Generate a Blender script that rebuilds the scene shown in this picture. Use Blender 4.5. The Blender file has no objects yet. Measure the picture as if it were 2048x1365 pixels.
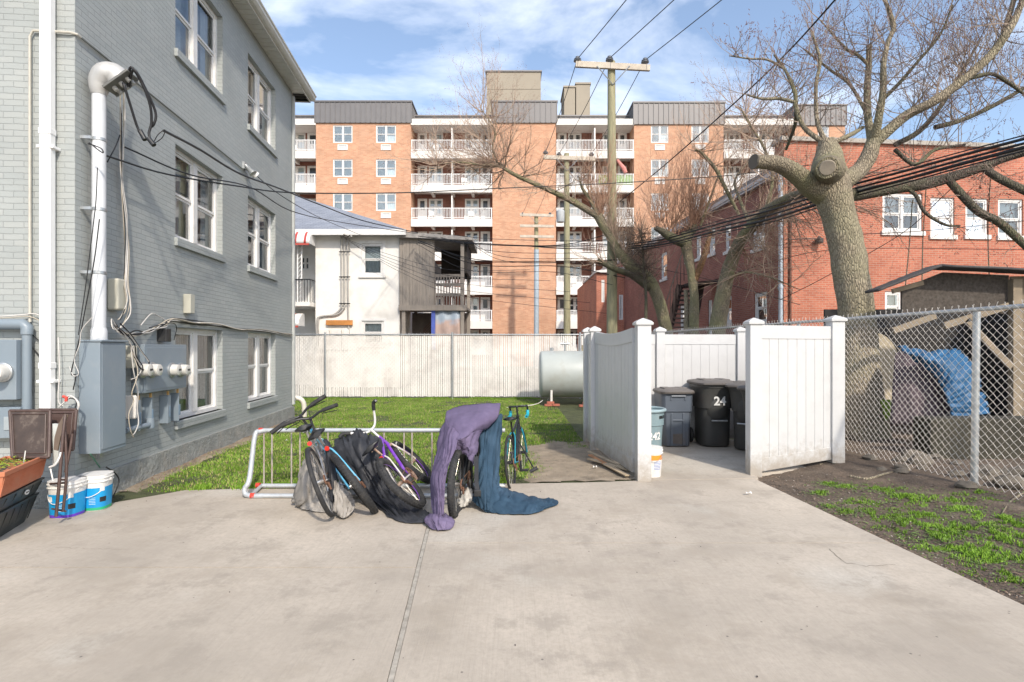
import bpy, bmesh, math, random
import numpy as np
from mathutils import Vector, Matrix, noise
R = math.radians
SC = bpy.context.scene
COL = SC.collection
random.seed(7)
# ---------------------------------------------------------------- camera
F_PX = 1100.0; CX = 1024.0; HY = 695.0; EYE = 1.6
cam = bpy.data.objects.new('camera', bpy.data.cameras.new('camera'))
COL.objects.link(cam); SC.camera = cam
cam.location = (0, 0, EYE); cam.rotation_euler = (R(90), 0, 0)
cam.data.sensor_width = 36; cam.data.lens = F_PX/2048*36
cam.data.shift_y = (HY-682.5)/2048
cam.data.clip_start = 0.05; cam.data.clip_end = 2000
# ---------------------------------------------------------------- world, sun, exposure
SUN_EL = R(39); SUN_AZ = R(157)                       # azimuth clockwise from +Y
sunv = Vector((math.sin(SUN_AZ)*math.cos(SUN_EL), math.cos(SUN_AZ)*math.cos(SUN_EL), math.sin(SUN_EL)))
w = bpy.data.worlds.new('World'); SC.world = w; w.use_nodes = True
nt = w.node_tree; nt.nodes.clear()
out = nt.nodes.new('ShaderNodeOutputWorld'); bg = nt.nodes.new('ShaderNodeBackground')
sky = nt.nodes.new('ShaderNodeTexSky'); sky.sky_type = 'NISHITA'; sky.sun_disc = False
sky.sun_elevation = SUN_EL; sky.sun_rotation = SUN_AZ; sky.air_density = 1.0; sky.dust_density = 1.6; sky.ozone_density = 1.3
tc = nt.nodes.new('ShaderNodeTexCoord')
mp = nt.nodes.new('ShaderNodeMapping'); mp.inputs['Scale'].default_value = (1.0, 1.0, 2.6)
mp.inputs['Location'].default_value = (0.35, 0.0, 0.25)
n1 = nt.nodes.new('ShaderNodeTexNoise'); n1.inputs['Scale'].default_value = 2.3; n1.inputs['Detail'].default_value = 7; n1.inputs['Roughness'].default_value = .56
n1.inputs['Distortion'].default_value = .35
cr = nt.nodes.new('ShaderNodeValToRGB'); cr.color_ramp.elements[0].position = .47; cr.color_ramp.elements[1].position = .80
mx = nt.nodes.new('ShaderNodeMix'); mx.data_type = 'RGBA'
L = nt.links.new
L(tc.outputs['Generated'], mp.inputs['Vector']); L(mp.outputs['Vector'], n1.inputs['Vector']); L(n1.outputs['Fac'], cr.inputs['Fac'])
hs = nt.nodes.new('ShaderNodeMix'); hs.data_type = 'RGBA'; hs.inputs['Factor'].default_value = .05
L(sky.outputs['Color'], hs.inputs['A']); hs.inputs['B'].default_value = (7.2, 8.2, 9.4, 1)
L(cr.outputs['Color'], mx.inputs['Factor']); L(hs.outputs['Result'], mx.inputs['A']); mx.inputs['B'].default_value = (7.2, 7.4, 7.8, 1)
L(mx.outputs['Result'], bg.inputs['Color']); bg.inputs['Strength'].default_value = 0.15
L(bg.outputs['Background'], out.inputs['Surface'])
sd = bpy.data.lights.new('sun', 'SUN'); sd.energy = 2.45; sd.angle = R(2.2); sd.color = (1, .91, .79)
so = bpy.data.objects.new('sun', sd); COL.objects.link(so); so.rotation_euler = sunv.to_track_quat('Z', 'Y').to_euler(); so.location = (3, -6, 9)
SC.view_settings.view_transform = 'Standard'; SC.view_settings.look = 'None'; SC.view_settings.gamma = 1
SC.view_settings.exposure = 0.68
SC.cycles.max_bounces = 6; SC.cycles.transparent_max_bounces = 12
SC.cycles.use_denoising = True

# ---------------------------------------------------------------- pixel helpers
def W(px, py, Y): return Vector(((px-CX)/F_PX*Y, Y, EYE+(HY-py)/F_PX*Y))
def G(px, py): Y = EYE*F_PX/(py-HY); return Vector(((px-CX)/F_PX*Y, Y, 0))
class Wall:                                            # a vertical plane: pixel -> (u, z)
    def __init__(s, O, slope_d):
        s.O = Vector((O[0], O[1], 0)); s.d = Vector((slope_d[0], slope_d[1], 0)).normalized()
        s.n = Vector((s.d.y, -s.d.x, 0))
    def uz(s, px, py, off=0):
        k = (px-CX)/F_PX; O = s.O+s.n*off
        u = (k*O.y-O.x)/(s.d.x-k*s.d.y); Y = O.y+s.d.y*u
        return u, EYE+(HY-py)/F_PX*Y
    def P(s, px, py, off=0):
        u, z = s.uz(px, py, off); p = s.O+s.n*off+s.d*u; p.z = z; return p

# ---------------------------------------------------------------- objects
class Thing:
    def __init__(s, name, label=None, cat=None, loc=(0, 0, 0), rotz=0, group=None, M=None):
        s.M = M if M is not None else Matrix.Translation(Vector(loc)) @ Matrix.Rotation(rotz, 4, 'Z')
        s.o = bpy.data.objects.new(name, None); COL.objects.link(s.o)
        s.o.empty_display_size = .1
        l, q, sc = s.M.decompose()
        s.o.location = l; s.o.rotation_euler = q.to_euler(); s.o.scale = sc
        if label: s.o['label'] = label
        if cat: s.o['category'] = cat
        if group: s.o['group'] = group
def cr1(p0, p1, p2, p3, t):
    return .5*((2*p1)+(p2-p0)*t+(2*p0-5*p1+4*p2-p3)*t*t+(3*p1-p0-3*p2+p3)*t*t*t)
def smooth_path(P, n=5):
    P = [p if isinstance(p, Vector) else Vector(p) for p in P]
    if len(P) < 3: return P
    Q = [P[0]*2-P[1]]+P+[P[-1]*2-P[-2]]; o = []
    for i in range(1, len(Q)-2):
        for k in range(n): o.append(cr1(Q[i-1], Q[i], Q[i+1], Q[i+2], k/n))
    o.append(P[-1]); return o
class MB:
    def __init__(s, F=None): s.v = []; s.f = []; s.F = F if F is not None else Matrix.Identity(4)
    def quad(s, *p):
        i = len(s.v); s.v += [Vector(q) for q in p]; s.f.append(tuple(range(i, i+len(p)))); return s
    def box(s, a, b):
        x0, y0, z0 = a; x1, y1, z1 = b
        i = len(s.v)
        s.v += [Vector(q) for q in ((x0,y0,z0),(x1,y0,z0),(x1,y1,z0),(x0,y1,z0),(x0,y0,z1),(x1,y0,z1),(x1,y1,z1),(x0,y1,z1))]
        for f in ((0,3,2,1),(4,5,6,7),(0,1,5,4),(1,2,6,5),(2,3,7,6),(3,0,4,7)): s.f.append(tuple(i+k for k in f))
        return s
    def hexa(s, P):                                    # 8 points: bottom ring, top ring
        i = len(s.v); s.v += [Vector(q) for q in P]
        for f in ((0,3,2,1),(4,5,6,7),(0,1,5,4),(1,2,6,5),(2,3,7,6),(3,0,4,7)): s.f.append(tuple(i+k for k in f))
        return s
    def beam(s, a, b, w, h, up=(0, 0, 1)):
        a = Vector(a); b = Vector(b); d = (b-a).normalized(); up = Vector(up)
        x = d.cross(up)
        if x.length < 1e-3: x = d.cross(Vector((0, 1, 0)))
        x.normalize(); y = x.cross(d).normalized(); x *= w/2; y *= h/2
        return s.hexa([a-x-y, a+x-y, a+x+y, a-x+y, b-x-y, b+x-y, b+x+y, b-x+y])
    def tube(s, P, r, n=8, caps=True, closed=False):
        P = [Vector(p) for p in P]; m = len(P)
        if not hasattr(r, '__len__'): r = [r]*m
        elif len(r) != m:
            r = list(np.interp(np.linspace(0, 1, m), np.linspace(0, 1, len(r)), r))
        i0 = len(s.v); prev = None
        for i in range(m):
            if closed: t = P[(i+1) % m]-P[i-1]
            else: t = P[min(i+1, m-1)]-P[max(i-1, 0)]
            if t.length < 1e-9: t = Vector((0, 0, 1))
            t.normalize()
            if prev is None:
                a = Vector((0, 0, 1)) if abs(t.z) < .9 else Vector((1, 0, 0))
                x = t.cross(a).normalized()
            else:
                x = prev-t*prev.dot(t)
                x = x.normalized() if x.length > 1e-6 else t.orthogonal().normalized()
            prev = x; y = t.cross(x)
            for k in range(n):
                an = 2*math.pi*k/n; s.v.append(P[i]+(x*math.cos(an)+y*math.sin(an))*r[i])
        for i in range(m if closed else m-1):
            j = (i+1) % m
            for k in range(n):
                l = (k+1) % n; s.f.append((i0+i*n+k, i0+i*n+l, i0+j*n+l, i0+j*n+k))
        if caps and not closed:
            s.f.append(tuple(i0+k for k in reversed(range(n)))); s.f.append(tuple(i0+(m-1)*n+k for k in range(n)))
        return s
    def cyl(s, a, b, r, n=16, r2=None): return s.tube([a, b], [r, r if r2 is None else r2], n)
    def lathe(s, prof, n=24, M=None, caps=True, sx=1, sy=1, pw=2):   # prof (r, z); pw > 2 makes a rounded square
        i0 = len(s.v); m = len(prof); M = M or Matrix.Identity(4)
        for r, z in prof:
            for k in range(n):
                a = 2*math.pi*(k+.5)/n; c, q = math.cos(a), math.sin(a)
                e = (abs(c)**pw+abs(q)**pw)**(-1/pw)
                s.v.append(M @ Vector((c*r*e*sx, q*r*e*sy, z)))
        for i in range(m-1):
            for k in range(n):
                l = (k+1) % n; s.f.append((i0+i*n+k, i0+i*n+l, i0+(i+1)*n+l, i0+(i+1)*n+k))
        if caps:
            if prof[0][0] > 1e-4: s.f.append(tuple(i0+k for k in reversed(range(n))))
            if prof[-1][0] > 1e-4: s.f.append(tuple(i0+(m-1)*n+k for k in range(n)))
        return s
    def torus(s, R_, r, n=32, m=8, sr=1.0, M=None):     # ring in the xz plane
        M = M or Matrix.Identity(4)
        i0 = len(s.v)
        for i in range(n):
            a = 2*math.pi*i/n
            for k in range(m):
                b = 2*math.pi*k/m; q = R_+r*math.cos(b)*sr
                s.v.append(M @ Vector((q*math.cos(a), r*math.sin(b), q*math.sin(a))))
        for i in range(n):
            for k in range(m):
                s.f.append((i0+i*m+k, i0+i*m+(k+1) % m, i0+((i+1) % n)*m+(k+1) % m, i0+((i+1) % n)*m+k))
        return s
    def prism(s, pts, ext):                            # polygon extruded by a vector
        i0 = len(s.v); n = len(pts); e = Vector(ext)
        s.v += [Vector(p) for p in pts]; s.v += [Vector(p)+e for p in pts]
        s.f.append(tuple(i0+k for k in range(n))); s.f.append(tuple(i0+n+k for k in reversed(range(n))))
        for k in range(n): s.f.append((i0+k, i0+n+k, i0+n+(k+1) % n, i0+(k+1) % n))
        return s
    def grid(s, rows):
        i0 = len(s.v); n = len(rows[0])
        for r in rows: s.v += r
        for i in range(len(rows)-1):
            for k in range(n-1): s.f.append((i0+i*n+k, i0+i*n+k+1, i0+(i+1)*n+k+1, i0+(i+1)*n+k))
        return s
    def build(s, name, mat, parent=None, smooth=None, bev=0, label=None, cat=None, group=None, kind=None, solid=0, fix=True):
        PM = parent.M if isinstance(parent, Thing) else (parent['_M'] if parent is not None else Matrix.Identity(4))
        if parent is None:                             # put a lone mesh's origin at its base
            c = Vector((0, 0, 0)); ws = [s.F @ v for v in s.v]
            if kind != 'structure' and ws:
                xs = [q.x for q in ws]; ys = [q.y for q in ws]
                c = Vector(((min(xs)+max(xs))/2, (min(ys)+max(ys))/2, min(q.z for q in ws)))
            PM = Matrix.Translation(c)
        T = PM.inverted() @ s.F
        vs = [T @ v for v in s.v]
        me = bpy.data.meshes.new(name); me.from_pydata([tuple(v) for v in vs], [], s.f); me.update()
        if fix and len(s.f) < 60000:
            bm = bmesh.new(); bm.from_mesh(me); bmesh.ops.recalc_face_normals(bm, faces=bm.faces); bm.to_mesh(me); bm.free()
        uv = me.uv_layers.new(name='UVMap')
        nl = len(me.loops); nv = len(me.vertices)
        if nl:
            co = np.empty(nv*3); me.vertices.foreach_get('co', co); co = co.reshape(-1, 3)
            li = np.empty(nl, dtype=np.int32); me.loops.foreach_get('vertex_index', li)
            pn = np.empty(len(me.polygons)*3); me.polygons.foreach_get('normal', pn); pn = np.abs(pn.reshape(-1, 3))
            pt = np.empty(len(me.polygons), dtype=np.int32); me.polygons.foreach_get('loop_total', pt)
            ax = np.repeat(pn.argmax(1), pt); c = co[li]
            u = np.where(ax == 0, c[:, 1], c[:, 0]); v = np.where(ax == 2, c[:, 1], c[:, 2])
            uv.data.foreach_set('uv', np.stack([u, v], 1).ravel())
        if mat: me.materials.append(mat)
        if smooth is not None:
            me.polygons.foreach_set('use_smooth', [True]*len(me.polygons))
            me.set_sharp_from_angle(angle=R(smooth))
        o = bpy.data.objects.new(name, me); COL.objects.link(o)
        if isinstance(parent, Thing): o.parent = parent.o
        elif parent is not None: o.parent = parent
        else: o.location = PM.translation
        OM[o.name] = PM
        if bev:
            b = o.modifiers.new('bevel', 'BEVEL'); b.width = bev; b.segments = 2; b.limit_method = 'ANGLE'; b.angle_limit = R(40)
        if solid:
            b = o.modifiers.new('thick', 'SOLIDIFY'); b.thickness = solid; b.offset = 0
        for k, x in (('label', label), ('category', cat), ('group', group), ('kind', kind)):
            if x: o[k] = x
        return o
OM = {}
_b = MB.build
def _build(s, name, mat, parent=None, **k):
    if parent is not None and not isinstance(parent, Thing):       # sub-part: coordinates relative to the part
        class Q: pass
        q = Thing.__new__(Thing); q.M = OM[parent.name]; q.o = parent
        return _b(s, name, mat, q, **k)
    return _b(s, name, mat, parent, **k)
MB.build = _build
def copy_tree(o, parent=None, off=None):
    c = o.copy(); COL.objects.link(c)
    if parent is not None: c.parent = parent
    if off is not None: c.location = o.location+Vector(off)
    for ch in o.children: copy_tree(ch, c)
    return c

# ---------------------------------------------------------------- materials
MATS = {}
def mat(name, col, rough=.6, metal=0, var=.12, vs=6, bump=0, bs=30, bdist=.01, dirt=None, dirts=3, dirta=.5, spec=.5, stretch=None, streak=0, coat=0):
    if name in MATS: return MATS[name]
    m = bpy.data.materials.new(name); m.use_nodes = True; t = m.node_tree; b = t.nodes['Principled BSDF']
    N = t.nodes.new; K = t.links.new
    b.inputs['Roughness'].default_value = rough; b.inputs['Metallic'].default_value = metal
    b.inputs['Specular IOR Level'].default_value = spec; b.inputs['Coat Weight'].default_value = coat
    tx = N('ShaderNodeTexCoord'); mpn = N('ShaderNodeMapping'); K(tx.outputs['Object'], mpn.inputs['Vector'])
    if stretch: mpn.inputs['Scale'].default_value = stretch
    src = mpn.outputs['Vector']
    def nz(scale, det=5, rg=.6):
        q = N('ShaderNodeTexNoise'); q.inputs['Scale'].default_value = scale; q.inputs['Detail'].default_value = det; q.inputs['Roughness'].default_value = rg; K(src, q.inputs['Vector']); return q
    a = nz(vs); x = N('ShaderNodeMix'); x.data_type = 'RGBA'
    lo = [c*(1-var) for c in col]; hi = [min(1, c*(1+var)) for c in col]
    x.inputs['A'].default_value = (*lo, 1); x.inputs['B'].default_value = (*hi, 1)
    r = N('ShaderNodeMapRange'); r.inputs['From Min'].default_value = .3; r.inputs['From Max'].default_value = .7
    K(a.outputs['Fac'], r.inputs['Value']); K(r.outputs['Result'], x.inputs['Factor']); o = x.outputs['Result']
    if dirt:
        d = nz(dirts, 8, .65); r2 = N('ShaderNodeMapRange'); r2.inputs['From Min'].default_value = .5; r2.inputs['From Max'].default_value = .72; r2.inputs['To Max'].default_value = dirta
        K(d.outputs['Fac'], r2.inputs['Value']); y = N('ShaderNodeMix'); y.data_type = 'RGBA'; K(r2.outputs['Result'], y.inputs['Factor']); K(o, y.inputs['A']); y.inputs['B'].default_value = (*dirt, 1); o = y.outputs['Result']
    K(o, b.inputs['Base Color'])
    rr = N('ShaderNodeMapRange'); rr.inputs['To Min'].default_value = max(0, rough-.08); rr.inputs['To Max'].default_value = min(1, rough+.1); K(a.outputs['Fac'], rr.inputs['Value']); K(rr.outputs['Result'], b.inputs['Roughness'])
    if bump:
        g = nz(bs, 4, .6); bp = N('ShaderNodeBump'); bp.inputs['Strength'].default_value = bump; bp.inputs['Distance'].default_value = bdist
        K(g.outputs['Fac'], bp.inputs['Height']); K(bp.outputs['Normal'], b.inputs['Normal'])
    MATS[name] = m; return m
def brick(name, c1, c2, mortar, msize=.012, bw=.21, rh=.0677, bump=.5, var=.15, big=.0, rough=.85, msm=.1, stain=None, bd=.006):
    m = bpy.data.materials.new(name); m.use_nodes = True; t = m.node_tree; b = t.nodes['Principled BSDF']; N = t.nodes.new; K = t.links.new
    tx = N('ShaderNodeTexCoord')
    bt = N('ShaderNodeTexBrick'); bt.inputs['Scale'].default_value = 1; bt.inputs['Brick Width'].default_value = bw; bt.inputs['Row Height'].default_value = rh
    bt.inputs['Mortar Size'].default_value = msize/2; bt.inputs['Mortar Smooth'].default_value = msm; bt.inputs['Bias'].default_value = 0
    wob = N('ShaderNodeTexNoise'); wob.inputs['Scale'].default_value = 9; K(tx.outputs['UV'], wob.inputs['Vector'])
    add = N('ShaderNodeMixRGB'); add.blend_type = 'LINEAR_LIGHT'; add.inputs['Fac'].default_value = .006; K(tx.outputs['UV'], add.inputs[1]); K(wob.outputs['Color'], add.inputs[2])
    K(add.outputs['Color'], bt.inputs['Vector'])
    bt.inputs['Color1'].default_value = (*c1, 1); bt.inputs['Color2'].default_value = (*c2, 1); bt.inputs['Mortar'].default_value = (*mortar, 1)
    nb = N('ShaderNodeTexNoise'); nb.inputs['Scale'].default_value = .9; nb.inputs['Detail'].default_value = 7; K(tx.outputs['UV'], nb.inputs['Vector'])
    mr = N('ShaderNodeMapRange'); mr.inputs['From Min'].default_value = .25; mr.inputs['From Max'].default_value = .75; mr.inputs['To Min'].default_value = 1-var; mr.inputs['To Max'].default_value = 1+var; K(nb.outputs['Fac'], mr.inputs['Value'])
    mu = N('ShaderNodeMix'); mu.data_type = 'RGBA'; mu.blend_type = 'MULTIPLY'; mu.inputs['Factor'].default_value = 1; K(bt.outputs['Color'], mu.inputs['A']); K(mr.outputs['Result'], mu.inputs['B'])
    o = mu.outputs['Result']
    if stain:
        ns = N('ShaderNodeTexNoise'); ns.inputs['Scale'].default_value = .5; ns.inputs['Detail'].default_value = 8; ns.inputs['Roughness'].default_value = .7; K(tx.outputs['UV'], ns.inputs['Vector'])
        r2 = N('ShaderNodeMapRange'); r2.inputs['From Min'].default_value = .52; r2.inputs['From Max'].default_value = .75; r2.inputs['To Max'].default_value = .6; K(ns.outputs['Fac'], r2.inputs['Value'])
        y = N('ShaderNodeMix'); y.data_type = 'RGBA'; K(r2.outputs['Result'], y.inputs['Factor']); K(o, y.inputs['A']); y.inputs['B'].default_value = (*stain, 1); o = y.outputs['Result']
    K(o, b.inputs['Base Color']); b.inputs['Roughness'].default_value = rough
    fine = N('ShaderNodeTexNoise'); fine.inputs['Scale'].default_value = 60; fine.inputs['Detail'].default_value = 4; K(tx.outputs['UV'], fine.inputs['Vector'])
    inv = N('ShaderNodeMath'); inv.operation = 'MULTIPLY_ADD'; inv.inputs[1].default_value = -1.0; K(bt.outputs['Fac'], inv.inputs[0])
    sc2 = N('ShaderNodeMath'); sc2.operation = 'MULTIPLY'; sc2.inputs[1].default_value = .35; K(fine.outputs['Fac'], sc2.inputs[0]); K(sc2.outputs[0], inv.inputs[2])
    bp = N('ShaderNodeBump'); bp.inputs['Strength'].default_value = bump; bp.inputs['Distance'].default_value = bd; K(inv.outputs[0], bp.inputs['Height']); K(bp.outputs['Normal'], b.inputs['Normal'])
    return m
def glass(name, tint=(.75, .82, .85), refl=.12, rough=.02):
    m = bpy.data.materials.new(name); m.use_nodes = True; t = m.node_tree; t.nodes.remove(t.nodes['Principled BSDF']); N = t.nodes.new; K = t.links.new
    tr = N('ShaderNodeBsdfTransparent'); tr.inputs['Color'].default_value = (*tint, 1); gl = N('ShaderNodeBsdfGlossy'); gl.inputs['Roughness'].default_value = rough
    fr = N('ShaderNodeFresnel'); fr.inputs['IOR'].default_value = 1.52; ad = N('ShaderNodeMath'); ad.operation = 'ADD'; ad.inputs[1].default_value = refl; ad.use_clamp = True; K(fr.outputs[0], ad.inputs[0])
    mxs = N('ShaderNodeMixShader'); K(ad.outputs[0], mxs.inputs[0]); K(tr.outputs[0], mxs.inputs[1]); K(gl.outputs[0], mxs.inputs[2]); K(mxs.outputs[0], t.nodes['Material Output'].inputs['Surface'])
    return m
GLASS = glass('window_glass')
WHITE = mat('white_vinyl', (.56, .56, .555), .38, var=.03, vs=2, dirt=(.5, .47, .42), dirts=4, dirta=.25)
WPAINT = mat('white_paint', (.72, .71, .69), .5, var=.05, dirt=(.4, .36, .3), dirts=5, dirta=.35)
BLACKP = mat('black_plastic', (.016, .017, .019), .42, var=.2, dirt=(.1, .095, .085), dirts=5, dirta=.35)
RUBBER = mat('rubber', (.022, .022, .023), .75, var=.2, dirt=(.13, .12, .1), dirts=9, dirta=.45)
GALV = mat('galvanised_steel', (.46, .48, .49), .42, .75, var=.12, vs=14, dirt=(.3, .29, .27), dirts=9, dirta=.4)
CHROME = mat('worn_chrome', (.55, .54, .52), .32, .9, var=.2, vs=20, dirt=(.28, .14, .07), dirts=14, dirta=.7)
DARK = mat('interior_shade', (.03, .028, .027), .9)  # near black stands in for the shade inside rooms and shed
CURTAIN = mat('curtain', (.62, .62, .60), .9, var=.15, vs=9, bump=.4, bs=14, bdist=.02)
CURTAIN_D = mat('dark_curtain', (.17, .17, .17), .9, var=.25, vs=7, bump=.4, bs=12, bdist=.02)

def soiled(name, c, rough):                             # vinyl with mud splash at the foot and faint streaks
    m = mat(name, c, rough, var=.03, vs=2, dirt=tuple(k*.78 for k in c), dirts=5, dirta=.35); t = m.node_tree; b = t.nodes['Principled BSDF']; N = t.nodes.new; K = t.links.new
    src = b.inputs['Base Color'].links[0].from_socket; tx = N('ShaderNodeTexCoord'); sp = N('ShaderNodeSeparateXYZ'); K(tx.outputs['Object'], sp.inputs[0])
    n = N('ShaderNodeTexNoise'); n.inputs['Scale'].default_value = 9; n.inputs['Detail'].default_value = 9; n.inputs['Roughness'].default_value = .75; K(tx.outputs['Object'], n.inputs['Vector'])
    a = N('ShaderNodeMath'); a.operation = 'MULTIPLY_ADD'; a.inputs[1].default_value = -.9; K(n.outputs['Fac'], a.inputs[0]); K(sp.outputs['Z'], a.inputs[2])
    r = N('ShaderNodeMapRange'); r.inputs['From Min'].default_value = -.10; r.inputs['From Max'].default_value = -.42; r.inputs['To Max'].default_value = .75; K(a.outputs[0], r.inputs['Value'])
    x = N('ShaderNodeMix'); x.data_type = 'RGBA'; K(r.outputs[0], x.inputs['Factor']); K(src, x.inputs['A']); x.inputs['B'].default_value = (.30, .25, .19, 1); K(x.outputs['Result'], b.inputs['Base Color']); return m
WHITE = soiled('enclosure_vinyl', (.56, .56, .555), .38)
# ================================================================ GROUND
def concrete(name, base=(.46, .402, .33)):
    m = bpy.data.materials.new(name); m.use_nodes = True; t = m.node_tree; b = t.nodes['Principled BSDF']; N = t.nodes.new; K = t.links.new
    tx = N('ShaderNodeTexCoord')
    def nz(s, d, rg=.6, sc=None, off=(0, 0, 0)):
        q = N('ShaderNodeTexNoise'); q.inputs['Scale'].default_value = s; q.inputs['Detail'].default_value = d; q.inputs['Roughness'].default_value = rg
        mpn = N('ShaderNodeMapping'); mpn.inputs['Location'].default_value = off; mpn.inputs['Rotation'].default_value = (0, 0, R(4))
        if sc: mpn.inputs['Scale'].default_value = sc
        K(tx.outputs['Object'], mpn.inputs['Vector']); K(mpn.outputs[0], q.inputs['Vector']); return q.outputs['Fac']
    def mr(v, a, c, d=0, e=1):
        r = N('ShaderNodeMapRange'); r.inputs['From Min'].default_value = a; r.inputs['From Max'].default_value = c; r.inputs['To Min'].default_value = d; r.inputs['To Max'].default_value = e; K(v, r.inputs['Value']); return r.outputs['Result']
    def mixc(f, a, bb, bt='MIX'):
        x = N('ShaderNodeMix'); x.data_type = 'RGBA'; x.blend_type = bt; K(f, x.inputs['Factor'])
        for s_, q in (('A', a), ('B', bb)):
            if isinstance(q, tuple): x.inputs[s_].default_value = (*q, 1)
            else: K(q, x.inputs[s_])
        return x.outputs['Result']
    c = mixc(mr(nz(.55, 6), .35, .65), tuple(k*.78 for k in base), tuple(min(1, k*1.16) for k in base))
    c = mixc(mr(nz(1.3, 9, .7, off=(5, 2, 0)), .5, .8, 0, .8), c, (base[0]*.58, base[1]*.55, base[2]*.50))
    c = mixc(mr(nz(.55, 4, .5, off=(11, 4, 0)), .57, .64, 0, .55), c, (.53, .50, .44))
    c = mixc(mr(nz(26, 7, .75), .42, .70, 0, .65), c, tuple(k*.74 for k in base))
    br = nz(1, 3, .6, sc=(85, 1.6, 1)); 
    c = mixc(mr(br, .48, .75, 0, .26), c, tuple(k*.66 for k in base))
    c = mixc(mr(nz(2.6, 10, .75, off=(1, 9, 0)), .52, .62, 0, .6), c, tuple(k*.66 for k in base))
    c = mixc(mr(nz(.42, 8, .72, off=(3, 7, 0)), .54, .66, 0, .40), c, tuple(k*.76 for k in base))
    sp = N('ShaderNodeTexVoronoi'); sp.inputs['Scale'].default_value = 5.5; K(tx.outputs['Object'], sp.inputs['Vector'])
    c = mixc(mr(sp.outputs['Distance'], .05, .025, 0, .8), c, (.10, .09, .08))
    K(c, b.inputs['Base Color']); b.inputs['Roughness'].default_value = .85
    h = N('ShaderNodeMath'); h.operation = 'ADD'; K(br, h.inputs[0]); h2 = N('ShaderNodeMath'); h2.operation = 'MULTIPLY'; h2.inputs[1].default_value = .8; K(nz(90, 4, .7), h2.inputs[0]); K(h2.outputs[0], h.inputs[1])
    bp = N('ShaderNodeBump'); bp.inputs['Strength'].default_value = .45; bp.inputs['Distance'].default_value = .004; K(h.outputs[0], bp.inputs['Height']); K(bp.outputs[0], b.inputs['Normal'])
    return m
CONC = concrete('concrete')
SOIL = mat('soil', (.115, .085, .062), .95, var=.35, vs=3, bump=1, bs=35, bdist=.03, dirt=(.21, .165, .12), dirts=2.2, dirta=.8)
PALE = mat('pale_dirt', (.30, .245, .18), .95, var=.25, vs=4, bump=.8, bs=45, bdist=.02, dirt=(.15, .12, .085), dirts=3, dirta=.85)
LAWNB = mat('lawn_base', (.075, .085, .035), .95, var=.4, vs=5, bump=1, bs=40, bdist=.03)
MB().quad((-300, -60, -.06), (300, -60, -.06), (300, 500, -.06), (-300, 500, -.06)).build('ground', mat('far_ground', (.16, .145, .12), .95, vs=.3), kind='structure')
# driveway: two cast slabs either side of the expansion joint, control joints across
def zq(mb, P, z, t):
    n = len(P); top = [Vector((p[0], p[1], z)) for p in P]; mb.prism([Vector((p[0], p[1], z-t)) for p in P], (0, 0, t))
def lerp(a, b, t): return Vector(a)*(1-t)+Vector(b)*t
JN, JF = G(779, 1370), G(857, 1052)
jd = (JF-JN).normalized(); J0 = JN-jd*5.0
def jx(y): return J0.x+jd.x/jd.y*(y-J0.y)
RE = [G(2300, 1330), G(2048, 1211), G(1880, 1131), G(1700, 1048), G(1560, 983), G(1503, 955)]
rd = (RE[1]-RE[-1]).normalized()
def ex(y): return RE[-1].x+(y-RE[-1].y)*rd.x/rd.y
LE = lambda x: 6.18-.09*0+(x+3.6)*.095            # back edge of the slab, slightly skew
mb = MB(); g = .017
ys = [-3.5, 0.2, 3.97]
for a, b in ((-3.5, .3), (.312, 3.99)):
    zq(mb, [(-12, a), (jx(a)-g, a), (jx(b)-g, b), (-12, b)], 0, .1)
P = [(-12, 4.004), (jx(4.02)-g, 4.004), (jx(5.4)-g, 5.4), (jx(6.5)-g, LE(-1.0)), (-3.66, LE(-3.66)-.02), (-4.2, 5.55), (-12, 4.9)]
zq(mb, P, 0, .1)
for a, b in ((-3.5, .75), (.762, 4.49)):
    zq(mb, [(jx(a)+g, a), (ex(a), a), (ex(b), b), (jx(b)+g, b)], 0, .1)
zq(mb, [(jx(4.5)+g, 4.503), (ex(4.55), 4.503), (ex(6.2), 6.2), (ex(6.75), 6.72), (1.5, 6.60), (0.8, 6.50), (-.2, 6.44), (jx(6.4)+g, LE(-.98))], 0, .1)
mb.build('driveway', CONC, kind='structure')
mb = MB(); zq(mb, [(jx(-3.5)-.014, -3.5), (jx(-3.5)+.014, -3.5), (jx(6.4)+.014, 6.4), (jx(6.4)-.014, 6.4)], -.004, .03)
mb.build('driveway_joint', mat('joint_filler', (.36, .33, .28), .9, var=.25, vs=18, dirt=(.17, .15, .12), dirts=7, dirta=.6), kind='structure')
# enclosure pad
mb = MB(); zq(mb, [(1.50, 6.612), (3.0, 6.70), (3.06, 6.92), (4.30, 7.40), (4.7, 9.5), (1.30, 9.5), (1.36, 8.6)], .004, .1)
mb.build('bin_pad', CONC, kind='structure')
def bumpy(x0, x1, y0, y1, st, zf, keep=None):
    nx = int((x1-x0)/st)+1; ny = int((y1-y0)/st)+1; mb = MB(); idx = {}
    for j in range(ny+1):
        for i in range(nx+1):
            x = x0+(x1-x0)*i/nx; y = y0+(y1-y0)*j/ny
            idx[i, j] = len(mb.v); mb.v.append(Vector((x, y, zf(x, y))))
    for j in range(ny):
        for i in range(nx):
            p = mb.v[idx[i, j]]
            if keep is None or keep(p.x+.02, p.y+.02): mb.f.append((idx[i, j], idx[i+1, j], idx[i+1, j+1], idx[i, j+1]))
    return mb
def nzv(x, y, s, o=0): return noise.noise(Vector((x*s+o, y*s-o, o*1.7)))
HT = math.atan(.09)
def hwx(y): return -4.37-.09*(y-5.5)
def lawn_z(x, y): return -.02+.025*nzv(x, y, 1.2)+.012*nzv(x, y, 6, 4)
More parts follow.
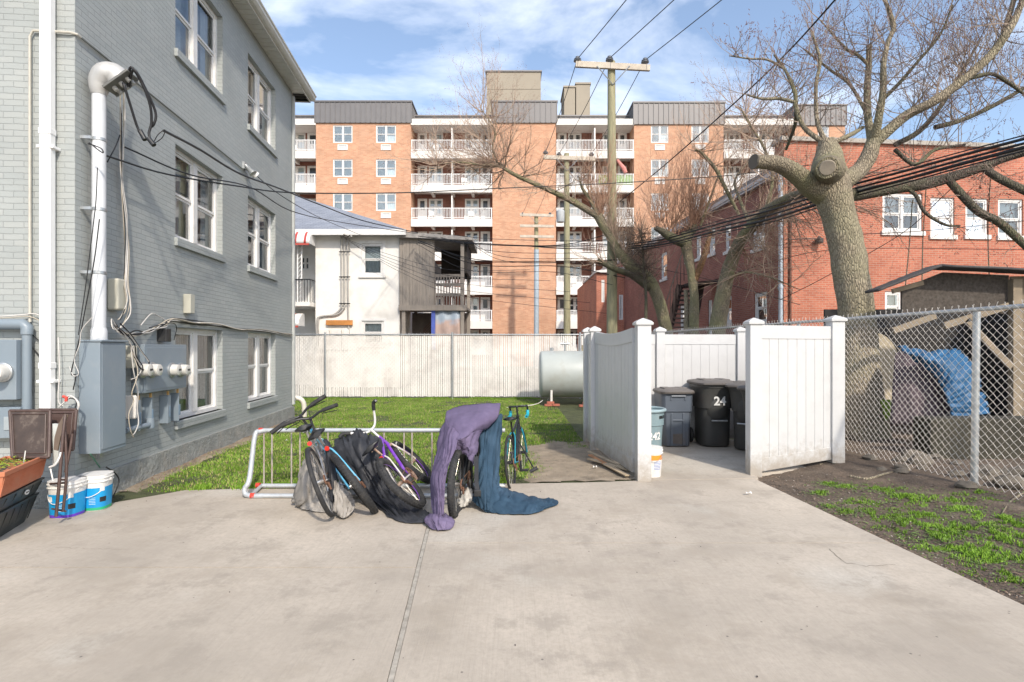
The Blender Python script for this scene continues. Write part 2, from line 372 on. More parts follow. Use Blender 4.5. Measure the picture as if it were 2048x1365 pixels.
bumpy(-7.3, 5.6, 5.6, 17.6, .09, lawn_z, lambda x, y: (x > hwx(y)-.2 if y < 12.6 else True) and not (x > 1.75 and y < 9.3)).build('lawn', LAWNB, kind='structure', smooth=60)
# bare pale dirt between the racks and the enclosure, dirt strip at the house foot
def dirtmask(x, y):                                    # 1 = bare soil, 0 = grass
    n = nzv(x, y, 1.1, 3)*.55+nzv(x, y, 3.2, 9)*.3
    a = max(0, min(1, (x-.02)/.45+n))*max(0, min(1, (9.5-y)/.8+n*1.5+.25))
    b = max(0, min(1, (x-1.0)/.4+n+.3))*max(0, min(1, (9.9-y)/.6+n))
    c = max(0, min(1, 1.15-(x-hwx(y))/.30+n*.8)) if y < 12.7 else (1 if (y < 13.4 and x < -5.2+n) else 0)
    d = max(0, min(1, (x-.7)/.3))*max(0, min(1, (y-13.6)/.5))*.8
    return max(a, b, c, d)
bumpy(-4.9, 1.6, 5.9, 13.2, .06, lambda x, y: lawn_z(x, y)+(-.016+.03*min(1, dirtmask(x, y)*1.2))+.006*nzv(x, y, 25), lambda x, y: dirtmask(x, y) > .25 and x > hwx(y) and y > LE(x)+.0).build('bare_dirt', PALE, kind='structure', smooth=60)
# dirt bed to the right of the driveway, rising a little to the fence
def bed_z(x, y):
    e = x-ex(y); f = max(0, min(1, e/2.0))
    return -.03+.10*f*f*(3-2*f)+.022*nzv(x, y, 2.5)*min(1, .3+e)+.014*nzv(x, y, 9, 2)+(.007*nzv(x, y, 30, 5))
bumpy(2.0, 14, -1.0, 9.2, .055, bed_z, lambda x, y: x > ex(y)-.12 and not (y > 6.9 and x < 3.9 and x < 3.0+(y-6.9)*2.5)).build('dirt_bed', SOIL, kind='structure', smooth=60)
bumpy(4.9, 16, 9.1, 17.2, .25, lambda x, y: .05+.1*nzv(x, y, .8), None).build('back_yard', SOIL, kind='structure', smooth=60)

# ================================================================ generic facade tools
def mbox(mb, f, u0, u1, z0, z1, o0, o1):
    mb.hexa([f(u0, z0, o0), f(u1, z0, o0), f(u1, z0, o1), f(u0, z0, o1), f(u0, z1, o0), f(u1, z1, o0), f(u1, z1, o1), f(u0, z1, o1)])
def facade(mb, f, u0, u1, z0, z1, ops, depth=.12):
    us = sorted({u0, u1, *[o[0] for o in ops], *[o[1] for o in ops]}); zs = sorted({z0, z1, *[o[2] for o in ops], *[o[3] for o in ops]})
    us = [u for u in us if u0 <= u <= u1]; zs = [z for z in zs if z0 <= z <= z1]
    for i in range(len(us)-1):
        for j in range(len(zs)-1):
            cu = (us[i]+us[i+1])/2; cz = (zs[j]+zs[j+1])/2
            if any(o[0] < cu < o[1] and o[2] < cz < o[3] for o in ops): continue
            mb.quad(f(us[i], zs[j], 0), f(us[i+1], zs[j], 0), f(us[i+1], zs[j+1], 0), f(us[i], zs[j+1], 0))
    for a, b, c, d in ops:
        for p, q in (((a, c), (b, c)), ((b, c), (b, d)), ((b, d), (a, d)), ((a, d), (a, c))):
            mb.quad(f(p[0], p[1], 0), f(q[0], q[1], 0), f(q[0], q[1], -depth), f(p[0], p[1], -depth))
def window(T, F, f, a, b, c, d, off=-.09, cols=2, fw=.05, mul=.09, rail=.5, fm=None, cur=None, dk=.05, split=True, name='window', cd=.14):
    """double hung window: frame ring, mullions, upper sash in front of lower sash"""
    fm = fm or WPAINT
    mb = MB(F)
    for x in ((a, a+fw, c, d), (b-fw, b, c, d), (a+fw, b-fw, c, c+fw), (a+fw, b-fw, d-fw, d)): mbox(mb, f, x[0], x[1], x[2], x[3], off-dk, off+.012)
    cw = (b-a-2*fw-(cols-1)*mul)/cols; s = fw*.62; zm = c+(d-c)*rail
    pn = MB(F)
    for i in range(cols):
        x0 = a+fw+i*(cw+mul); x1 = x0+cw
        if i: mbox(mb, f, x0-mul, x0, c+fw, d-fw, off-dk, off+.02)
        for z0, z1, oo in (((c+fw, zm, off-dk*.62), (zm, d-fw, off-dk*.25)) if split else ((c+fw, d-fw, off-dk*.5),)):
            w2 = dk*.3
            mbox(mb, f, x0, x0+s, z0, z1, oo-w2, oo+w2*.4); mbox(mb, f, x1-s, x1, z0, z1, oo-w2, oo+w2*.4)
            mbox(mb, f, x0+s, x1-s, z0, z0+s, oo-w2, oo+w2*.4); mbox(mb, f, x0+s, x1-s, z1-s, z1, oo-w2, oo+w2*.4)
            pn.quad(f(x0+s, z0+s, oo-.004), f(x1-s, z0+s, oo-.004), f(x1-s, z1-s, oo-.004), f(x0+s, z1-s, oo-.004))
    fo = mb.build(name, fm, T)
    pn.build('pane', GLASS, fo)
    if cur is not False:
        cm = MB(F); n = 26; oo = off-cd; rows = []
        for j in range(2):
            z = (c+fw*.5, d-fw*.5)[j]
            rows.append([f(a+fw*.5+(b-a-fw)*i/n, z, oo+.018*math.sin(i*1.9+a*7)) for i in range(n+1)])
        cm.grid(rows).build('curtain', cur or CURTAIN, fo, smooth=80)
    return fo
def backing(mb, f, a, b, c, d, o0, o1):                # dark sheet standing in for an unlit room behind an opening
    mb.quad(f(a, c, o1), f(b, c, o1), f(b, d, o1), f(a, d, o1))

# ================================================================ PAINTED BRICK HOUSE (left)
HS = Thing('painted_brick_house', 'grey painted brick three storey house with white paired windows, filling the left side', 'house', (-4.37, 5.5, 0), HT)
HF = HS.M; HW = Wall((-4.37, 5.5), (-.09, 1)); hf = lambda u, z, o: Vector((o, u, z)); ff = lambda u, z, o: Vector((u, -o, z))
PB = brick('painted_brick', (.325, .35, .345), (.36, .38, .37), (.28, .30, .295), msize=.008, bw=.19, rh=.0605, bump=.65, var=.10, msm=.5, rough=.62, stain=(.37, .38, .35), bd=.009)  # mortar tone darkened to paint shadow lines into the joints
ops = [(1.93, 3.40, .60, 1.87), (4.45, 5.92, .60, 1.87), (1.93, 3.40, 3.08, 4.35), (4.45, 5.92, 3.08, 4.35), (1.93, 3.40, 5.63, 6.93), (4.45, 5.92, 5.63, 6.93)]
LH = 7.09; TOPH = 7.42
mb = MB(HF); facade(mb, hf, 0, LH, .26, TOPH, ops, .16)
facade(mb, ff, -9, 0, .26, TOPH, [], .1)
mb.quad(Vector((0, LH, .26)), Vector((-9, LH, .26)), Vector((-9, LH, TOPH)), Vector((0, LH, TOPH)))
mb.quad(Vector((-9, 0, .26)), Vector((-9, LH, .26)), Vector((-9, LH, TOPH)), Vector((-9, 0, TOPH)))
mb.build('wall', PB, HS)
mb = MB(HF); mb.box((-9.02, -.03, -.1), (.03, LH+.03, .26)); mb.build('foundation', mat('foundation_render', (.27, .28, .265), .85, var=.2, vs=5, bump=1, bs=22, bdist=.03, dirt=(.36, .33, .28), dirts=3, dirta=.6), HS)
mb = MB(HF)
for o in ops: backing(mb, hf, o[0]-.3, o[1]+.3, o[2]-.3, o[3]+.3, 0, -.6)
mb.build('room_shade_sheet', DARK, HS)
for i, (a, b, c, d) in enumerate(ops):
    wd = window(HS, HF, hf, a, b, c, d, off=-.10, fw=.055, mul=.12, rail=.5, dk=.05, cur=CURTAIN_D if c < 1 else CURTAIN)
    mb = MB(HF); mbox(mb, hf, a-.03, b+.03, c-.11, c, -.09, .045); mb.build('sill', PB, wd, bev=.006)
    if c < 1:                                          # lighter half curtains on the ground floor
        mb = MB(HF); n = 30
        mb.grid([[hf(a+.05+(b-a-.1)*k/n, z, -.215+.012*math.sin(k*2.2)) for k in range(n+1)] for z in (c+.03, c+.03+(d-c)*.5)]); mb.build('half_curtain', mat('lace', (.5, .5, .47), .9, var=.2, vs=30), wd, smooth=80)
    else:
        mb = MB(HF); n = 12; 
        for s0, s1 in ((a+.05, a+.3), (b-.3, b-.05)):
            mb.grid([[hf(s0+(s1-s0)*k/n, z, -.21+.02*math.sin(k*2.2)) for k in range(n+1)] for z in (c+.03, d-.03)])
        mb.build('side_drape', mat('pale_drape', (.62, .62, .6), .9), wd, smooth=80)
ALU = mat('cream_aluminium', (.62, .61, .56), .42, var=.05, dirt=(.4, .38, .32), dirts=5, dirta=.3)
mb = MB(HF)                                            # soffit with grooves, fascia
z = TOPH-.02
for k in range(61):
    y0 = -1.5+k*(LH+1.9)/61; mb.box((-.35, y0, z+.0), (.27, y0+(LH+1.9)/61-.012, z+.02))
mb.box((-.5, -1.5, z+.02), (.28, LH+.40, z+.04)); mb.box((.272, -1.5, z-.03), (.292, LH+.40, z+.16)); mb.box((-9, LH+.385, z-.03), (.272, LH+.405, z+.16))
mb.box((-9, LH+.001, z), (.27, LH+.385, z+.018))
mb.build('soffit', ALU, HS)
mb = MB(HF); prof = [(.294, .03), (.294, .145), (.30, .145), (.405, .145), (.415, .155), (.425, .15), (.42, .13), (.40, .115), (.395, .07), (.37, .045), (.35, .03)]
mb.prism([Vector((x, -1.5, z+q-.02)) for x, q in prof], (0, LH+1.92, 0)); mb.build('gutter', ALU, HS)
mb = MB(HF); mb.hexa([(-9.2, -1.5, z+.17), (.30, -1.5, z+.17), (.30, LH+.4, z+.17), (-9.2, LH+.4, z+.17), (-4.2, 1.5, z+1.6), (-3.8, 1.5, z+1.6), (-3.8, LH-3, z+1.6), (-4.2, LH-3, z+1.6)]); mb.build('roof', mat('dark_shingle', (.10, .10, .105), .9, var=.3, vs=8), HS)
# rectangular white downspout on the front face + far corner downspout with boot
mb = MB(HF); q = Wall((-4.37, 5.5), (1, .09))
u0 = q.uz(94, 300)[0]; u1 = q.uz(116, 300)[0]
mb.box((u0, -.105, .95), (u1, -.03, 7.3)); 
for zz in (1.25, 3.55, 5.9): mb.box((u0-.025, -.11, zz), (u1+.03, -.0, zz+.03)); mb.box((u0-.006, -.111, zz+.14), (u1+.006, -.026, zz+.2))
mb.build('downspout', mat('white_aluminium', (.78, .78, .77), .35, var=.03), HS, bev=.006)
mb = MB(HF); mb.box((.005, LH-.09, .3), (.06, LH-.02, 7.3)); mb.build('downspout', mat('grey_aluminium', (.42, .44, .43), .4), HS, bev=.005)
mb = MB(HF); mb.tube(smooth_path([(.03, LH+.02, .42), (.05, LH+.06, .44), (.16, LH+.08, .40), (.22, LH+.09, .28), (.23, LH+.1, .0)]), .055, 12); mb.build('downspout_boot', mat('cream_plastic', (.6, .57, .5), .5), HS, smooth=50)

# ================================================================ WHITE SLAT CHAIN LINK FENCE (back)
FY = 17.3
FT = Thing('slatted_chain_link_fence', 'long chain link fence with white privacy slats across the back of the lawn', 'fence', (-2, FY, 0))
FH = 2.03; FX0 = -7.1; FX1 = 5.05
mb = MB(); x = FX0; SLAT = mat('slat_plastic', (.76, .735, .70), .6, var=.10, vs=2.5, dirt=(.42, .37, .34), dirts=1.4, dirta=.6)
while x < FX1:
    h = FH-.05-random.random()*.02; t = random.uniform(-.004, .004)
    if not (2.0 < x < 2.06): mb.box((x+t, FY+.004, .04+random.random()*.02), (x+.049+t, FY+.012, h))
    x += .0600
mb.build('privacy_slats', SLAT, FT)
def chain(mb, A, d, L_, z0f, z1, pu, pz, r, side, n3=3, spikes=True):
    """woven chain link fabric: vertical zigzag wires, linked at the bends"""
    k = 0; u = 0; A = Vector(A); d = Vector(d)
    while u < L_:
        P = []; zb = z0f(u); m = int((z1(u) - zb)/(pz/2)); s0 = 1 if k % 2 == 0 else -1
        for i in range(m+1):
            s = 1 if (i % 2 == 0) else -1
            p = A+d*(u+s*pu*.26*(1)); p = A+d*(u+s*pu*.27); p += side*(r*1.2*s); p.z = z1(u)-i*pz/2; P.append(p)
        if spikes: q = P[0].copy(); q.z += .03; q -= d*.018; P.insert(0, q)
        mb.tube(P, r, n3, caps=False); u += pu*.5
        k += 1
    return mb
# fabric: mirrored neighbours so that diamonds form
def chain(mb, A, d, L_, z0f, z1, pu, pz, r, side, n3=3, spikes=.03):
    A = Vector(A); d = Vector(d); u = 0; k = 0
    while u < L_:
        zb = z0f(u); zt = z1(u); m = int((zt-zb)/(pz/2)); P = []
        for i in range(m+1):
            s = 1 if ((i+k) % 2 == 0) else -1
            p = A+d*(u+s*pu*.25)+side*(r*1.1*s*(1 if k % 2 else -1)); p.z = zt-i*pz/2; P.append(p)
        if spikes: q = P[0].copy(); q.z += spikes*random.uniform(.8, 1.2); q += d*random.uniform(-.022, .012); P.insert(0, q)
        mb.tube(P, r, n3, caps=False); u += pu*.5; k += 1
    return mb
mb = MB(); chain(mb, (FX0, FY-.006, 0), (1, 0, 0), FX1-FX0, lambda u: .03, lambda u: FH, .12, .12, .0022, Vector((0, 1, 0)), 3, .02)
mb.build('wire_mesh', mat('white_coated_wire', (.62, .60, .57), .55), FT, fix=False)
mb = MB()
mb.tube([(FX0, FY-.02, FH-.03), (FX1, FY-.02, FH-.03)], .02, 8); mb.build('top_rail', GALV, FT, smooth=50)
for px in (651, 905, 1160, 1420): 
    x = (px-CX)/F_PX*FY
    if px in (905,): pass
    MB().cyl((x, FY-.035, -.05), (x, FY-.035, FH+.04), .032, 12).build('post', GALV, FT, smooth=50)
MB().box((-1.30, FY+.005, .0), (-1.26, FY+.02, FH-.02)).build('post', SLAT, FT)

def crack(P, w_):
    Q = []
    for a, b in zip(P[:-1], P[1:]):
        A, B = G(*a), G(*b); n = max(2, int((B-A).length/.035))
        Q += [A.lerp(B, i/n)+Vector((random.gauss(0, .006), random.gauss(0, .009), 0)) for i in range(n)]
    m = MB()
    for i in range(len(Q)-1):
        t = (Q[i+1]-Q[i]).normalized(); s = Vector((-t.y, t.x, 0))*w_*random.uniform(.4, 1.2); z = Vector((0, 0, .0025)); m.quad(Q[i]-s+z, Q[i+1]-s+z, Q[i+1]+s+z, Q[i]+s+z)
    m.build('driveway_crack', mat('crack_dirt', (.13, .11, .09), .95, var=.3), kind='structure')
random.seed(2)
crack([(1655, 1098), (1690, 1125), (1735, 1134), (1800, 1129)], .0018); crack([(860, 1060), (905, 1046), (960, 1052)], .0016); crack([(0, 1108), (120, 1096), (260, 1100)], .0012)
# ================================================================ APARTMENT BUILDING
AY = 46.0; k_ = AY/F_PX
AX = lambda px: (px-CX)*k_
AZ = lambda py: EYE+(HY-py)*k_
AP = Thing('apartment_building', 'seven storey salmon brick apartment block with white balconies and ribbed grey metal parapet', 'apartment building', (0, AY, 0))
af = lambda u, z, o: Vector((u, -o, z)); AF = AP.M
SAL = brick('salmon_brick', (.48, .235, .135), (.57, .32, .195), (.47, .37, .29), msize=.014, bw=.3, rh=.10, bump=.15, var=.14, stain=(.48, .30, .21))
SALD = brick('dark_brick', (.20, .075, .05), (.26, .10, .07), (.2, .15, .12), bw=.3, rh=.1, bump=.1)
MET = mat('ribbed_metal', (.175, .168, .168), .5, .3, var=.06, vs=1.5)
CWH = mat('white_concrete', (.70, .67, .63), .7, var=.05, vs=1, dirt=(.48, .42, .37), dirts=1.2, dirta=.4)
RAIL = mat('white_railing', (.74, .73, .71), .5)
BLINDS = [mat('blind_white', (.85, .85, .82), .8, var=.06), mat('blind_grey', (.48, .50, .50), .8, var=.1), mat('blind_dark', (.09, .09, .10), .8)]
bays = [(632, 822, 203, 247), (985, 1112, 203, 247), (1268, 1447, 205, 250), (1590, 1690, 210, 252)]
recs = [(430, 632), (822, 985), (1112, 1268), (1447, 1590)]
win = {0: [(666, 705), (752, 792)], 2: [(1302, 1337), (1383, 1418)], 3: [(1636, 1658)]}
ROW = 68; rows = range(7)
for bi, (x0, x1, yt, yb) in enumerate(bays):
    ops = []
    for (a, b) in win.get(bi, []):
        for r in rows: ops.append((AX(a), AX(b), AZ(286+r*ROW), AZ(251+r*ROW)))
    mb = MB(AF); facade(mb, af, AX(x0), AX(x1), 0, AZ(yb), ops, .15)
    for xx in (x0, x1): mb.quad((AX(xx), 0, 0), (AX(xx), 12, 0), (AX(xx), 12, AZ(yb)), (AX(xx), 0, AZ(yb)))
    mb.build('brick_bay', SAL, AP)
    mb = MB(AF)
    for o in ops: backing(mb, af, o[0], o[1], o[2], o[3], 0, -.7)
    if ops: mb.build('room_shade_sheet', DARK, AP)
    for n_, o in enumerate(ops):
        if o[3] < 1.5: continue
        zr = o[2]
        wo = window(AP, AF, af, *o, off=-.05, cols=2 if bi < 3 else 1, fw=.065, mul=.09, dk=.06, cur=BLINDS[random.choice([0, 0, 1, 0, 0])], cd=.10)
        if random.random() < .6:                        # blind half down
            hb = o[2]+(o[3]-o[2])*random.choice([.45, .3, .6, .52])
            MB(AF).box((o[0]+.06, .118, hb), (o[1]-.06, .126, o[3]-.05)).build('blind', BLINDS[0], wo)
        if bi != 3:
            m2 = MB(AF); cx_ = (o[0]+o[1])/2; a, b, c, d = cx_-.42, cx_+.42, o[2]-.62, o[2]-.16
            mbox(m2, af, a, b, c, c+.06, 0, .05); mbox(m2, af, a, b, d-.06, d, 0, .05); mbox(m2, af, a, a+.09, c+.06, d-.06, 0, .05); mbox(m2, af, b-.09, b, c+.06, d-.06, 0, .05)
            for q in range(4): mbox(m2, af, a+.09, b-.09, c+.09+q*.075, c+.125+q*.075, 0, .03)
            ac = m2.build('air_conditioner_grille', RAIL, AP)
            MB(AF).box((a+.05, -.018, c+.03), (b-.05, -.008, d-.03)).build('grille_back', BLINDS[1] if n_ != 2 else mat('blue_panel', (.13, .30, .45), .6), ac)
    # ribbed parapet, projecting a little over the brick
    mb = MB(AF); X0, X1 = AX(x0)-.06, AX(x1)+.06; Z0, Z1 = AZ(yb), AZ(yt)
    mb.box((X0, -.12, Z0), (X1, 6, Z1-.12)); n = int((X1-X0)/.42)
    for i in range(n+1): xx = X0+(X1-X0)*i/n; mb.box((xx-.03, -.17, Z0+.02), (xx+.03, -.12, Z1-.14))
    for i in range(14): yy = -.1+i*.42; mb.box((X0-.04, yy, Z0+.02), (X0, yy+.06, Z1-.14)); mb.box((X1, yy, Z0+.02), (X1+.04, yy+.06, Z1-.14))
    mb.box((X0-.08, -.20, Z1-.12), (X1+.08, 6.05, Z1)); mb.build('parapet', MET, AP)
REC = 1.7
for ri, (x0, x1) in enumerate(recs):
    X0, X1 = AX(x0), AX(x1)
    mb = MB(AF)
    mb.box((X0+.02, 1.3, AZ(238)), (X1-.02, 6, AZ(221))); n = int((X1-X0)/.42)
    for i in range(n): xx = X0+.1+(X1-X0-.2)*i/n; mb.box((xx-.03, 1.25, AZ(237)), (xx+.03, 1.3, AZ(222)))
    mb.box((X0+.02, 1.2, AZ(221)), (X1-.02, 6.05, AZ(218))); mb.build('parapet', MET, AP)
    MB(AF).box((X0, -.10, AZ(251)), (X1, 1.69, AZ(239))).build('canopy', CWH, AP)
    mid = (X0+X1)/2; wops = []
    for r in rows:
        if r == 6 and ri < 1: continue
        zf = AZ(303+r*ROW)+.02
        for a, b in ((X0, mid), (mid, X1)):
            w_ = b-a
            if a == X0: wops.append((a+w_*.36, a+w_*.72, zf+.75, zf+2.15, r))
            else: wops.append((b-w_*.72, b-w_*.36, zf+.75, zf+2.15, r))
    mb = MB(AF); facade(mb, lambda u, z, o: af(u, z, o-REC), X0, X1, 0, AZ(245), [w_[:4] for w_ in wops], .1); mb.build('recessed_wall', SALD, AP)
    mb = MB(AF)
    for w_ in wops: backing(mb, lambda u, z, o: af(u, z, o-REC), *w_[:4], 0, -.6)
    mb.build('room_shade_sheet', DARK, AP)
    for w_ in wops:
        window(AP, AF, lambda u, z, o: af(u, z, o-REC), *w_[:4], off=-.02, fw=.09, mul=.14, dk=.07, cur=BLINDS[random.choice([1, 2, 2, 1, 0])], cd=.1)
        zf = w_[2]-.75; a = X0 if w_[0] < mid else mid; b = mid if w_[0] < mid else X1; u = (b-a)
        f2 = lambda uu, z, o: af(uu, z, o-REC)
        m2 = MB(AF)                                    # white infill panel beside and below the window
        mbox(m2, f2, w_[0]-.06, w_[1]+.06, zf, w_[2]-.01, .004, .03); m2.build('white_panel', RAIL, AP)
        dx0, dx1 = (a+u*.08, a+u*.32) if a == X0 else (b-u*.32, b-u*.08)
        m2 = MB(AF); mbox(m2, f2, dx0, dx1, zf, zf+2.15, .004, .05); dr = m2.build('balcony_door', RAIL, AP)
        m2 = MB(AF); mbox(m2, f2, dx0+.22, dx1-.22, zf+1.2, zf+1.95, .052, .056); m2.build('pane', mat('dark_pane', (.05, .055, .06), .15), dr)
    for r in range(6 if ri < 3 else 5):
        zt = AZ(303+r*ROW); zb = AZ(318+r*ROW)
        m2 = MB(AF); m2.box((X0+.01, -.12, zb), (X1-.01, .0, zt)); m2.box((X0+.01, 0, zb+.35), (X1-.01, REC-.01, zt-.02))
        for q in range(1, 4): xx = X0+(X1-X0)*q/4; m2.box((xx-.12, .0, zb+.06), (xx+.12, REC-.02, zb+.35))
        m2.build('balcony_slab', CWH, AP)
        m2 = MB(AF); hz = zt+.94; xx = X0+.06
        m2.box((X0+.02, -.08, hz-.06), (X1-.02, -.02, hz)); m2.box((X0+.02, -.07, zt+.08), (X1-.02, -.03, zt+.13))
        while xx < X1-.05: m2.box((xx, -.065, zt+.12), (xx+.035, -.035, hz-.05)); xx += .125
        for q in (X0+.04, mid-.04, X1-.12): m2.box((q, -.09, zt), (q+.08, -.01, hz))
        m2.build('balcony_railing', RAIL, AP)
        m2 = MB(AF); m2.box((mid-.05, .1, zt), (mid+.05, REC, zt+2.0)); m2.build('balcony_divider', RAIL, AP)
# rooftop
BEI = mat('beige_stucco', (.33, .29, .23), .85, var=.06, vs=.7)
mb = MB(AF); mb.box((AX(972)*1.06, 4, AZ(240)), (AX(1083)*1.06, 12, AZ(142)*1.0+1.9)); zz = AZ(170)+1.5; mb.box((AX(972)*1.06-.02, 3.97, zz), (AX(1083)*1.06+.02, 4, zz+.07))
mb.build('stair_bulkhead', BEI, AP)
MB(AF).box((AX(972)*1.06-.1, 3.9, AZ(142)+1.9), (AX(1083)*1.06+.1, 12.1, AZ(142)+2.02)).build('bulkhead_coping', MET, AP)
for a, b, t in ((1129, 1151, 172), (1153, 1181, 165)):
    s = 1.07; m2 = MB(AF); m2.box((AX(a)*s, 3.5, AZ(240)), (AX(b)*s, 6.5, AZ(t)+1.5)); c_ = m2.build('rooftop_chimney', BEI, AP)
    MB(AF).box((AX(a)*s-.08, 3.42, AZ(t)+1.5), (AX(b)*s+.08, 6.58, AZ(t)+1.65)).build('cap', BEI, c_)
MB(AF).box((AX(430), 6.1, AZ(260)), (AX(1690), 14, AZ(225))).build('flat_roof', MET, AP)
MB(AF).box((AX(430), 11, 0), (AX(1690), 14, AZ(262))).build('rear_wall', SALD, AP)
# balcony things
t = Thing('privacy_screen', 'bright green screen tied along a white apartment balcony railing', 'screen', (AX(1235), AY+.02, AZ(371)))
MB().box((AX(1197), AY+.0, AZ(370)), (AX(1270)-.1, AY+.02, AZ(349))).build('fabric', mat('green_mesh', (.24, .42, .10), .9, var=.35, vs=6), t)
t = Thing('parasol', 'closed pink parasol leaning on the balcony with the green screen', 'parasol', (AX(1245), AY-.3, AZ(371)))
MB().tube([(AX(1251), AY-.1, AZ(347)), (AX(1247), AY-.1, AZ(338)), (AX(1234), AY-.1, AZ(321))], [.16, .2, .10], 8).build('folded_canopy', mat('faded_pink', (.65, .25, .22), .9, var=.2, vs=9), t)
MB().tube([(AX(1251)+.0, AY+.2, AZ(371)), (AX(1250), AY-.08, AZ(347))], .04, 6).build('pole', CWH, t)

# ================================================================ WHITE STUCCO HOUSE WITH TIMBER PORCH
WY = 22.0; kw = WY/F_PX; WX = lambda px: (px-CX)*kw; WZ = lambda py: EYE+(HY-py)*kw
WH = Thing('stucco_house', 'weathered white stucco house with grey hipped roof and red striped awnings', 'house', (WX(700), WY, 0))
wf = lambda u, z, o: Vector((u, WY-o, z))
STU = mat('white_stucco', (.74, .72, .68), .9, var=.06, vs=1.2, bump=.4, bs=25, bdist=.01, dirt=(.42, .38, .31), dirts=.9, dirta=.4)
WOOD = mat('weathered_wood', (.29, .255, .22), .9, var=.3, vs=2, stretch=(14, 14, .9), bump=.5, bs=3, bdist=.01, dirt=(.10, .085, .07), dirts=2, dirta=.6)
ops = [(WX(724), WX(766), WZ(551), WZ(487)), (WX(724), WX(768), WZ(690), WZ(642))]
mb = MB(); facade(mb, wf, WX(631), WX(799), 0, WZ(468), ops, .12)
mb.quad((WX(799), WY, 0), (WX(799), WY+8, 0), (WX(799), WY+8, WZ(468)), (WX(799), WY, WZ(468)))
mb.quad((WX(631), WY, 0), (WX(631), WY+1.5, 0), (WX(631), WY+1.5, WZ(468)), (WX(631), WY, WZ(468)))
facade(mb, lambda u, z, o: wf(u, z, o-1.5), WX(480), WX(631), 0, WZ(468), [(WX(572), WX(592), WZ(530), WZ(500))], .1)
mb.build('wall', STU, WH)
mb = MB(); backing(mb, wf, *ops[0], 0, -.6); backing(mb, wf, *ops[1], 0, -.6); mb.quad((-10.5, WY+2.2, 3), (-8, WY+2.2, 3), (-8, WY+2.2, 7), (-10.5, WY+2.2, 7)); mb.build('room_shade_sheet', DARK, WH)
for o, cc in zip(ops, (BLINDS[1], BLINDS[0])):
    wo = window(WH, None, wf, *o, off=-.04, cols=1, fw=.07, dk=.06, cur=cc)
    m2 = MB(); mbox(m2, wf, o[0]-.12, o[1]+.12, o[2]-.1, o[2], -.02, .07); m2.build('sill', STU, wo)
    m2 = MB(); mbox(m2, wf, o[0]-.1, o[0], o[2], o[3]+.1, 0, .025); mbox(m2, wf, o[1], o[1]+.1, o[2], o[3]+.1, 0, .025); mbox(m2, wf, o[0], o[1], o[3], o[3]+.1, 0, .025); m2.build('trim', WPAINT, wo)
wo = window(WH, None, lambda u, z, o: wf(u, z, o-1.5), WX(572), WX(592), WZ(530), WZ(500), off=-.03, cols=2, fw=.05, mul=.04, cur=BLINDS[2])
SHG = brick('roof_shingle', (.20, .22, .26), (.26, .28, .32), (.14, .15, .18), msize=.02, bw=.33, rh=.14, bump=.5, var=.2, rough=.85)
ex_, ez = WX(815), WZ(464); a_ = 7.8; rz = WZ(695)+8.18+0
mb = MB(); zr = 9.85
mb.quad((-16, WY-.45, ez), (ex_, WY-.45, ez), (ex_-a_, WY+a_-.45, zr), (-16, WY+a_-.45, zr))
mb.quad((ex_, WY-.45, ez), (ex_, WY+16, ez), (ex_-a_, WY+8.2, zr), (ex_-a_, WY+a_-.45, zr))
mb.quad((-16, WY+16, ez), (ex_, WY+16, ez), (ex_-a_, WY+8.2, zr), (-16, WY+8.2, zr))
mb.build('roof', SHG, WH, fix=False)
MB().box((-12, WY-.5, ez-.22), (ex_+.02, WY-.4, ez-.0)).build('eave_gutter', WPAINT, WH)
MB().box((-12, WY-.4, ez-.06), (ex_, WY+.0, ez-.03)).build('soffit', WPAINT, WH)
AWN = bpy.data.materials.new('awning_stripes'); AWN.use_nodes = True; t_ = AWN.node_tree; wv = t_.nodes.new('ShaderNodeTexWave'); wv.inputs['Scale'].default_value = .85; wv.bands_direction = 'X'
tx_ = t_.nodes.new('ShaderNodeTexCoord'); t_.links.new(tx_.outputs['Object'], wv.inputs['Vector']); crr = t_.nodes.new('ShaderNodeValToRGB'); crr.color_ramp.interpolation = 'CONSTANT'; crr.color_ramp.elements[1].position = .86; crr.color_ramp.elements[0].color = (.72, .70, .67, 1); crr.color_ramp.elements[1].color = (.42, .05, .04, 1)
t_.links.new(wv.outputs['Color'], crr.inputs[0]); t_.links.new(crr.outputs[0], t_.nodes['Principled BSDF'].inputs['Base Color'])
RED = mat('red_trim', (.45, .07, .05), .5)
def awning(x0, x1, y0, y1, d, lab):
    t = Thing('striped_awning', lab, 'awning', ((WX(x0)+WX(x1))/2, WY, WZ(y1)), group=None)
    P = []; za, zb = WZ(y0), WZ(y1)
    for i in range(9):
        an = i/8*math.pi/2; P.append((1-math.cos(an)*0-0, an))
    rws = []
    for i in range(9):
        an = i/8*math.pi*.5; oo = .0+d*math.sin(an); zz = zb+(za-zb)*math.cos(an)*.999
        rws.append([wf(WX(x0)+(WX(x1)-WX(x0))*j/16, zz+(.012 if j % 2 else 0), oo) for j in range(17)])
    MB().grid(rws).build('canopy', AWN, t, smooth=50, solid=.02)
    m2 = MB()
    for x in (x0, x1): m2.quad(*[wf(WX(x), r[0].z, WY-r[0].y) for r in rws], wf(WX(x), zb, 0))
    m2.build('side_panel', RAIL, t, solid=.015)
    m2 = MB(); mbox(m2, wf, WX(x0), WX(x1), zb-.07, zb, d-.01, d+.015); m2.build('valance', RED, t)
awning(560, 632, 462, 494, .75, 'upper white and red striped awning over the stucco house balcony')
awning(560, 609, 628, 653, .65, 'lower white and red striped awning near the ground beside the grey house corner')
t = Thing('balcony', 'small balcony with black iron railing and white post on the stucco house', 'balcony', (WX(600), WY, WZ(612)))
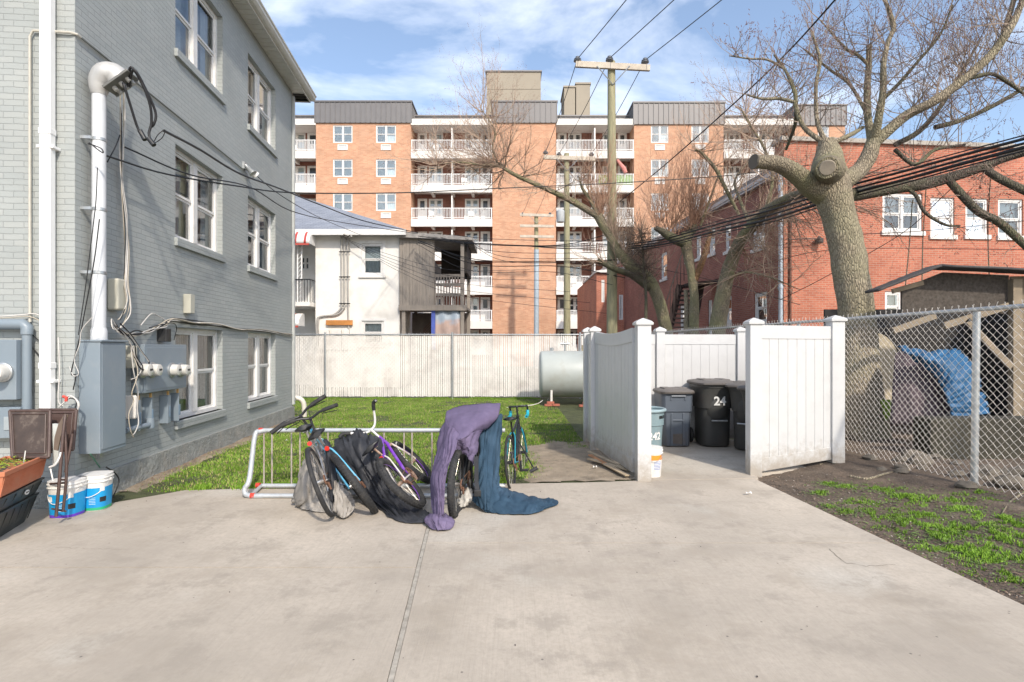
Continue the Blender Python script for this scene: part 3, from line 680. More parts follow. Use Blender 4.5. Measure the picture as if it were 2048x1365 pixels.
m2 = MB(); mbox(m2, wf, WX(530), WX(628), WZ(614), WZ(606), -1.5, .45); m2.build('floor_slab', STU, t)
m2 = MB(); IR = mat('black_iron', (.03, .03, .032), .5, .6)
for i in range(19): x = WX(530)+(WX(628)-WX(530))*i/18; mbox(m2, wf, x-.01, x+.01, WZ(606), WZ(562), .42, .44)
mbox(m2, wf, WX(530), WX(629), WZ(563), WZ(561), .41, .45)
for i in range(10): mbox(m2, wf, WX(628)-.01, WX(628)+.01, WZ(606), WZ(562), -1.4+i*.2, -1.38+i*.2)
mbox(m2, wf, WX(628)-.015, WX(628)+.015, WZ(563), WZ(561), -1.45, .44); m2.build('railing', IR, t)
m2 = MB(); mbox(m2, wf, WX(602), WX(604), WZ(606), WZ(495), .38, .42); mbox(m2, wf, WX(610), WX(612), WZ(606), WZ(495), .38, .42)
for i in range(12):
    zz = WZ(600)+i*.17; m2.beam(wf(WX(603), zz, .4), wf(WX(611), zz+.17, .4), .02, .02)
m2.build('trellis_post', RAIL, t)
# porch
PO = Thing('timber_porch', 'weathered two storey timber back porch attached beside the stucco house', 'porch', (WX(868), WY, 0))
m2 = MB(); x = WX(800)
while x < WX(867): mbox(m2, wf, x, min(x+.128, WX(868)), WZ(612), WZ(478), .10, .125); x += .134
m2.build('plank_wall', WOOD, PO)
m2 = MB(); 
for px in (925, 866, 808, 928): mbox(m2, wf, WX(px)-.07, WX(px)+.07, 0 if px != 866 else WZ(612), WZ(480), -.02 if px != 928 else -2.4, .10 if px != 928 else -2.28)
mbox(m2, wf, WX(808), WX(808)+.13, 0, WZ(480), -2.4, -2.28); m2.build('post', WOOD, PO)
m2 = MB(); mbox(m2, wf, WX(799), WX(934), WZ(622), WZ(611), .126, .18); mbox(m2, wf, WX(800), WX(932), WZ(617), WZ(612), -2.4, .1); m2.build('deck', WOOD, PO)
m2 = MB()
for y in (552, 570, 590): mbox(m2, wf, WX(868), WX(922), WZ(y+3), WZ(y-3), .01, .05)
for i in range(10): mbox(m2, wf, WX(870)+i*.113, WX(870)+i*.113+.045, WZ(611), WZ(549), .051, .075)
m2.build('railing', WOOD, PO)
m2 = MB(); m2.hexa([wf(WX(799), WZ(478), .35), wf(WX(946), WZ(484), .35), wf(WX(946), WZ(484), -2.8), wf(WX(799), WZ(478), -2.8), wf(WX(799), WZ(466), .35), wf(WX(946), WZ(478), .35), wf(WX(946), WZ(474), -2.8), wf(WX(799), WZ(460), -2.8)])
m2.build('roof', mat('old_roofing', (.30, .28, .26), .8, var=.3), PO)
m2 = MB(); mbox(m2, wf, WX(868), WX(925), WZ(545), WZ(480), -2.3, -2.25); mbox(m2, wf, WX(929), WX(934), WZ(545), WZ(480), -2.3, -.1); m2.build('porch_shade_board', mat('porch_shade', (.035, .03, .027), .9), PO)  # dark sheets standing in for the shade under the porch roof
m2 = MB(); mbox(m2, wf, WX(805), WX(925), 0, WZ(620), -2.2, -2.1); m2.build('inner_wall', mat('dim_wall', (.12, .10, .09), .9, var=.4, vs=2), PO)  # wall coloured dark for the shade below the deck
t = Thing('painted_backdrop', 'printed banner of pale sky and pink desert hills hung under the porch deck', 'banner', (WX(895), WY, WZ(668)))
BN = bpy.data.materials.new('banner_print'); BN.use_nodes = True; t_ = BN.node_tree; tx_ = t_.nodes.new('ShaderNodeTexCoord'); sp_ = t_.nodes.new('ShaderNodeSeparateXYZ'); nn = t_.nodes.new('ShaderNodeTexNoise'); nn.inputs['Scale'].default_value = 3
ad_ = t_.nodes.new('ShaderNodeMath'); ad_.operation = 'MULTIPLY_ADD'; ad_.inputs[1].default_value = .8; crr = t_.nodes.new('ShaderNodeValToRGB'); e = crr.color_ramp.elements
t_.links.new(tx_.outputs['Object'], sp_.inputs[0]); t_.links.new(tx_.outputs['Object'], nn.inputs['Vector']); t_.links.new(nn.outputs['Fac'], ad_.inputs[0]); t_.links.new(sp_.outputs['Z'], ad_.inputs[2]); t_.links.new(ad_.outputs[0], crr.inputs[0])
e[0].color = (.40, .30, .26, 1); e[0].position = .45; e[1].color = (.38, .45, .52, 1); e[1].position = .98; q = e.new(.75); q.color = (.5, .36, .30, 1); q = e.new(.9); q.color = (.45, .43, .46, 1)
t_.links.new(crr.outputs[0], t_.nodes['Principled BSDF'].inputs['Base Color'])
m2 = MB(); m2.grid([[wf(WX(870)+(WX(921)-WX(870))*i/12, z, .02+.05*math.sin(i*1.1+j)) for i in range(13)] for j, z in enumerate((WZ(700), WZ(680), WZ(660), WZ(640), WZ(622)))]); m2.build('printed_cloth', BN, t, smooth=60, solid=.006)
m2 = MB(); m2.grid([[wf(WX(863)+(WX(871)-WX(863))*i/4, z, .06) for i in range(5)] for z in (WZ(700), WZ(622))]); m2.build('blue_edge', mat('banner_blue', (.08, .12, .42), .8), t, solid=.006)
t = Thing('lattice_panel', 'dark diagonal garden lattice standing under the timber porch', 'lattice', (WX(850), WY+1, 0))
m2 = MB()
for i in range(-8, 9):
    for s in (1, -1):
        x0 = WX(840)+i*.11; a = (x0, WZ(700)); b = (x0+s*1.5, WZ(700)+1.5)
        lo, hi = WX(838), WX(862); P = []
        for tt in np.linspace(0, 1, 40):
            x = a[0]+(b[0]-a[0])*tt; z = a[1]+(b[1]-a[1])*tt
            if lo < x < hi and z < WZ(642): P.append(Vector((x, WY+1+(.01 if s > 0 else 0), z)))
        if len(P) > 1: m2.beam(P[0], P[-1], .012, .03)
m2.build('lattice', mat('brown_lattice', (.10, .06, .045), .9), t)
# conduits and rusty panel on the stucco wall
t = Thing('conduit_riser', 'bundle of grey conduits curving up the white stucco wall to the eave', 'conduit', (WX(690), WY-.1, WZ(640)))
for i, px in enumerate((684, 690, 697)):
    P = [wf(WX(px+14), WZ(474+i*2), .55), wf(WX(px+5), WZ(474+i*2), .3), wf(WX(px), WZ(480), .09), wf(WX(px), WZ(600), .07), wf(WX(px-2), WZ(618), .07), wf(WX(px-16), WZ(630), .07), wf(WX(642), WZ(634), .07), wf(WX(638-i*3), WZ(645), .07), wf(WX(637-i*3), WZ(690), .07)]
    if i == 2: P = P[:4]+[wf(WX(698), WZ(640), .07), wf(WX(700), WZ(690), .07)]
    MB().tube(smooth_path(P, 6), .035, 8).build('conduit', mat('conduit_grey', (.42, .40, .37), .5, .3), t, smooth=60)
for y in (505, 555, 608): m2 = MB(); mbox(m2, wf, WX(680), WX(702), WZ(y+1), WZ(y-1), .10, .12); m2.build('bracket', IR, t)
t = Thing('rusty_sign_panel', 'orange rusted metal strip fixed low on the white stucco wall', 'panel', (WX(680), WY-.1, WZ(652)))
m2 = MB(); mbox(m2, wf, WX(654), WX(706), WZ(651), WZ(641), .02, .14); m2.build('metal_cover', mat('rust_orange', (.48, .20, .05), .7, var=.3, vs=3), t, bev=.01)
m2 = MB()
for a, b in ((640, 660), (664, 684), (688, 700)): mbox(m2, wf, WX(a), WX(b), WZ(700), WZ(660), .01, .12)
m2.build('meter_box', CWH, t, bev=.01)

# chairs on the balconies
def mk_chair():
    T = Thing('balcony_chair', None, 'chair', (0, 0, 0), 0, 'chairs on the apartment balconies')
    MB(T.M).box((-.24, -.24, .40), (.24, .24, .45)).build('seat', RAIL, T); MB(T.M).hexa([(-.24, .22, .45), (.24, .22, .45), (.24, .26, .45), (-.24, .26, .45), (-.24, .32, .95), (.24, .32, .95), (.24, .36, .95), (-.24, .36, .95)]).build('backrest', RAIL, T)
    for sx in (-1, 1):
        for sy in (-1, 1): MB(T.M).box((sx*.21-.02, sy*.21-.02, 0), (sx*.21+.02, sy*.21+.02, .40)).build('leg', RAIL, T)
    return T
random.seed(33); ck = mk_chair().o; first = True
rn = ['far left', 'left', 'centre', 'right']
for ri, (x0, x1) in enumerate(recs):
    for r in range(5):
        for side in (0, 1):
            if ri == 0 and side == 0: continue
            if ri == 1 and r > 2: continue
            if random.random() < .35: continue
            c = ck if first else copy_tree(ck); first = False
            xm = AX(x0)+(AX(x1)-AX(x0))*(.27+.46*side)+random.uniform(-.6, .6)
            c.location = (xm, AY+.75, AZ(303+r*ROW)+.0); c.rotation_euler = (0, 0, random.uniform(-1, 1))
            c['label'] = f"white chair on the {rn[ri]} balcony stack, {['top', 'second', 'third', 'fourth', 'fifth'][r]} floor from the roof, {['left', 'right'][side]} half"
# ================================================================ RED BRICK BUILDING (right)
RT = math.atan(.086)
RB = Thing('red_brick_building', 'red brick building on the right with white framed windows, long side wall running back', 'building', (8.4, 17, 0), RT)
RF = RB.M; rff = lambda u, z, o: Vector((u, -o, z)); rlf = lambda u, z, o: Vector((-o, u, z))
RWF = Wall((8.4, 17), (1, .086)); RWL = Wall((8.4, 17), (-.086, 1))
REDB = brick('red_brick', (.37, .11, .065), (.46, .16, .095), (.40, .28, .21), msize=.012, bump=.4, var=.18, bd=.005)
REDD = brick('shaded_red_brick', (.25, .085, .06), (.32, .115, .08), (.28, .20, .16), msize=.012, bump=.4, var=.2, bd=.005)  # red brick copy darkened so the side wall's shade is in its colour
fo_ = [(1765, 1845, 386, 462), (1861, 1909, 395, 470), (1931, 1976, 397, 470), (1996, 2046, 398, 472), (1770, 1803, 583, 640)]
ops = []
for a, b, c, d in fo_:
    u0, z1 = RWF.uz(a, c); u1, _ = RWF.uz(b, c); _, z0 = RWF.uz(a, d); ops.append((u0, u1, z0, z1))
mb = MB(RF); facade(mb, rff, 0, 16, 0, 7.97, ops, .12)
mb.box((0.001, .02, 6.95), (.35, .5, 7.969)); mb.build('front_wall', REDB, RB)
mb = MB(RF)
for o in ops: backing(mb, rff, o[0]-.05, o[1]+.05, o[2]-.05, o[3]+.05, 0, -.5)
mb.build('room_shade_sheet', DARK, RB)
for i, o in enumerate(ops):
    wo = window(RB, RF, rff, *o, off=-.05, cols=2 if i == 0 else 1, fw=.07, mul=.08, dk=.05, rail=.46, cur=BLINDS[2] if i < 2 else BLINDS[1])
    MB(RF).box((o[0]+.1, .175, o[2]+(o[3]-o[2])*.5), (o[1]-.1, .185, o[3]-.06)).build('blind', BLINDS[0], wo)
    m2 = MB(RF); mbox(m2, rff, o[0]-.06, o[1]+.06, o[2]-.14, o[2]-.002, -.05, .06); m2.build('sill', WPAINT if i != 1 else CWH, wo)
mb = MB(RF); mb.box((-.12, -.1, 7.97), (16, .5, 8.10)); mb.build('coping', mat('stone_coping', (.36, .33, .29), .8), RB)
MB(RF).box((0.01, .3, 7.0), (16, 9, 7.4)).build('flat_roof', MET, RB)
lo_ = [(1505, 1530, 436, 492), (1450, 1462, 446, 500), (1418, 1430, 452, 505), (1392, 1402, 470, 515), (1372, 1380, 478, 520), (1322, 1334, 503, 556), (1508, 1534, 583, 646), (1450, 1463, 592, 646), (1416, 1424, 600, 655), (1360, 1372, 610, 665)]
ops = []
for a, b, c, d in lo_:
    u1, _ = RWL.uz(a, c); u0, z1 = RWL.uz(b, c); _, z0 = RWL.uz(b, d); ops.append((u0, u1, z0, z1))
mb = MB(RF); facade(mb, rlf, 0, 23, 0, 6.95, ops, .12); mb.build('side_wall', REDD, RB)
mb = MB(RF)
for o in ops: backing(mb, rlf, o[0]-.05, o[1]+.05, o[2]-.05, o[3]+.05, 0, -.5)
mb.build('room_shade_sheet', DARK, RB)
for o in ops:
    wo = window(RB, RF, rlf, *o, off=-.05, cols=1, fw=.08, dk=.05, cur=random.choice(BLINDS))
    m2 = MB(RF); mbox(m2, rlf, o[0]-.06, o[1]+.06, o[2]-.12, o[2]-.002, -.05, .06); m2.build('sill', CWH, wo)
mb = MB(RF); mb.box((-.16, -.02, 6.95), (.5, 23, 7.02)); mb.box((-.20, -.02, 7.02), (-.10, 23, 7.14)); mb.build('eave_gutter', mat('grey_blue_metal', (.42, .45, .49), .4, .4), RB)
mb = MB(RF); mb.cyl((-.14, -.06, 0), (-.14, -.06, 7.05), .065, 12)
for zz in (1.5, 3.4, 5.3): mb.cyl((-.14, -.06, zz), (-.14, -.06, zz+.07), .08, 12)
mb.build('downpipe', mat('pale_pipe', (.40, .46, .52), .4, .3), RB, smooth=50)
MB(RF).cyl((.18, -.05, 0), (.18, -.05, 6.9), .04, 8).build('downpipe', mat('brown_pipe', (.13, .05, .03), .5), RB, smooth=50)
m2 = MB(RF); u, z = RWF.uz(1632, 482); m2.tube([(.0, -.25, z-.02), (u-.15, -.2, z+.02)], .018, 6); m2.lathe([(.05, -.12), (.12, -.1), (.13, .02), (.06, .06), (.02, .12)], 10, Matrix.Translation((u, -.15, z)))
m2.build('wall_lamp', mat('dark_bronze', (.06, .05, .045), .5), RB, smooth=50)
# projecting far wing
RW2 = Thing('brick_annex', 'lower red brick annex with narrow white windows at the far end of the side wall', 'building', (5.3, 34, 0), 0)
q = 34/F_PX; f3 = lambda u, z, o: Vector((u, 34-o, z)); X_ = lambda px: (px-CX)*q; Z_ = lambda py: EYE+(HY-py)*q
op3 = [(X_(1203), X_(1209), Z_(605), Z_(560)), (X_(1238), X_(1246), Z_(640), Z_(590)), (X_(1258), X_(1264), Z_(590), Z_(550)), (X_(1290), X_(1297), Z_(650), Z_(590))]
mb = MB(); facade(mb, f3, X_(1193), X_(1345), 0, Z_(546), op3, .1); mb.quad((X_(1193), 34, 0), (X_(1193), 44, 0), (X_(1193), 44, Z_(546)), (X_(1193), 34, Z_(546))); mb.build('wall', REDB, RW2)
for o in op3: window(RW2, None, f3, *o, off=-.03, cols=1, fw=.06, dk=.05, cur=BLINDS[0], rail=.5)
MB().hexa([(X_(1190), 33.8, Z_(546)), (X_(1350), 33.8, Z_(546)), (X_(1350), 40, Z_(546)), (X_(1190), 40, Z_(546)), (X_(1190), 33.8, Z_(543)), (X_(1350), 33.8, Z_(520)), (X_(1350), 40, Z_(520)), (X_(1190), 40, Z_(543))]).build('roof', CWH, RW2)
# fire stair
FS = Thing('fire_stair', 'dark iron exterior stair with open treads against the red side wall', 'staircase', (8.4, 17, 0), RT)
IRN = mat('rusty_dark_iron', (.045, .03, .028), .7, .3)
ua, za = RWL.uz(1358, 660); ub, zb = RWL.uz(1400, 575, -.9)
A = RF.inverted() @ W(1350, 664, 21.5); B = RF.inverted() @ W(1398, 574, 21.5)
A2 = A+Vector((0, 1.0, 0)); B2 = B+Vector((0, 1.0, 0))
for k in range(11):
    t_ = k/10; a = A.lerp(B, t_); b = A2.lerp(B2, t_)
    P0 = RF.inverted() @ W(1340+22*t_, 664-90*t_, 21.5); P1 = RF.inverted() @ W(1385+14*t_, 664-90*t_, 21.5)
    MB(RF).beam(P0, P1, .24, .06).build('tread', IRN, FS)
for s0, s1 in ((1336, 1360), (1384, 1402)):
    P0 = RF.inverted() @ W(s0, 672, 21.5); P1 = RF.inverted() @ W(s1, 570, 21.5)
    MB(RF).beam(P0, P1, .06, .26).build('stringer', IRN, FS)
P0 = RF.inverted() @ W(1334, 600, 21.4); P1 = RF.inverted() @ W(1368, 495, 21.4); m2 = MB(RF); m2.beam(P0, P1, .04, .05)
for k in range(6): a = P0.lerp(P1, k/5); m2.beam(a, a-Vector((0, 0, 1.3)), .025, .025)
m2.build('handrail', IRN, FS)
P0 = RF.inverted() @ W(1368, 572, 21.4); P1 = RF.inverted() @ W(1428, 566, 21.4); MB(RF).beam(P0, P1, 1.2, .12).build('landing', IRN, FS)

# ================================================================ VINYL BIN ENCLOSURE
VE = Thing('vinyl_enclosure', 'white vinyl plank enclosure with capped posts around the wheeled bins', 'fence', (2.9, 8, 0))
def vpost(x, y, h, wd=.14, z0=-.03):
    m = MB(); m.box((x-wd/2, y-wd/2, z0), (x+wd/2, y+wd/2, h-.07)); p = m.build('post', WHITE, VE, bev=.006)
    m = MB(); c = wd/2+.022; M_ = Matrix.Translation((x, y, h-.07)) @ Matrix.Rotation(0, 4, 'Z')
    m.lathe([(c*1.0, 0), (c*1.02, .022), (c*.93, .034), (c*.12, .075), (.001, .078)], 4, M_ @ Matrix.Scale(1, 4), pw=2)
    for v in m.v: pass
    m.build('post_cap', WHITE, p, bev=.003)
    return p
# square lathe: with 4 sides starting at 45 degrees radius is to the corner, so scale
def vpost(x, y, h, wd=.14, z0=-.03, lean=(0, 0)):
    m = MB(); H = h-.07; l = Vector((lean[0], lean[1], 0))
    def ring(z, r): o = l*(z/h); return [(x-r+o.x, y-r+o.y, z), (x+r+o.x, y-r+o.y, z), (x+r+o.x, y+r+o.y, z), (x-r+o.x, y+r+o.y, z)]
    m.hexa(ring(z0, wd/2)+ring(H, wd/2)); p = m.build('post', WHITE, VE, bev=.007)
    m = MB(); c = wd/2+.022
    m.hexa(ring(H-.012, c*.98)+ring(H+.018, c)); m.hexa(ring(H+.0181, c*.97)+ring(H+.035, c*.80)); m.hexa(ring(H+.0351, c*.82)+ring(H+.072, .006))
    m.build('post_cap', WHITE, p, bev=.002); return p
def vpanel(A, B, z0, z1, z0b=None, dip=0.0, th=.04, bw=.152):
    A = Vector((A[0], A[1], 0)); B = Vector((B[0], B[1], 0)); d = (B-A); Ln = d.length; d.normalize(); n = Vector((d.y, -d.x, 0))
    z0b = z0 if z0b is None else z0b
    zz0 = lambda u: z0+(z0b-z0)*u/Ln; zz1 = lambda u: z1-dip*math.sin(math.pi*u/Ln)
    def bx(m, u0, u1, a, b, t):                        # a, b functions of u
        P = [A+d*u0-n*t, A+d*u1-n*t, A+d*u1+n*t, A+d*u0+n*t]; us = [u0, u1, u1, u0]
        m.hexa([p+Vector((0, 0, a(u))) for p, u in zip(P, us)]+[p+Vector((0, 0, b(u))) for p, u in zip(P, us)])
    m = MB(); N_ = max(1, round(Ln/bw)); s = Ln/N_
    for i in range(N_): bx(m, i*s+.005, (i+1)*s-.005, lambda u: zz0(u)+.13, lambda u: zz1(u)-.15, th*.42)
    bx(m, 0, Ln, lambda u: zz0(u)+.14, lambda u: zz1(u)-.16, th*.30)
    pn = m.build('panel', WHITE, VE)
    m = MB(); K_ = 8 if dip else 1
    for i in range(K_): bx(m, Ln*i/K_, Ln*(i+1)/K_, lambda u: zz1(u)-.17, lambda u: zz1(u), th*.62)
    m.build('top_rail', WHITE, VE)
    m = MB(); bx(m, 0, Ln, lambda u: zz0(u), lambda u: zz0(u)+.16, th*.62); m.build('bottom_rail', WHITE, VE)
PFL = (1.58, 6.64); PFR = (3.045, 6.93); PR = (4.36, 7.42); PB2 = (1.30, 8.65); PA = (1.30, 9.45); PBK = (2.54, 9.45); PBR = (3.92, 9.45)
vpost(*PFL, 1.95, .165); vpost(*PFR, 1.97, .15); vpost(*PR, 2.03, .17, .05); vpost(*PB2, 1.93, .14); vpost(*PA, 1.94, .14); vpost(*PBK, 1.95, .14); vpost(*PBR, 1.95, .14); vpost(4.6, 9.45, 1.95, .14)
def sh(a, b, t=.08): a = Vector(a); b = Vector(b); d = (b-a).normalized()*t; return a+d, b-d
vpanel(*sh((1.51, 6.7), PB2), .06, 1.84, dip=.05); vpanel(*sh(PB2, PA), .04, 1.82); vpanel(*sh(PA, PBK), .04, 1.82); vpanel(*sh(PBK, PBR), .04, 1.82); vpanel(*sh(PBR, (4.6, 9.45)), .04, 1.82)
vpanel(*sh(PFR, PR), .03, 1.88, .10); vpanel(*sh(PR, (4.6, 9.45)), .1, 1.85)
vpanel(*sh((4.42, 7.46), (4.62, 9.35)), .1, 1.85) if False else None

# ---------------------------------------------------------------- lettering
def text_pts(s, size, bold=.0):
    c = bpy.data.curves.new('t', 'FONT'); c.body = s; c.size = size; c.align_x = 'CENTER'; c.align_y = 'CENTER'; c.extrude = 0; c.offset = bold; c.resolution_u = 3
    o = bpy.data.objects.new('t', c); COL.objects.link(o); dg = bpy.context.evaluated_depsgraph_get(); dg.update()
    me = bpy.data.meshes.new_from_object(o.evaluated_get(dg)); vs = [v.co.copy() for v in me.vertices]; fs = [tuple(p.vertices) for p in me.polygons]
    bpy.data.objects.remove(o); bpy.data.curves.remove(c); bpy.data.meshes.remove(me); return vs, fs
def text_on(s, size, fmap, name, mt, parent, bold=0, stencil=False):
    vs, fs = text_pts(s, size, bold); m = MB(); m.v = [Vector(fmap(v.x, v.y)) for v in vs]; m.f = fs; return m.build(name, mt, parent, fix=False)
STENC = mat('white_stencil_paint', (.70, .70, .68), .7, var=.1, vs=30, dirt=(.2, .2, .2), dirts=40, dirta=.5)
# ---------------------------------------------------------------- wheeled bins
BIN = mat('dark_bin_plastic', (.055, .055, .052), .5, var=.2, vs=3, bump=.25, bs=90, bdist=.003, dirt=(.085, .065, .05), dirts=2.5, dirta=.6)
BINL = mat('bin_lid_plastic', (.13, .118, .11), .6, var=.15, vs=4, dirt=(.14, .12, .10), dirts=4, dirta=.6)
GBIN = mat('slate_bin_plastic', (.095, .115, .145), .5, var=.12, vs=3, bump=.25, bs=90, bdist=.003, dirt=(.10, .075, .06), dirts=2.0, dirta=.75)
def bin_cart(loc, rz, label, txt=None, body=BIN, lid=BINL, h=1.06, w=.62, dp=.70, square=False):
    T = Thing('wheeled_bin', label, 'bin', loc, rz, None if square else 'dark wheeled bins in the white enclosure'); F = T.M
    pw = 9 if square else 3.6
    prof = [(.36, .02), (.375, .05), (.385, .35), (.40, .62), (.435, .63), (.46, .80), (.485, .92), (.50, .96), (.515, .965), (.515, 1.0)]
    if square: prof = [(.40, .02), (.41, .05), (.435, .66), (.47, .67), (.485, .99), (.50, 1.0)]
    m = MB(F)
    m.lathe([(r, z*(h-.09)) for r, z in prof], 32, Matrix.Identity(4), True, w, dp, pw); m.build('body', body, T, smooth=40)
    # lid: crowned, overhanging, with raised pads and hinge edge
    m = MB(F); z = h-.085
    m.lathe([(.52, z), (.535, z+.012), (.535, z+.035), (.50, z+.055), (.30, z+.078), (.02, z+.085)], 32, Matrix.Translation((0, -.01, 0)), True, w, dp*1.04, 7); L_ = m.build('lid', lid, T, smooth=40)
    for sx in (-1, 1): MB(F).box((sx*w*.24-.07, -dp*.30, z+.066), (sx*w*.24+.07, dp*.18, z+.088)).build('lid_pad', lid, L_, bev=.01)
    MB(F).box((-w*.42, -dp*.545, z+.004), (w*.42, -dp*.515, z+.03)).build('lid_lip', lid, L_, bev=.006)
    # rear handle and wheels
    m = MB(F); m.tube([(-w*.3, dp*.50, z-.03), (-w*.3, dp*.60, z+.01), (w*.3, dp*.60, z+.01), (w*.3, dp*.50, z-.03)], .016, 8); m.build('handle', body, T, smooth=50)
    for sx in (-1, 1):
        m = MB(F); m.torus(.10, .028, 20, 8, 1, Matrix.Translation((sx*w*.44, dp*.36, .128)) @ Matrix.Rotation(R(90), 4, 'Z')); m.cyl((sx*w*.44-.015, dp*.36, .128), (sx*w*.44+.015, dp*.36, .128), .085, 14); m.build('wheel', RUBBER, T, smooth=40)
    if square:
        m = MB(F)                                      # front handle bar, ribs and stop bar
        m.box((-w*.22, -dp*.53, h*.86), (w*.22, -dp*.515, h*.885)); m.build('front_handle', mat('grey_handle', (.22, .24, .27), .5), T, bev=.004)
        for sx in (-.22, .22): MB(F).box((sx*w-.012, -dp*.50, h*.80), (sx*w+.012, -dp*.47, h*.87)).build('rib', body, T)
        for sx in (-.18, .18): MB(F).box((sx*w-.015, -dp*.455, .03), (sx*w+.015, -dp*.40, h*.58)).build('rib', body, T, bev=.005)
        MB(F).box((-w*.17, -dp*.452, h*.44), (w*.17, -dp*.41, h*.47)).build('stop_bar', body, T, bev=.005)
        MB(F).box((-w*.17, -dp*.418, h*.06), (w*.17, -dp*.404, h*.43)).build('recess_panel', mat('brown_stained_plastic', (.10, .085, .075), .6, var=.3), T)
    else:
        m = MB(F); m.cyl((-w*.2, -dp*.47, h*.40), (w*.2, -dp*.47, h*.40), .014, 8); m.build('stop_bar', GALV, T)
        m = MB(F)                                       # flared front bulge
        m.lathe([(.30, .42*h), (.36, .50*h), (.375, .62*h), (.36, .74*h), (.20, .84*h)], 20, Matrix.Translation((0, -dp*.14, 0)), True, w*.95, dp*.92, 2.4); m.build('front_bulge', body, T, smooth=50)
    if txt:
        s, sz, cx_, cz_, yy, sp = txt
        text_on(s, sz, lambda x, y: F @ Vector((cx_+x, yy+(x+cx_)**2*sp, cz_+y)), 'stencilled_number', STENC, T, .006)
    return T
bin_cart((2.64, 9.02, .005), R(1), 'square slate grey wheeled bin with front handle, beside the round can', h=.94, w=.52, dp=.56, body=GBIN, square=True)
bin_cart((3.28, 9.02, .005), R(0), 'dark wheeled bin stencilled with large white 24', ('24', .19, .0, .74, -.352, .75), h=1.08)
bin_cart((3.74, 8.62, .005), R(-38), 'dark wheeled bin just right of the one marked 24', h=1.06, w=.58, dp=.66)
bin_cart((3.72, 8.05, .005), R(-48), 'dark wheeled bin nearest the right gate post, half hidden', h=1.06, w=.58, dp=.66)
# round can 242
T = Thing('round_trash_can', 'round blue grey trash can stencilled 242 behind the front gate post', 'trash can', (1.79, 7.45, .005)); F = T.M
CAN = mat('can_plastic', (.185, .26, .285), .5, var=.08, vs=4, bump=.2, bs=80, bdist=.003, dirt=(.30, .33, .33), dirts=7, dirta=.5)
m = MB(F); m.lathe([(.20, 0), (.215, .01), (.232, .38), (.243, .55), (.257, .56), (.262, .74)], 40); m.lathe([(.25, .735), (.235, .5), (.20, .05)], 40, caps=False); m.build('body', CAN, T, smooth=40)
m = MB(F); m.torus(.272, .022, 40, 8, 1.0, Matrix.Translation((0, 0, .755)) @ Matrix.Rotation(R(90), 4, 'X')); m.build('rim', mat('pale_rim', (.27, .36, .39), .5), T, smooth=50)
cyl_map = lambda r, a0, z0, tp=0: (lambda x, y: F @ Vector(((r+tp*y)*math.sin(a0+x/r), -(r+tp*y)*math.cos(a0+x/r), z0+y)))
text_on('242', .135, cyl_map(.240, R(22), .42, .03), 'stencilled_number', STENC, T, .004)
text_on('BRUTE', .05, cyl_map(.2655, R(50), .67, .03), 'maker_lettering', BLACKP, T, .003)
# white bucket with label
def bucket(T, F, r0, r1, h, mt, rings=True, lip=.0, sq=2):
    m = MB(F); m.lathe([(r0, 0), (r0+.004, .006), (r1-.004, h*.80), (r1+.008, h*.81), (r1+.008, h*.83), (r1, h*.835), (r1+.001, h*.90), (r1+.009, h*.905), (r1+.009, h*.925), (r1+.001, h*.93), (r1+.003, h)], 36, pw=sq)
    m.lathe([(r1-.004, h), (r0-.004, .01)], 36, caps=False, pw=sq); return m.build('body', mt, T, smooth=40)
T = Thing('plastic_bucket', 'white bucket with orange label band standing at the gate post', 'bucket', (1.725, 6.86, .0)); F = T.M
WPL = mat('white_plastic', (.74, .73, .70), .45, var=.04, dirt=(.45, .4, .33), dirts=9, dirta=.5)
bucket(T, F, .125, .146, .36, WPL)
def band(F, r0, r1, z0, z1, a0, a1, mt, name, T, n=20, pw=2):
    rows_ = []
    for r, z in ((r0, z0), (r1, z1)):
        L_ = []
        for i in range(n+1):
            a = a0+(a1-a0)*i/n; c, s = math.cos(a-math.pi/2), math.sin(a-math.pi/2); e = (abs(c)**pw+abs(s)**pw)**(-1/pw)
            L_.append(Vector((r*c*e, r*s*e, z)))
        rows_.append(L_)
    return MB(F).grid(rows_).build(name, mt, T, smooth=60)
band(F, .1415, .1435, .215, .275, -3.1, 3.1, mat('label_orange', (.80, .27, .03), .5), 'orange_label', T, 40)
for k, (z, sz, s) in enumerate(((.185, .028, 'PREMIUM'), (.155, .02, 'JOINT COMPOUND'))):
    pass
for k in range(6): band(F, .1385-k*.0005, .1386-k*.0005, .19-k*.018, .197-k*.018, .05+.08*random.random(), .9-.1*random.random(), mat('label_blue', (.12, .2, .45), .6), 'printed_line', T, 10)
m = MB(F); m.tube(smooth_path([(-.15, .0, .35), (-.13, -.08, .26), (0, -.155, .20), (.10, -.13, .25), (.15, 0, .35)], 6), .003, 6); m.build('handle', GALV, T)

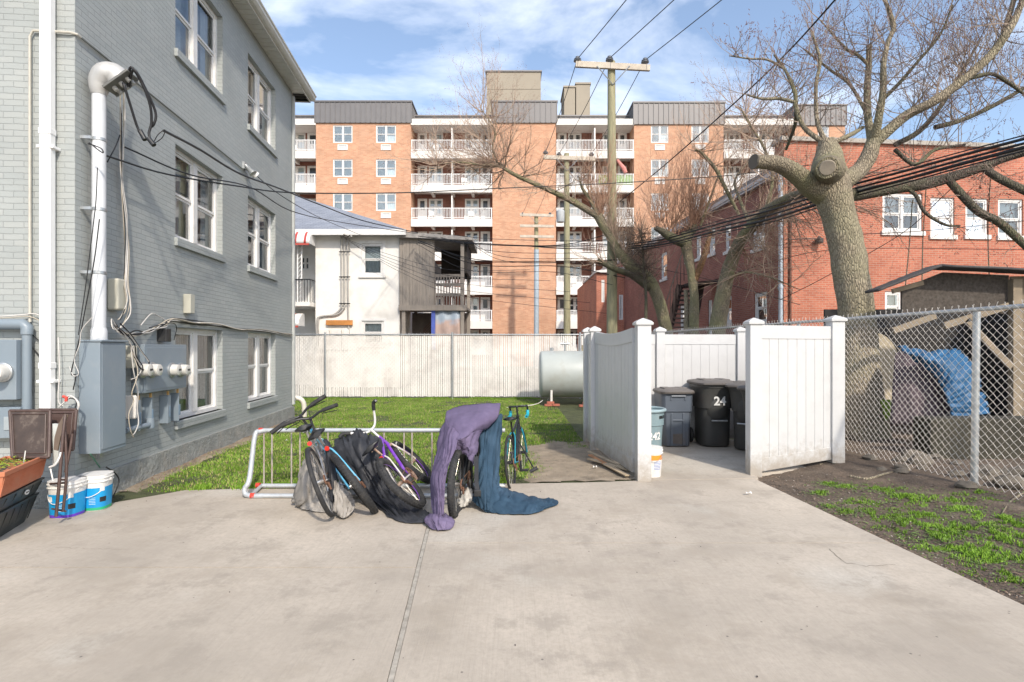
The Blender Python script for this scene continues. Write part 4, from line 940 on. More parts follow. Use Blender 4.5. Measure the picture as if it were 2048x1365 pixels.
# ================================================================ OIL TANK
T = Thing('oil_tank', 'pale grey cylindrical oil tank on legs and red bricks by the slat fence', 'tank', (1.9, 15.6, 0)); TK = mat('tank_paint', (.42, .45, .43), .38, var=.05, vs=1.5, dirt=(.30, .26, .2), dirts=2.5, dirta=.35)
rt = .66; zc = .84
m = MB(); m.tube([(.80, 15.6, zc), (.83, 15.6, zc), (.86, 15.6, zc), (3.0, 15.6, zc), (3.03, 15.6, zc), (3.06, 15.6, zc)], [rt-.04, rt-.01, rt, rt, rt-.01, rt-.04], 48); m.build('shell', TK, T, smooth=40)
m = MB(); m.tube([(.80, 15.6, zc), (.78, 15.6, zc), (.775, 15.6, zc)], [rt*.90, rt*.86, .02], 40); m.build('end_cap', TK, T, smooth=40)
for x in (1.08, 2.75):
    for y in (15.1, 16.1): MB().cyl((x, y, .05), (x, y, .42), .035, 10).build('leg', CWH, T, smooth=50)
for x, h, r in ((1.5, .24, .028), (1.13, .09, .05), (2.0, .16, .03), (2.15, .12, .04)):
    MB().cyl((x, 15.6, zc+rt-.02), (x, 15.6, zc+rt+h), r, 10).build('filler_pipe', mat('brass_pipe', (.35, .30, .2), .5, .4) if x > 1.9 else GALV, T)
MB().cyl((1.38, 15.6, zc+rt+.2), (1.62, 15.6, zc+rt+.2), .03, 8).build('pipe_tee', GALV, T)
BRK = mat('loose_brick', (.36, .12, .08), .85, var=.25, vs=8)
proto = None
for i, (x, y, z, a) in enumerate(((.98, 14.95, 0, 5), (1.2, 15.0, 0, -4), (1.05, 15.02, .062, 3), (1.9, 14.8, 0, 2), (2.12, 14.82, 0, -3), (2.0, 14.8, .062, 1), (2.35, 14.8, 0, 6), (2.25, 14.83, .062, -6), (2.2, 14.8, .124, 3))):
    tb = Thing('loose_brick', 'red brick lying among others on the grass under the oil tank', 'brick', (x, y, .0+z), R(a), 'bricks stacked under the oil tank')
    MB(tb.M).box((-.1, -.05, 0), (.1, .05, .058)).build('clay_block', BRK, tb, bev=.004)
t = Thing('filler_hose', 'pale hose lying on the grass left of the oil tank', 'hose', (.6, 15.2, 0))
MB().tube(smooth_path([(.85, 15.3, .12), (.72, 15.1, .06), (.5, 14.9, .03), (.25, 14.95, .02)], 5), .011, 6).build('tube', CWH, t, smooth=60)

# ================================================================ RIGHT CHAIN LINK FENCE
cf = lambda y: 4.87-.1*(y-7.85); cd = Vector((-.1, 1, 0)).normalized(); cs = Vector((cd.y, -cd.x, 0))
CT = Thing('chain_link_fence', 'bare galvanised chain link fence running back along the right side dirt bed', 'fence', (cf(5), 5, 0))
A0 = Vector((cf(4.6), 4.6, 0)); LN = 12.6
zg = lambda u: max(-.02, bed_z(A0.x+cd.x*u, A0.y+cd.y*u)) - .0 if u < 4.5 else .03
WIRE = mat('galvanised_wire', (.74, .68, .61), .5, .15, var=.15, vs=20)
m = MB(); chain(m, A0, cd, 5.6, zg, lambda u: 2.04+.006*math.sin(u*3), 
 .088, .088, .0030, cs, 4, .035); m.build('wire_mesh', WIRE, CT, fix=False, smooth=60)
m = MB(); chain(m, A0+cd*5.6, cd, LN-5.6, lambda u: 1.0, lambda u: 2.04, .088, .10, .0026, cs, 3, .035); m.build('wire_mesh', WIRE, CT, fix=False)
m = MB(); m.tube([A0+cs*.03+Vector((0, 0, 2.015)), A0+cd*LN+cs*.03+Vector((0, 0, 2.015))], .024, 10); m.build('top_rail', GALV, CT, smooth=50)
for yy, r in ((6.05, .036), (9.2, .03), (12.4, .03), (15.5, .03), (3.0, .036)):
    p = Vector((cf(yy), yy, 0))+cs*.035; m = MB(); m.tube([p+Vector((0, 0, -.1)), p+Vector((0.03, 0, 1.99))], r, 12); m.build('post', GALV, CT, smooth=50)

# ================================================================ SHED, TARPS BEHIND THE FENCE
SH = Thing('timber_shed', 'dilapidated dark shed with pitched felt roof and pale timber braces behind the chain fence', 'shed', (6.9, 8.6, 0))
SY = 8.6; S = lambda px, py, Y=SY: W(px, py, Y)
OSB = mat('dark_osb', (.065, .054, .045), .95, var=.45, vs=22, dirt=(.14, .125, .11), dirts=12, dirta=.5)
OSBL = mat('pale_plywood', (.19, .15, .105), .85, var=.2, vs=5)
TIM = mat('pale_timber', (.25, .20, .14), .85, var=.25, vs=4, dirt=(.2, .17, .13), dirts=3, dirta=.6)
m = MB(); m.prism([S(1804, 628), S(2018, 628), S(2018, 551), S(1886, 545), S(1804, 578)], (0, .03, 0)); m.build('gable_wall', OSB, SH)
m = MB(); m.prism([S(2022, 900), S(2200, 900), S(2200, 551), S(2022, 553)], (0, .03, 0)); m.build('side_panel', OSBL, SH)
FELT = mat('roof_felt', (.055, .05, .05), .85, var=.3, vs=6)
for a, b in (((1757, 581), (1884, 531)), ((1884, 531), (2230, 548))):
    m = MB(); P = S(*a, SY-.35); Q = S(*b, SY-.35); rows_ = []
    for j in range(9):
        y = SY-.35+j*.04; rows_.append([Vector((P.x+(Q.x-P.x)*i/14, y, P.z+(Q.z-P.z)*i/14+.012*nzv(i*.7, y*2, 1.1, a[0]))) for i in range(15)])
    m.grid(rows_).build('roof', FELT, SH, smooth=50, solid=.035)
m = MB(); m.beam(S(1785, 583), S(1845, 566), .05, .07); m.build('roof_purlin', TIM, SH)
for a, b, w_ in (((1786, 662), (1870, 632), .09), ((1888, 652), (2016, 612), .10), ((1932, 640), (2022, 735), .085)):
    m = MB(); m.beam(S(*a, SY-.1), S(*b, SY-.1), .05, w_); m.build('brace', TIM, SH)
for px, w_ in ((2030, .14),):
    a = S(px, 700, SY-.05); m = MB(); m.box((a.x-w_/2, SY-.1, 0), (a.x+w_/2, SY, S(px, 560).z)); m.build('post', TIM, SH)
MB().box((6.6, 11.6, 0), (9.8, 11.65, 2.4)).build('rear_wall', DARK, SH); MB().box((9.7, 8.6, 0), (9.75, 11.6, 2.6)).build('far_wall', DARK, SH)  # near-black walls carry the shed's inner shade in their colour
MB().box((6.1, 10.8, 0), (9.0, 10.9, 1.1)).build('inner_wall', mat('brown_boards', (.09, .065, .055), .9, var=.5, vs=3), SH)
# low wall of stone and rubble
def blob(m, c, r, sq=(1, 1, 1), n=9, rough_=.25, seed=0):
    i0 = len(m.v); rws = []
    for j in range(n+1):
        th = math.pi*j/n; L_ = []
        for i in range(n*2):
            ph = 2*math.pi*i/(n*2); d = Vector((math.sin(th)*math.cos(ph), math.sin(th)*math.sin(ph), math.cos(th)))
            q = 1+rough_*noise.noise(d*1.7+Vector((seed*3.1, seed, 0)))*1.6; L_.append(Vector(c)+Vector((d.x*sq[0], d.y*sq[1], d.z*sq[2]))*r*q)
        L_.append(L_[0].copy()); rws.append(L_)
    m.grid(rws)
STN = mat('grey_stone', (.14, .12, .095), .9, var=.3, vs=4, bump=.6, bs=20, dirt=(.1, .08, .06), dirts=4, dirta=.7)
MOSS_SHADED = mat('shaded_moss_stone', (.040, .036, .025), .95, var=.4, vs=5, bump=.7, bs=18)  # stone darkened, the shade behind the fence put into its colour
t = Thing('low_stone_wall', 'low mossy stone wall below the blue tarp behind the chain fence', 'wall', (6.4, 7.7, 0))
m = MB(); m.box((5.75, 7.55, 0), (9.5, 7.9, .62)); m.build('masonry', MOSS_SHADED, t, bev=.03)
random.seed(5)
for i in range(22):
    y = random.uniform(5.9, 7.6); x = cf(y)+random.uniform(.12, 1.0) if i > 5 else cf(y)+random.uniform(-.35, .1); r = random.uniform(.05, .16) if i > 5 else random.uniform(.04, .08)
    m = MB(); blob(m, (x, y, bed_z(cf(y), y)+r*.25), r, (1.3, 1, .7), 8, .3, i)
    m.build('rubble_stone', STN, None, smooth=50, label='rough grey stone lying in the dirt along the chain link fence', cat='stone', group='stones along the chain link fence')
t = Thing('tarp', 'bright blue tarp slung over a heap inside the shed behind the fence', 'tarp', (6.7, 8.3, .6))
def cloth(ctrl, nu=10, nv=10, amp=.0, fs=6, seed=0, ridge=0):
    """smooth sheet through control points, with noise folds along its normal"""
    ridge = min(ridge, 1.0); Rw = [smooth_path(r, nu) for r in ctrl]; Cn = list(zip(*Rw)); Cc = [smooth_path(list(c), nv) for c in Cn]
    rows_ = [list(r) for r in zip(*Cc)]; H, W_ = len(rows_), len(rows_[0]); o = []
    for j in range(H):
        L_ = []
        for i in range(W_):
            p = rows_[j][i]; a = rows_[j][min(i+1, W_-1)]-rows_[j][max(i-1, 0)]; b = rows_[min(j+1, H-1)][i]-rows_[max(j-1, 0)][i]; n_ = a.cross(b)
            n_ = n_.normalized() if n_.length > 1e-9 else Vector((0, -1, 0))
            uu = i/(W_-1)*len(ctrl[0])*.9; vv = j/(H-1)*len(ctrl)*.55
            wv_ = uu+.55*noise.noise(Vector((uu*.7, vv*1.3, seed)))
            r1 = 1-2*abs(noise.noise(Vector((wv_*1.7, vv*.35, seed*1.3)))); r2 = 1-2*abs(noise.noise(Vector((wv_*3.9+vv*.8, vv*.9, seed+5.))))
            q = noise.noise(Vector((uu*.9, vv*.8, seed)))*.8+ridge*(r1*r1*1.0+r2*r2*.75-.6)
            e_ = p+n_*q*amp; e_.z = max(e_.z, .006+.01*(1+noise.noise(p*9))); L_.append(e_)
        o.append(L_)
    return MB().grid(o)
BT = mat('blue_tarp_plastic', (.012, .085, .19), .55, var=.25, vs=6)
c_ = [[W(1798, 688, 8.4), W(1860, 700, 8.3), W(1915, 700, 8.3), W(1950, 735, 8.2), W(1968, 790, 8.1), W(1980, 828, 8.0)],
      [W(1812, 705, 8.2), W(1850, 716, 8.1), W(1895, 728, 8.0), W(1925, 760, 8.0), W(1945, 800, 7.95), W(1955, 830, 7.9)],
      [W(1830, 722, 8.3), W(1858, 740, 8.2), W(1878, 765, 8.1), W(1892, 795, 8.0), W(1900, 815, 8.0), W(1908, 835, 7.95)]]
cloth(c_, 12, 12, .055, 9, 3, .9).build('sheet', BT, t, smooth=80, solid=.01)
t = Thing('canvas_cover', 'dark plum canvas heap under the blue tarp behind the fence', 'cover', (6.4, 8.7, 0))
c_ = [[W(1790, 705, 8.9), W(1830, 700, 8.8), W(1870, 712, 8.7), W(1900, 745, 8.6)], [W(1785, 770, 8.6), W(1825, 765, 8.4), W(1870, 775, 8.3), W(1910, 790, 8.3)], [W(1780, 850, 8.5), W(1830, 850, 8.3), W(1880, 845, 8.2), W(1930, 842, 8.2)]]
cloth(c_, 8, 8, .05, 4, 1, .5).build('sheet', mat('plum_canvas', (.10, .075, .085), .9, var=.25), t, smooth=80, solid=.01)
t = Thing('round_table_top', 'beige round board leaning behind the big tree trunk', 'board', (6.2, 9.2, 0))
m = MB(); P = []
for i in range(28):
    a = 2*math.pi*i/28; P.append(W(1752+52*math.cos(a), 752+86*math.sin(a), 9.95))
m.prism(P, (0, .05, 0)); m.build('board', mat('beige_board', (.42, .36, .26), .8, var=.15, vs=3), t, bev=.01)
m = MB(); m.prism([W(1762, 800, 9.1), W(1792, 800, 9.1), W(1782, 835, 9.05), W(1772, 842, 9.05)], (0, .03, 0)); m.build('green_patch', mat('lime_plastic', (.22, .32, .05), .6), t)
# ================================================================ TREES
def bark(name, c, moss=None, bs=9):
    m = bpy.data.materials.new(name); m.use_nodes = True; t = m.node_tree; b = t.nodes['Principled BSDF']; N = t.nodes.new; K = t.links.new
    tx = N('ShaderNodeTexCoord'); mp_ = N('ShaderNodeMapping'); mp_.inputs['Scale'].default_value = (1, 1, .28); K(tx.outputs['Object'], mp_.inputs[0])
    n = N('ShaderNodeTexNoise'); n.inputs['Scale'].default_value = bs*3; n.inputs['Detail'].default_value = 6; n.inputs['Distortion'].default_value = 1.2; K(mp_.outputs[0], n.inputs['Vector'])
    v = N('ShaderNodeTexVoronoi'); v.feature = 'DISTANCE_TO_EDGE'; v.inputs['Scale'].default_value = bs*3.6; K(mp_.outputs[0], v.inputs['Vector'])
    r = N('ShaderNodeMapRange'); r.inputs['From Max'].default_value = .22; K(v.outputs['Distance'], r.inputs['Value'])
    x = N('ShaderNodeMix'); x.data_type = 'RGBA'; K(r.outputs[0], x.inputs['Factor']); x.inputs['A'].default_value = (*[k*.55 for k in c], 1); x.inputs['B'].default_value = (*c, 1); o = x.outputs['Result']
    if moss:
        n2 = N('ShaderNodeTexNoise'); n2.inputs['Scale'].default_value = 1.6; n2.inputs['Detail'].default_value = 7; K(tx.outputs['Object'], n2.inputs['Vector'])
        r2 = N('ShaderNodeMapRange'); r2.inputs['From Min'].default_value = .42; r2.inputs['From Max'].default_value = .62; r2.inputs['To Max'].default_value = .75; K(n2.outputs['Fac'], r2.inputs['Value'])
        y = N('ShaderNodeMix'); y.data_type = 'RGBA'; K(r2.outputs[0], y.inputs['Factor']); K(o, y.inputs['A']); y.inputs['B'].default_value = (*moss, 1); o = y.outputs['Result']
    K(o, b.inputs['Base Color']); b.inputs['Roughness'].default_value = .9
    ad = N('ShaderNodeMath'); ad.operation = 'ADD'; K(r.outputs[0], ad.inputs[0]); K(n.outputs['Fac'], ad.inputs[1])
    bp = N('ShaderNodeBump'); bp.inputs['Strength'].default_value = .9; bp.inputs['Distance'].default_value = .02; K(ad.outputs[0], bp.inputs['Height']); K(bp.outputs[0], b.inputs['Normal']); return m
BARK = bark('maple_bark', (.36, .30, .215), (.31, .28, .18)); BARKG = bark('mossy_bark', (.30, .25, .175), (.27, .26, .13)); BARKD = bark('dark_bark', (.13, .11, .085), (.15, .15, .08))
TWIGL = mat('pale_twig_bark', (.36, .26, .19), .85, var=.25, vs=3); TWIG = mat('twig_bark', (.25, .195, .155), .85, var=.25, vs=3); TWIGR = mat('red_shoot_bark', (.38, .225, .15), .8, var=.25, vs=3)
BUD = mat('bud', (.20, .10, .085), .8)
def limb(m, P, rpx, n=12, k=5, jit=0):
    """P: (px, py, Y); radii in picture pixels"""
    Q = smooth_path([W(*p) for p in P], k); rr = [.88*r*p[2]/F_PX for r, p in zip(rpx, P)]
    rr = list(np.interp(np.linspace(0, 1, len(Q)), np.linspace(0, 1, len(rr)), rr))
    i0 = len(m.v); m.tube(Q, rr, n)
    if jit:
        for v in m.v[i0:]: v += Vector((nzv(v.x*1, v.z*1, 4, v.y), nzv(v.z, v.x, 4, 7), nzv(v.y, v.z, 3, 3)))*jit
    return Q, rr
def twig(m, p, d, L_, r, depth=2, up=.25, curl=.35, n=3, buds=None):
    seg = max(3, int(L_/.22)); P = [p.copy()]; q = p.copy(); d = d.normalized(); D = []
    for i in range(seg):
        d = (d+Vector((random.gauss(0, 1), random.gauss(0, 1), random.gauss(0, 1)))*curl*.35+Vector((0, 0, up*.3))).normalized()
        q = q+d*(L_/seg); P.append(q.copy()); D.append(d.copy())
    rr = [r*(1-.8*i/seg) for i in range(seg+1)]
    m.tube(P, rr, n if r < .02 else 6, caps=False)
    if buds is not None and depth == 0 and random.random() < .5:
        for i in range(1, seg+1):
            c = P[i]; s = .0075; buds.quad(c+Vector((-s, 0, 0)), c+Vector((0, 0, -s*1.4)), c+Vector((s, 0, 0)), c+Vector((0, 0, s*1.4)))
            buds.quad(c+Vector((0, -s, 0)), c+Vector((0, 0, -s*1.4)), c+Vector((0, s, 0)), c+Vector((0, 0, s*1.4)))
    if depth > 0:
        for i in range(1, seg+1):
            for _ in range(random.choice([1, 1, 2])):
                a = D[i-1].orthogonal().normalized(); a.rotate(Matrix.Rotation(random.uniform(0, 6.28), 3, D[i-1]))
                twig(m, P[i], (D[i-1]*.9+a*random.uniform(.5, 1.0)), L_*random.uniform(.28, .55)*(1-.4*i/seg), rr[i]*.62, depth-1, up, curl, n, buds)
def sprout(m, Q, cnt, L_, r, depth, up, t0=.1, t1=1, spread=1, bias=(0, 0, .6), buds=None):
    for _ in range(cnt):
        t = random.uniform(t0, t1)*(len(Q)-1); i = min(int(t), len(Q)-2); p = Q[i].lerp(Q[i+1], t-i)
        a = Vector((random.gauss(0, 1), random.gauss(0, 1)*.8, random.gauss(0, .7)))*spread+Vector(bias)
        twig(m, p, a, L_*random.uniform(.5, 1.15), r*random.uniform(.6, 1.1), depth, up, buds=buds)
SLIM = 1.0
def tree(name, lab, cat, trunk_, limbs, ty, mt, seed, tw=TWIG, group=None):
    random.seed(seed); b = W(*trunk_[0][0]); T = Thing(name, lab, cat, (b.x, b.y, 0), group=group)
    m = MB(); P, rp = trunk_; rp = [r*SLIM for r in rp]; Q, rr = limb(m, P, rp, 28, 6, .02); m.build('trunk', mt, T, smooth=70)
    qs = [Q]
    for L_ in limbs:
        P, rp = L_[0], [r*SLIM for r in L_[1]]; m = MB(); q, rr = limb(m, P, rp, 12 if max(rp) > 9 else 7, 5, .012 if max(rp) > 9 else 0); m.build('branch', L_[2] if len(L_) > 2 else mt, T, smooth=70); qs.append(q)
    return T, qs
Yt = 9.5
T, q = tree('maple_tree', 'big lopped bare maple with massive trunk and sawn stubs behind the fence corner', 'tree',
  ([(1722, 915, Yt), (1717, 760, Yt), (1714, 640, Yt), (1703, 560, Yt), (1692, 490, Yt), (1677, 430, Yt), (1664, 385, Yt), (1657, 345, Yt), (1656, 305, Yt), (1652, 280, Yt)], [66, 45, 37, 36, 36, 35, 39, 38, 26, 17]),
  [([(1645, 385, Yt), (1622, 372, Yt-.1), (1597, 352, Yt-.2), (1572, 335, Yt-.3), (1545, 326, Yt-.4), (1508, 324, Yt-.45)], [30, 25, 21, 19, 17, 15], BARKG),
   ([(1668, 372, Yt+.1), (1700, 356, Yt+.1), (1722, 338, Yt+.2), (1738, 312, Yt+.2), (1747, 282, Yt+.2)], [26, 19, 18, 17, 15]),
   ([(1746, 288, Yt+.2), (1780, 258, Yt+.1), (1815, 230, Yt), (1860, 207, Yt-.2), (1905, 178, Yt-.3), (1950, 141, Yt-.4), (1987, 104, Yt-.4), (2012, 68, Yt-.5), (2034, 30, Yt-.5), (2060, -40, Yt-.5)], [13, 12, 11, 10.5, 10, 9.5, 9.5, 9, 7, 6]),
   ([(2010, 68, Yt-.5), (2016, 40, Yt-.4), (2030, -10, Yt-.3), (2030, -50, Yt-.3)], [8, 6, 5, 4]),
   ([(1745, 290, Yt+.2), (1737, 245, Yt+.3), (1734, 190, Yt+.3), (1737, 140, Yt+.4), (1739, 90, Yt+.4)], [11, 8, 7, 6, 5.5]),
   ([(1745, 285, Yt+.2), (1758, 235, Yt), (1766, 180, Yt-.1), (1767, 130, Yt-.2), (1775, 88, Yt-.2), (1787, 50, Yt-.2), (1770, 0, Yt-.2), (1762, -40, Yt-.2)], [10, 8, 7, 6, 5, 5, 4, 3]),
   ([(1662, 395, Yt+.3), (1720, 388, Yt+.5), (1790, 376, Yt+.6), (1850, 368, Yt+.6), (1905, 354, Yt+.5), (1960, 337, Yt+.4), (2010, 318, Yt+.3), (2080, 296, Yt)], [18, 15, 14, 13, 11, 10, 9, 8], BARKD),
   ([(1890, 352, Yt+.5), (1922, 388, Yt+.4), (1958, 424, Yt+.3), (2000, 446, Yt+.2), (2060, 500, Yt)], [8, 9, 9, 9, 8], BARKD),
   ([(1965, 335, Yt+.4), (2000, 358, Yt+.2), (2070, 392, Yt)], [8, 9, 9], BARKD),
   ([(1815, 378, Yt+.6), (1832, 392, Yt+.5), (1850, 425, Yt+.4), (1890, 450, Yt+.3), (1920, 452, Yt+.3)], [5, 4, 4, 3, 2], BARKD),
   ([(1650, 282, Yt), (1634, 240, Yt+.1), (1632, 170, Yt+.2), (1640, 120, Yt+.2), (1622, 60, Yt+.3)], [6, 4.5, 4, 3.5, 2]),
   ([(1645, 285, Yt), (1608, 255, Yt+.2), (1592, 215, Yt+.3), (1590, 185, Yt+.3), (1570, 140, Yt+.4), (1548, 110, Yt+.5)], [6, 5, 5, 4.5, 3, 2], BARKG),
   ([(1590, 205, Yt+.3), (1560, 198, Yt+.4), (1525, 198, Yt+.4), (1494, 190, Yt+.5)], [4, 3.5, 3, 2]),
   ([(1592, 215, Yt+.3), (1590, 250, Yt+.6), (1572, 300, Yt+1.0)], [4.5, 4, 3], BARKD),
   ([(1572, 140, Yt+.4), (1535, 120, Yt+.5), (1500, 118, Yt+.7), (1458, 112, Yt+.8)], [3, 2.5, 2, 1.2]),
   ([(1668, 285, Yt), (1705, 268, Yt+.1), (1726, 255, Yt+.3)], [6, 5, 4]),
   ([(1735, 230, Yt+.3), (1700, 170, Yt+.4), (1660, 140, Yt+.5), (1610, 100, Yt+.6)], [4, 3.5, 3, 2]),
   ([(1737, 130, Yt+.4), (1715, 110, Yt+.4), (1690, 95, Yt+.5), (1640, 40, Yt+.6)], [4, 3.5, 2.5, 1.5]),
   ([(1765, 200, Yt), (1800, 165, Yt-.1), (1830, 130, Yt-.2), (1880, 70, Yt-.3), (1905, 10, Yt-.4)], [4.5, 4, 3.5, 2.5, 1.8], BARKD),
   ([(1790, 290, Yt+1.2), (1840, 262, Yt+1.2), (1880, 215, Yt+1.3), (1915, 160, Yt+1.4), (1960, 80, Yt+1.5)], [6, 6, 5, 4, 2], BARKD),
   ([(1870, 255, Yt+1.2), (1925, 240, Yt+1.2), (1990, 210, Yt+1.3), (2060, 170, Yt+1.2)], [6, 5, 5, 4], BARKD),
   ([(1930, 160, Yt-.3), (1980, 148, Yt-.1), (2015, 165, Yt), (2050, 190, Yt)], [5, 4, 4, 3], BARKD),
   ([(1790, 300, Yt+.5), (1830, 330, Yt+.6), (1870, 300, Yt+.8), (1930, 290, Yt+.8)], [5, 4, 4, 3], BARKD)], Yt, BARK, 11)
m = MB(); bu = MB()
for i, (c, L_, d_) in {5: (22, 1.2, 2), 6: (30, 1.4, 2), 3: (60, 1.6, 2), 4: (10, .9, 2), 11: (22, 1.1, 2), 12: (26, 1.1, 2), 13: (16, .9, 2), 14: (10, .7, 2), 15: (14, .8, 2), 17: (18, 1.1, 2), 18: (18, 1.1, 2), 19: (24, 1.3, 2), 20: (30, 1.4, 2), 21: (30, 1.4, 2), 22: (22, 1.2, 2), 23: (20, 1.1, 2), 16: (6, .8, 2)}.items():
    sprout(m, q[i], c, L_, .011, d_, .45, .15, 1, 1, (0, 0, .9), bu)
for i, c in ((7, 40), (8, 26), (9, 16), (10, 10)): sprout(m, q[i], c, .8, .008, 2, .0, .1, 1, 1, (0, 0, -.1), bu)
m.build('twigs', TWIG, T, fix=False); bu.build('buds', BUD, T, fix=False)
# sawn ends
CUT = mat('sawn_wood', (.29, .245, .185), .8, var=.2, vs=12, dirt=(.14, .12, .10), dirts=6, dirta=.8)
m = MB(); a = W(1657, 340, Yt-.2); m.tube([a, W(1656, 337, Yt-.50), W(1655, 336, Yt-.62)], [.26, .19, .165], 24); m.build('sawn_stub', BARKG, T, smooth=60)
m = MB(); m.tube([W(1655, 336, Yt-.62), W(1655, 336, Yt-.635)], [.125, .11], 20); m.build('cut_face', CUT, T)
m = MB(); m.tube([W(1609, 361, Yt-.16), W(1603, 361, Yt-.18)], [.12, .11], 14); m.build('cut_face', mat('grey_cut', (.2, .2, .2), .8), T)
m = MB(); c = W(1508, 324, Yt-.45); m.tube([c, c+Vector((-.012, -.004, 0))], [.125, .12], 16); m.build('cut_face', mat('dark_cut', (.12, .10, .08), .9), T)

SLIM = .84
T, q = tree('pollard_tree', 'pollarded tree with long bent mossy branch reaching left towards the apartments', 'tree',
  ([(1344, 720, 18), (1330, 650, 18), (1314, 592, 18), (1293, 556, 18), (1262, 532, 18), (1236, 502, 18), (1216, 466, 18), (1196, 432, 18)], [18, 16, 16, 17, 16, 13, 12, 13]),
  [([(1200, 436, 18), (1150, 406, 18), (1105, 384, 17.8), (1060, 364, 17.6), (1020, 345, 17.5), (995, 326, 17.5)], [10, 9, 7, 6, 5, 4], BARKG),
   ([(1300, 575, 18), (1262, 550, 17.8), (1228, 538, 17.6), (1195, 520, 17.5)], [13, 9, 8, 6], BARKD),
   ([(1195, 430, 18), (1180, 400, 18), (1165, 378, 18), (1158, 355, 18)], [6, 5, 4, 2]),
   ([(995, 326, 17.5), (985, 295, 17.4), (990, 262, 17.3), (960, 215, 17.2)], [3, 2.5, 2, 1]),
   ([(1005, 333, 17.5), (960, 330, 17.3), (920, 325, 17.2), (865, 330, 17)], [3, 2.5, 2, 1])], 18, BARKG, 21)
m = MB(); bu = MB()
sprout(m, q[1], 26, 1.9, .018, 2, .25, .05, .9, 1, (0, 0, .2), bu); sprout(m, q[1], 26, 2.8, .020, 2, .25, .85, 1, 1, (-1.2, 0, .4), bu)
sprout(m, q[4], 20, 2.0, .017, 2, .5, .1, 1, 1, (-.1, 0, .9), bu); sprout(m, q[5], 22, 1.8, .017, 2, .3, .1, 1, 1, (-.3, 0, .1), bu)
sprout(m, q[3], 16, 2.0, .017, 1, .6, .0, 1, .6, (0, 0, 1.3)); sprout(m, q[2], 16, 1.6, .017, 1, .2, .5, 1, .9, (-.3, 0, .4))
sprout(m, q[0], 90, 1.8, .016, 1, .6, .35, .8, .5, (.1, 0, 1.2)); m.build('twigs', TWIGL, T, fix=False); bu.build('buds', BUD, T, fix=False)
m = MB(); sprout(m, q[0], 32, 2.6, .014, 1, .6, .9, 1, .7, (.1, 0, 1.4)); m.build('red_shoots', TWIGR, T, fix=False)

T, q = tree('pollard_tree', 'upright pollard with knobbly head bristling with red shoots beside the iron stair', 'tree',
  ([(1389, 715, 16), (1388, 640, 16), (1387, 580, 16), (1380, 530, 16), (1372, 490, 16), (1374, 468, 16)], [15, 13, 12, 12, 15, 17]),
  [([(1372, 488, 16), (1348, 478, 15.9), (1328, 466, 15.8), (1310, 456, 15.7)], [14, 13, 10, 6], BARKD),
   ([(1374, 475, 16), (1385, 460, 16), (1392, 452, 16)], [13, 11, 8], BARKD),
   ([(1386, 570, 16), (1400, 535, 15.9), (1412, 500, 15.8), (1422, 462, 15.8)], [8, 9, 8, 5], bark('broken_orange_wood', (.36, .20, .10))),
   ([(1372, 640, 16.2), (1376, 690, 16.2), (1372, 580, 16.2)], [7, 9, 6], BARK),
   ([(1400, 455, 16), (1412, 420, 16), (1425, 385, 16), (1440, 340, 16)], [4, 4, 3, 2])], 16, BARKG, 31)
m = MB(); bu = MB()
sprout(m, q[1], 42, 2.5, .014, 1, .6, .2, 1, .65, (-.2, 0, 1.5)); sprout(m, q[2], 46, 2.8, .014, 1, .6, 0, 1, .7, (.1, 0, 1.5)); m.build('red_shoots', TWIGR, T, fix=False)
m = MB(); sprout(m, q[3], 10, 1.2, .01, 1, .4, .5, 1); sprout(m, q[5], 10, 1.4, .01, 2, .5, .2, 1); m.build('twigs', TWIGL, T, fix=False)

T, q = tree('leaning_tree', 'thick mossy tree leaning right to pass behind the big lopped maple', 'tree',
  ([(1425, 720, 15), (1436, 650, 15), (1446, 590, 15), (1459, 535, 15), (1478, 488, 14.6), (1510, 445, 14), (1548, 412, 13), (1600, 388, 12), (1640, 380, 11.4)], [25, 22, 20, 18, 17, 16, 14, 11, 9]),
  [([(1478, 430, 15), (1455, 385, 15), (1432, 340, 15), (1402, 305, 15), (1390, 300, 15)], [4, 5, 5, 4, 2], BARKG),
   ([(1500, 450, 14.2), (1480, 400, 14.4), (1470, 360, 14.6), (1500, 320, 14.8)], [6, 4, 3, 2]),
   ([(1455, 560, 14.8), (1490, 545, 14.4), (1540, 555, 14), (1600, 580, 13.6)], [4, 3, 2, 1]),
   ([(1530, 425, 13.6), (1545, 360, 13.6), (1530, 300, 13.6), (1500, 250, 13.8), (1480, 215, 14)], [6, 4, 3.5, 3, 2])], 15, BARKG, 41)
m = MB(); bu = MB()
sprout(m, q[0], 110, 2.1, .017, 2, -.05, .45, 1, 1, (.9, 0, .1), bu); sprout(m, q[1], 26, 1.6, .015, 2, .4, .1, 1); sprout(m, q[2], 12, 1.8, .017, 2, .4, .1, 1, buds=bu); sprout(m, q[3], 30, 1.6, .014, 1, .0, .1, 1, 1, (.6, 0, -.1)); sprout(m, q[4], 44, 1.8, .015, 2, .5, .2, 1, 1, (0, 0, .7), bu)
m.build('twigs', TWIGL, T, fix=False); bu.build('buds', BUD, T, fix=False)

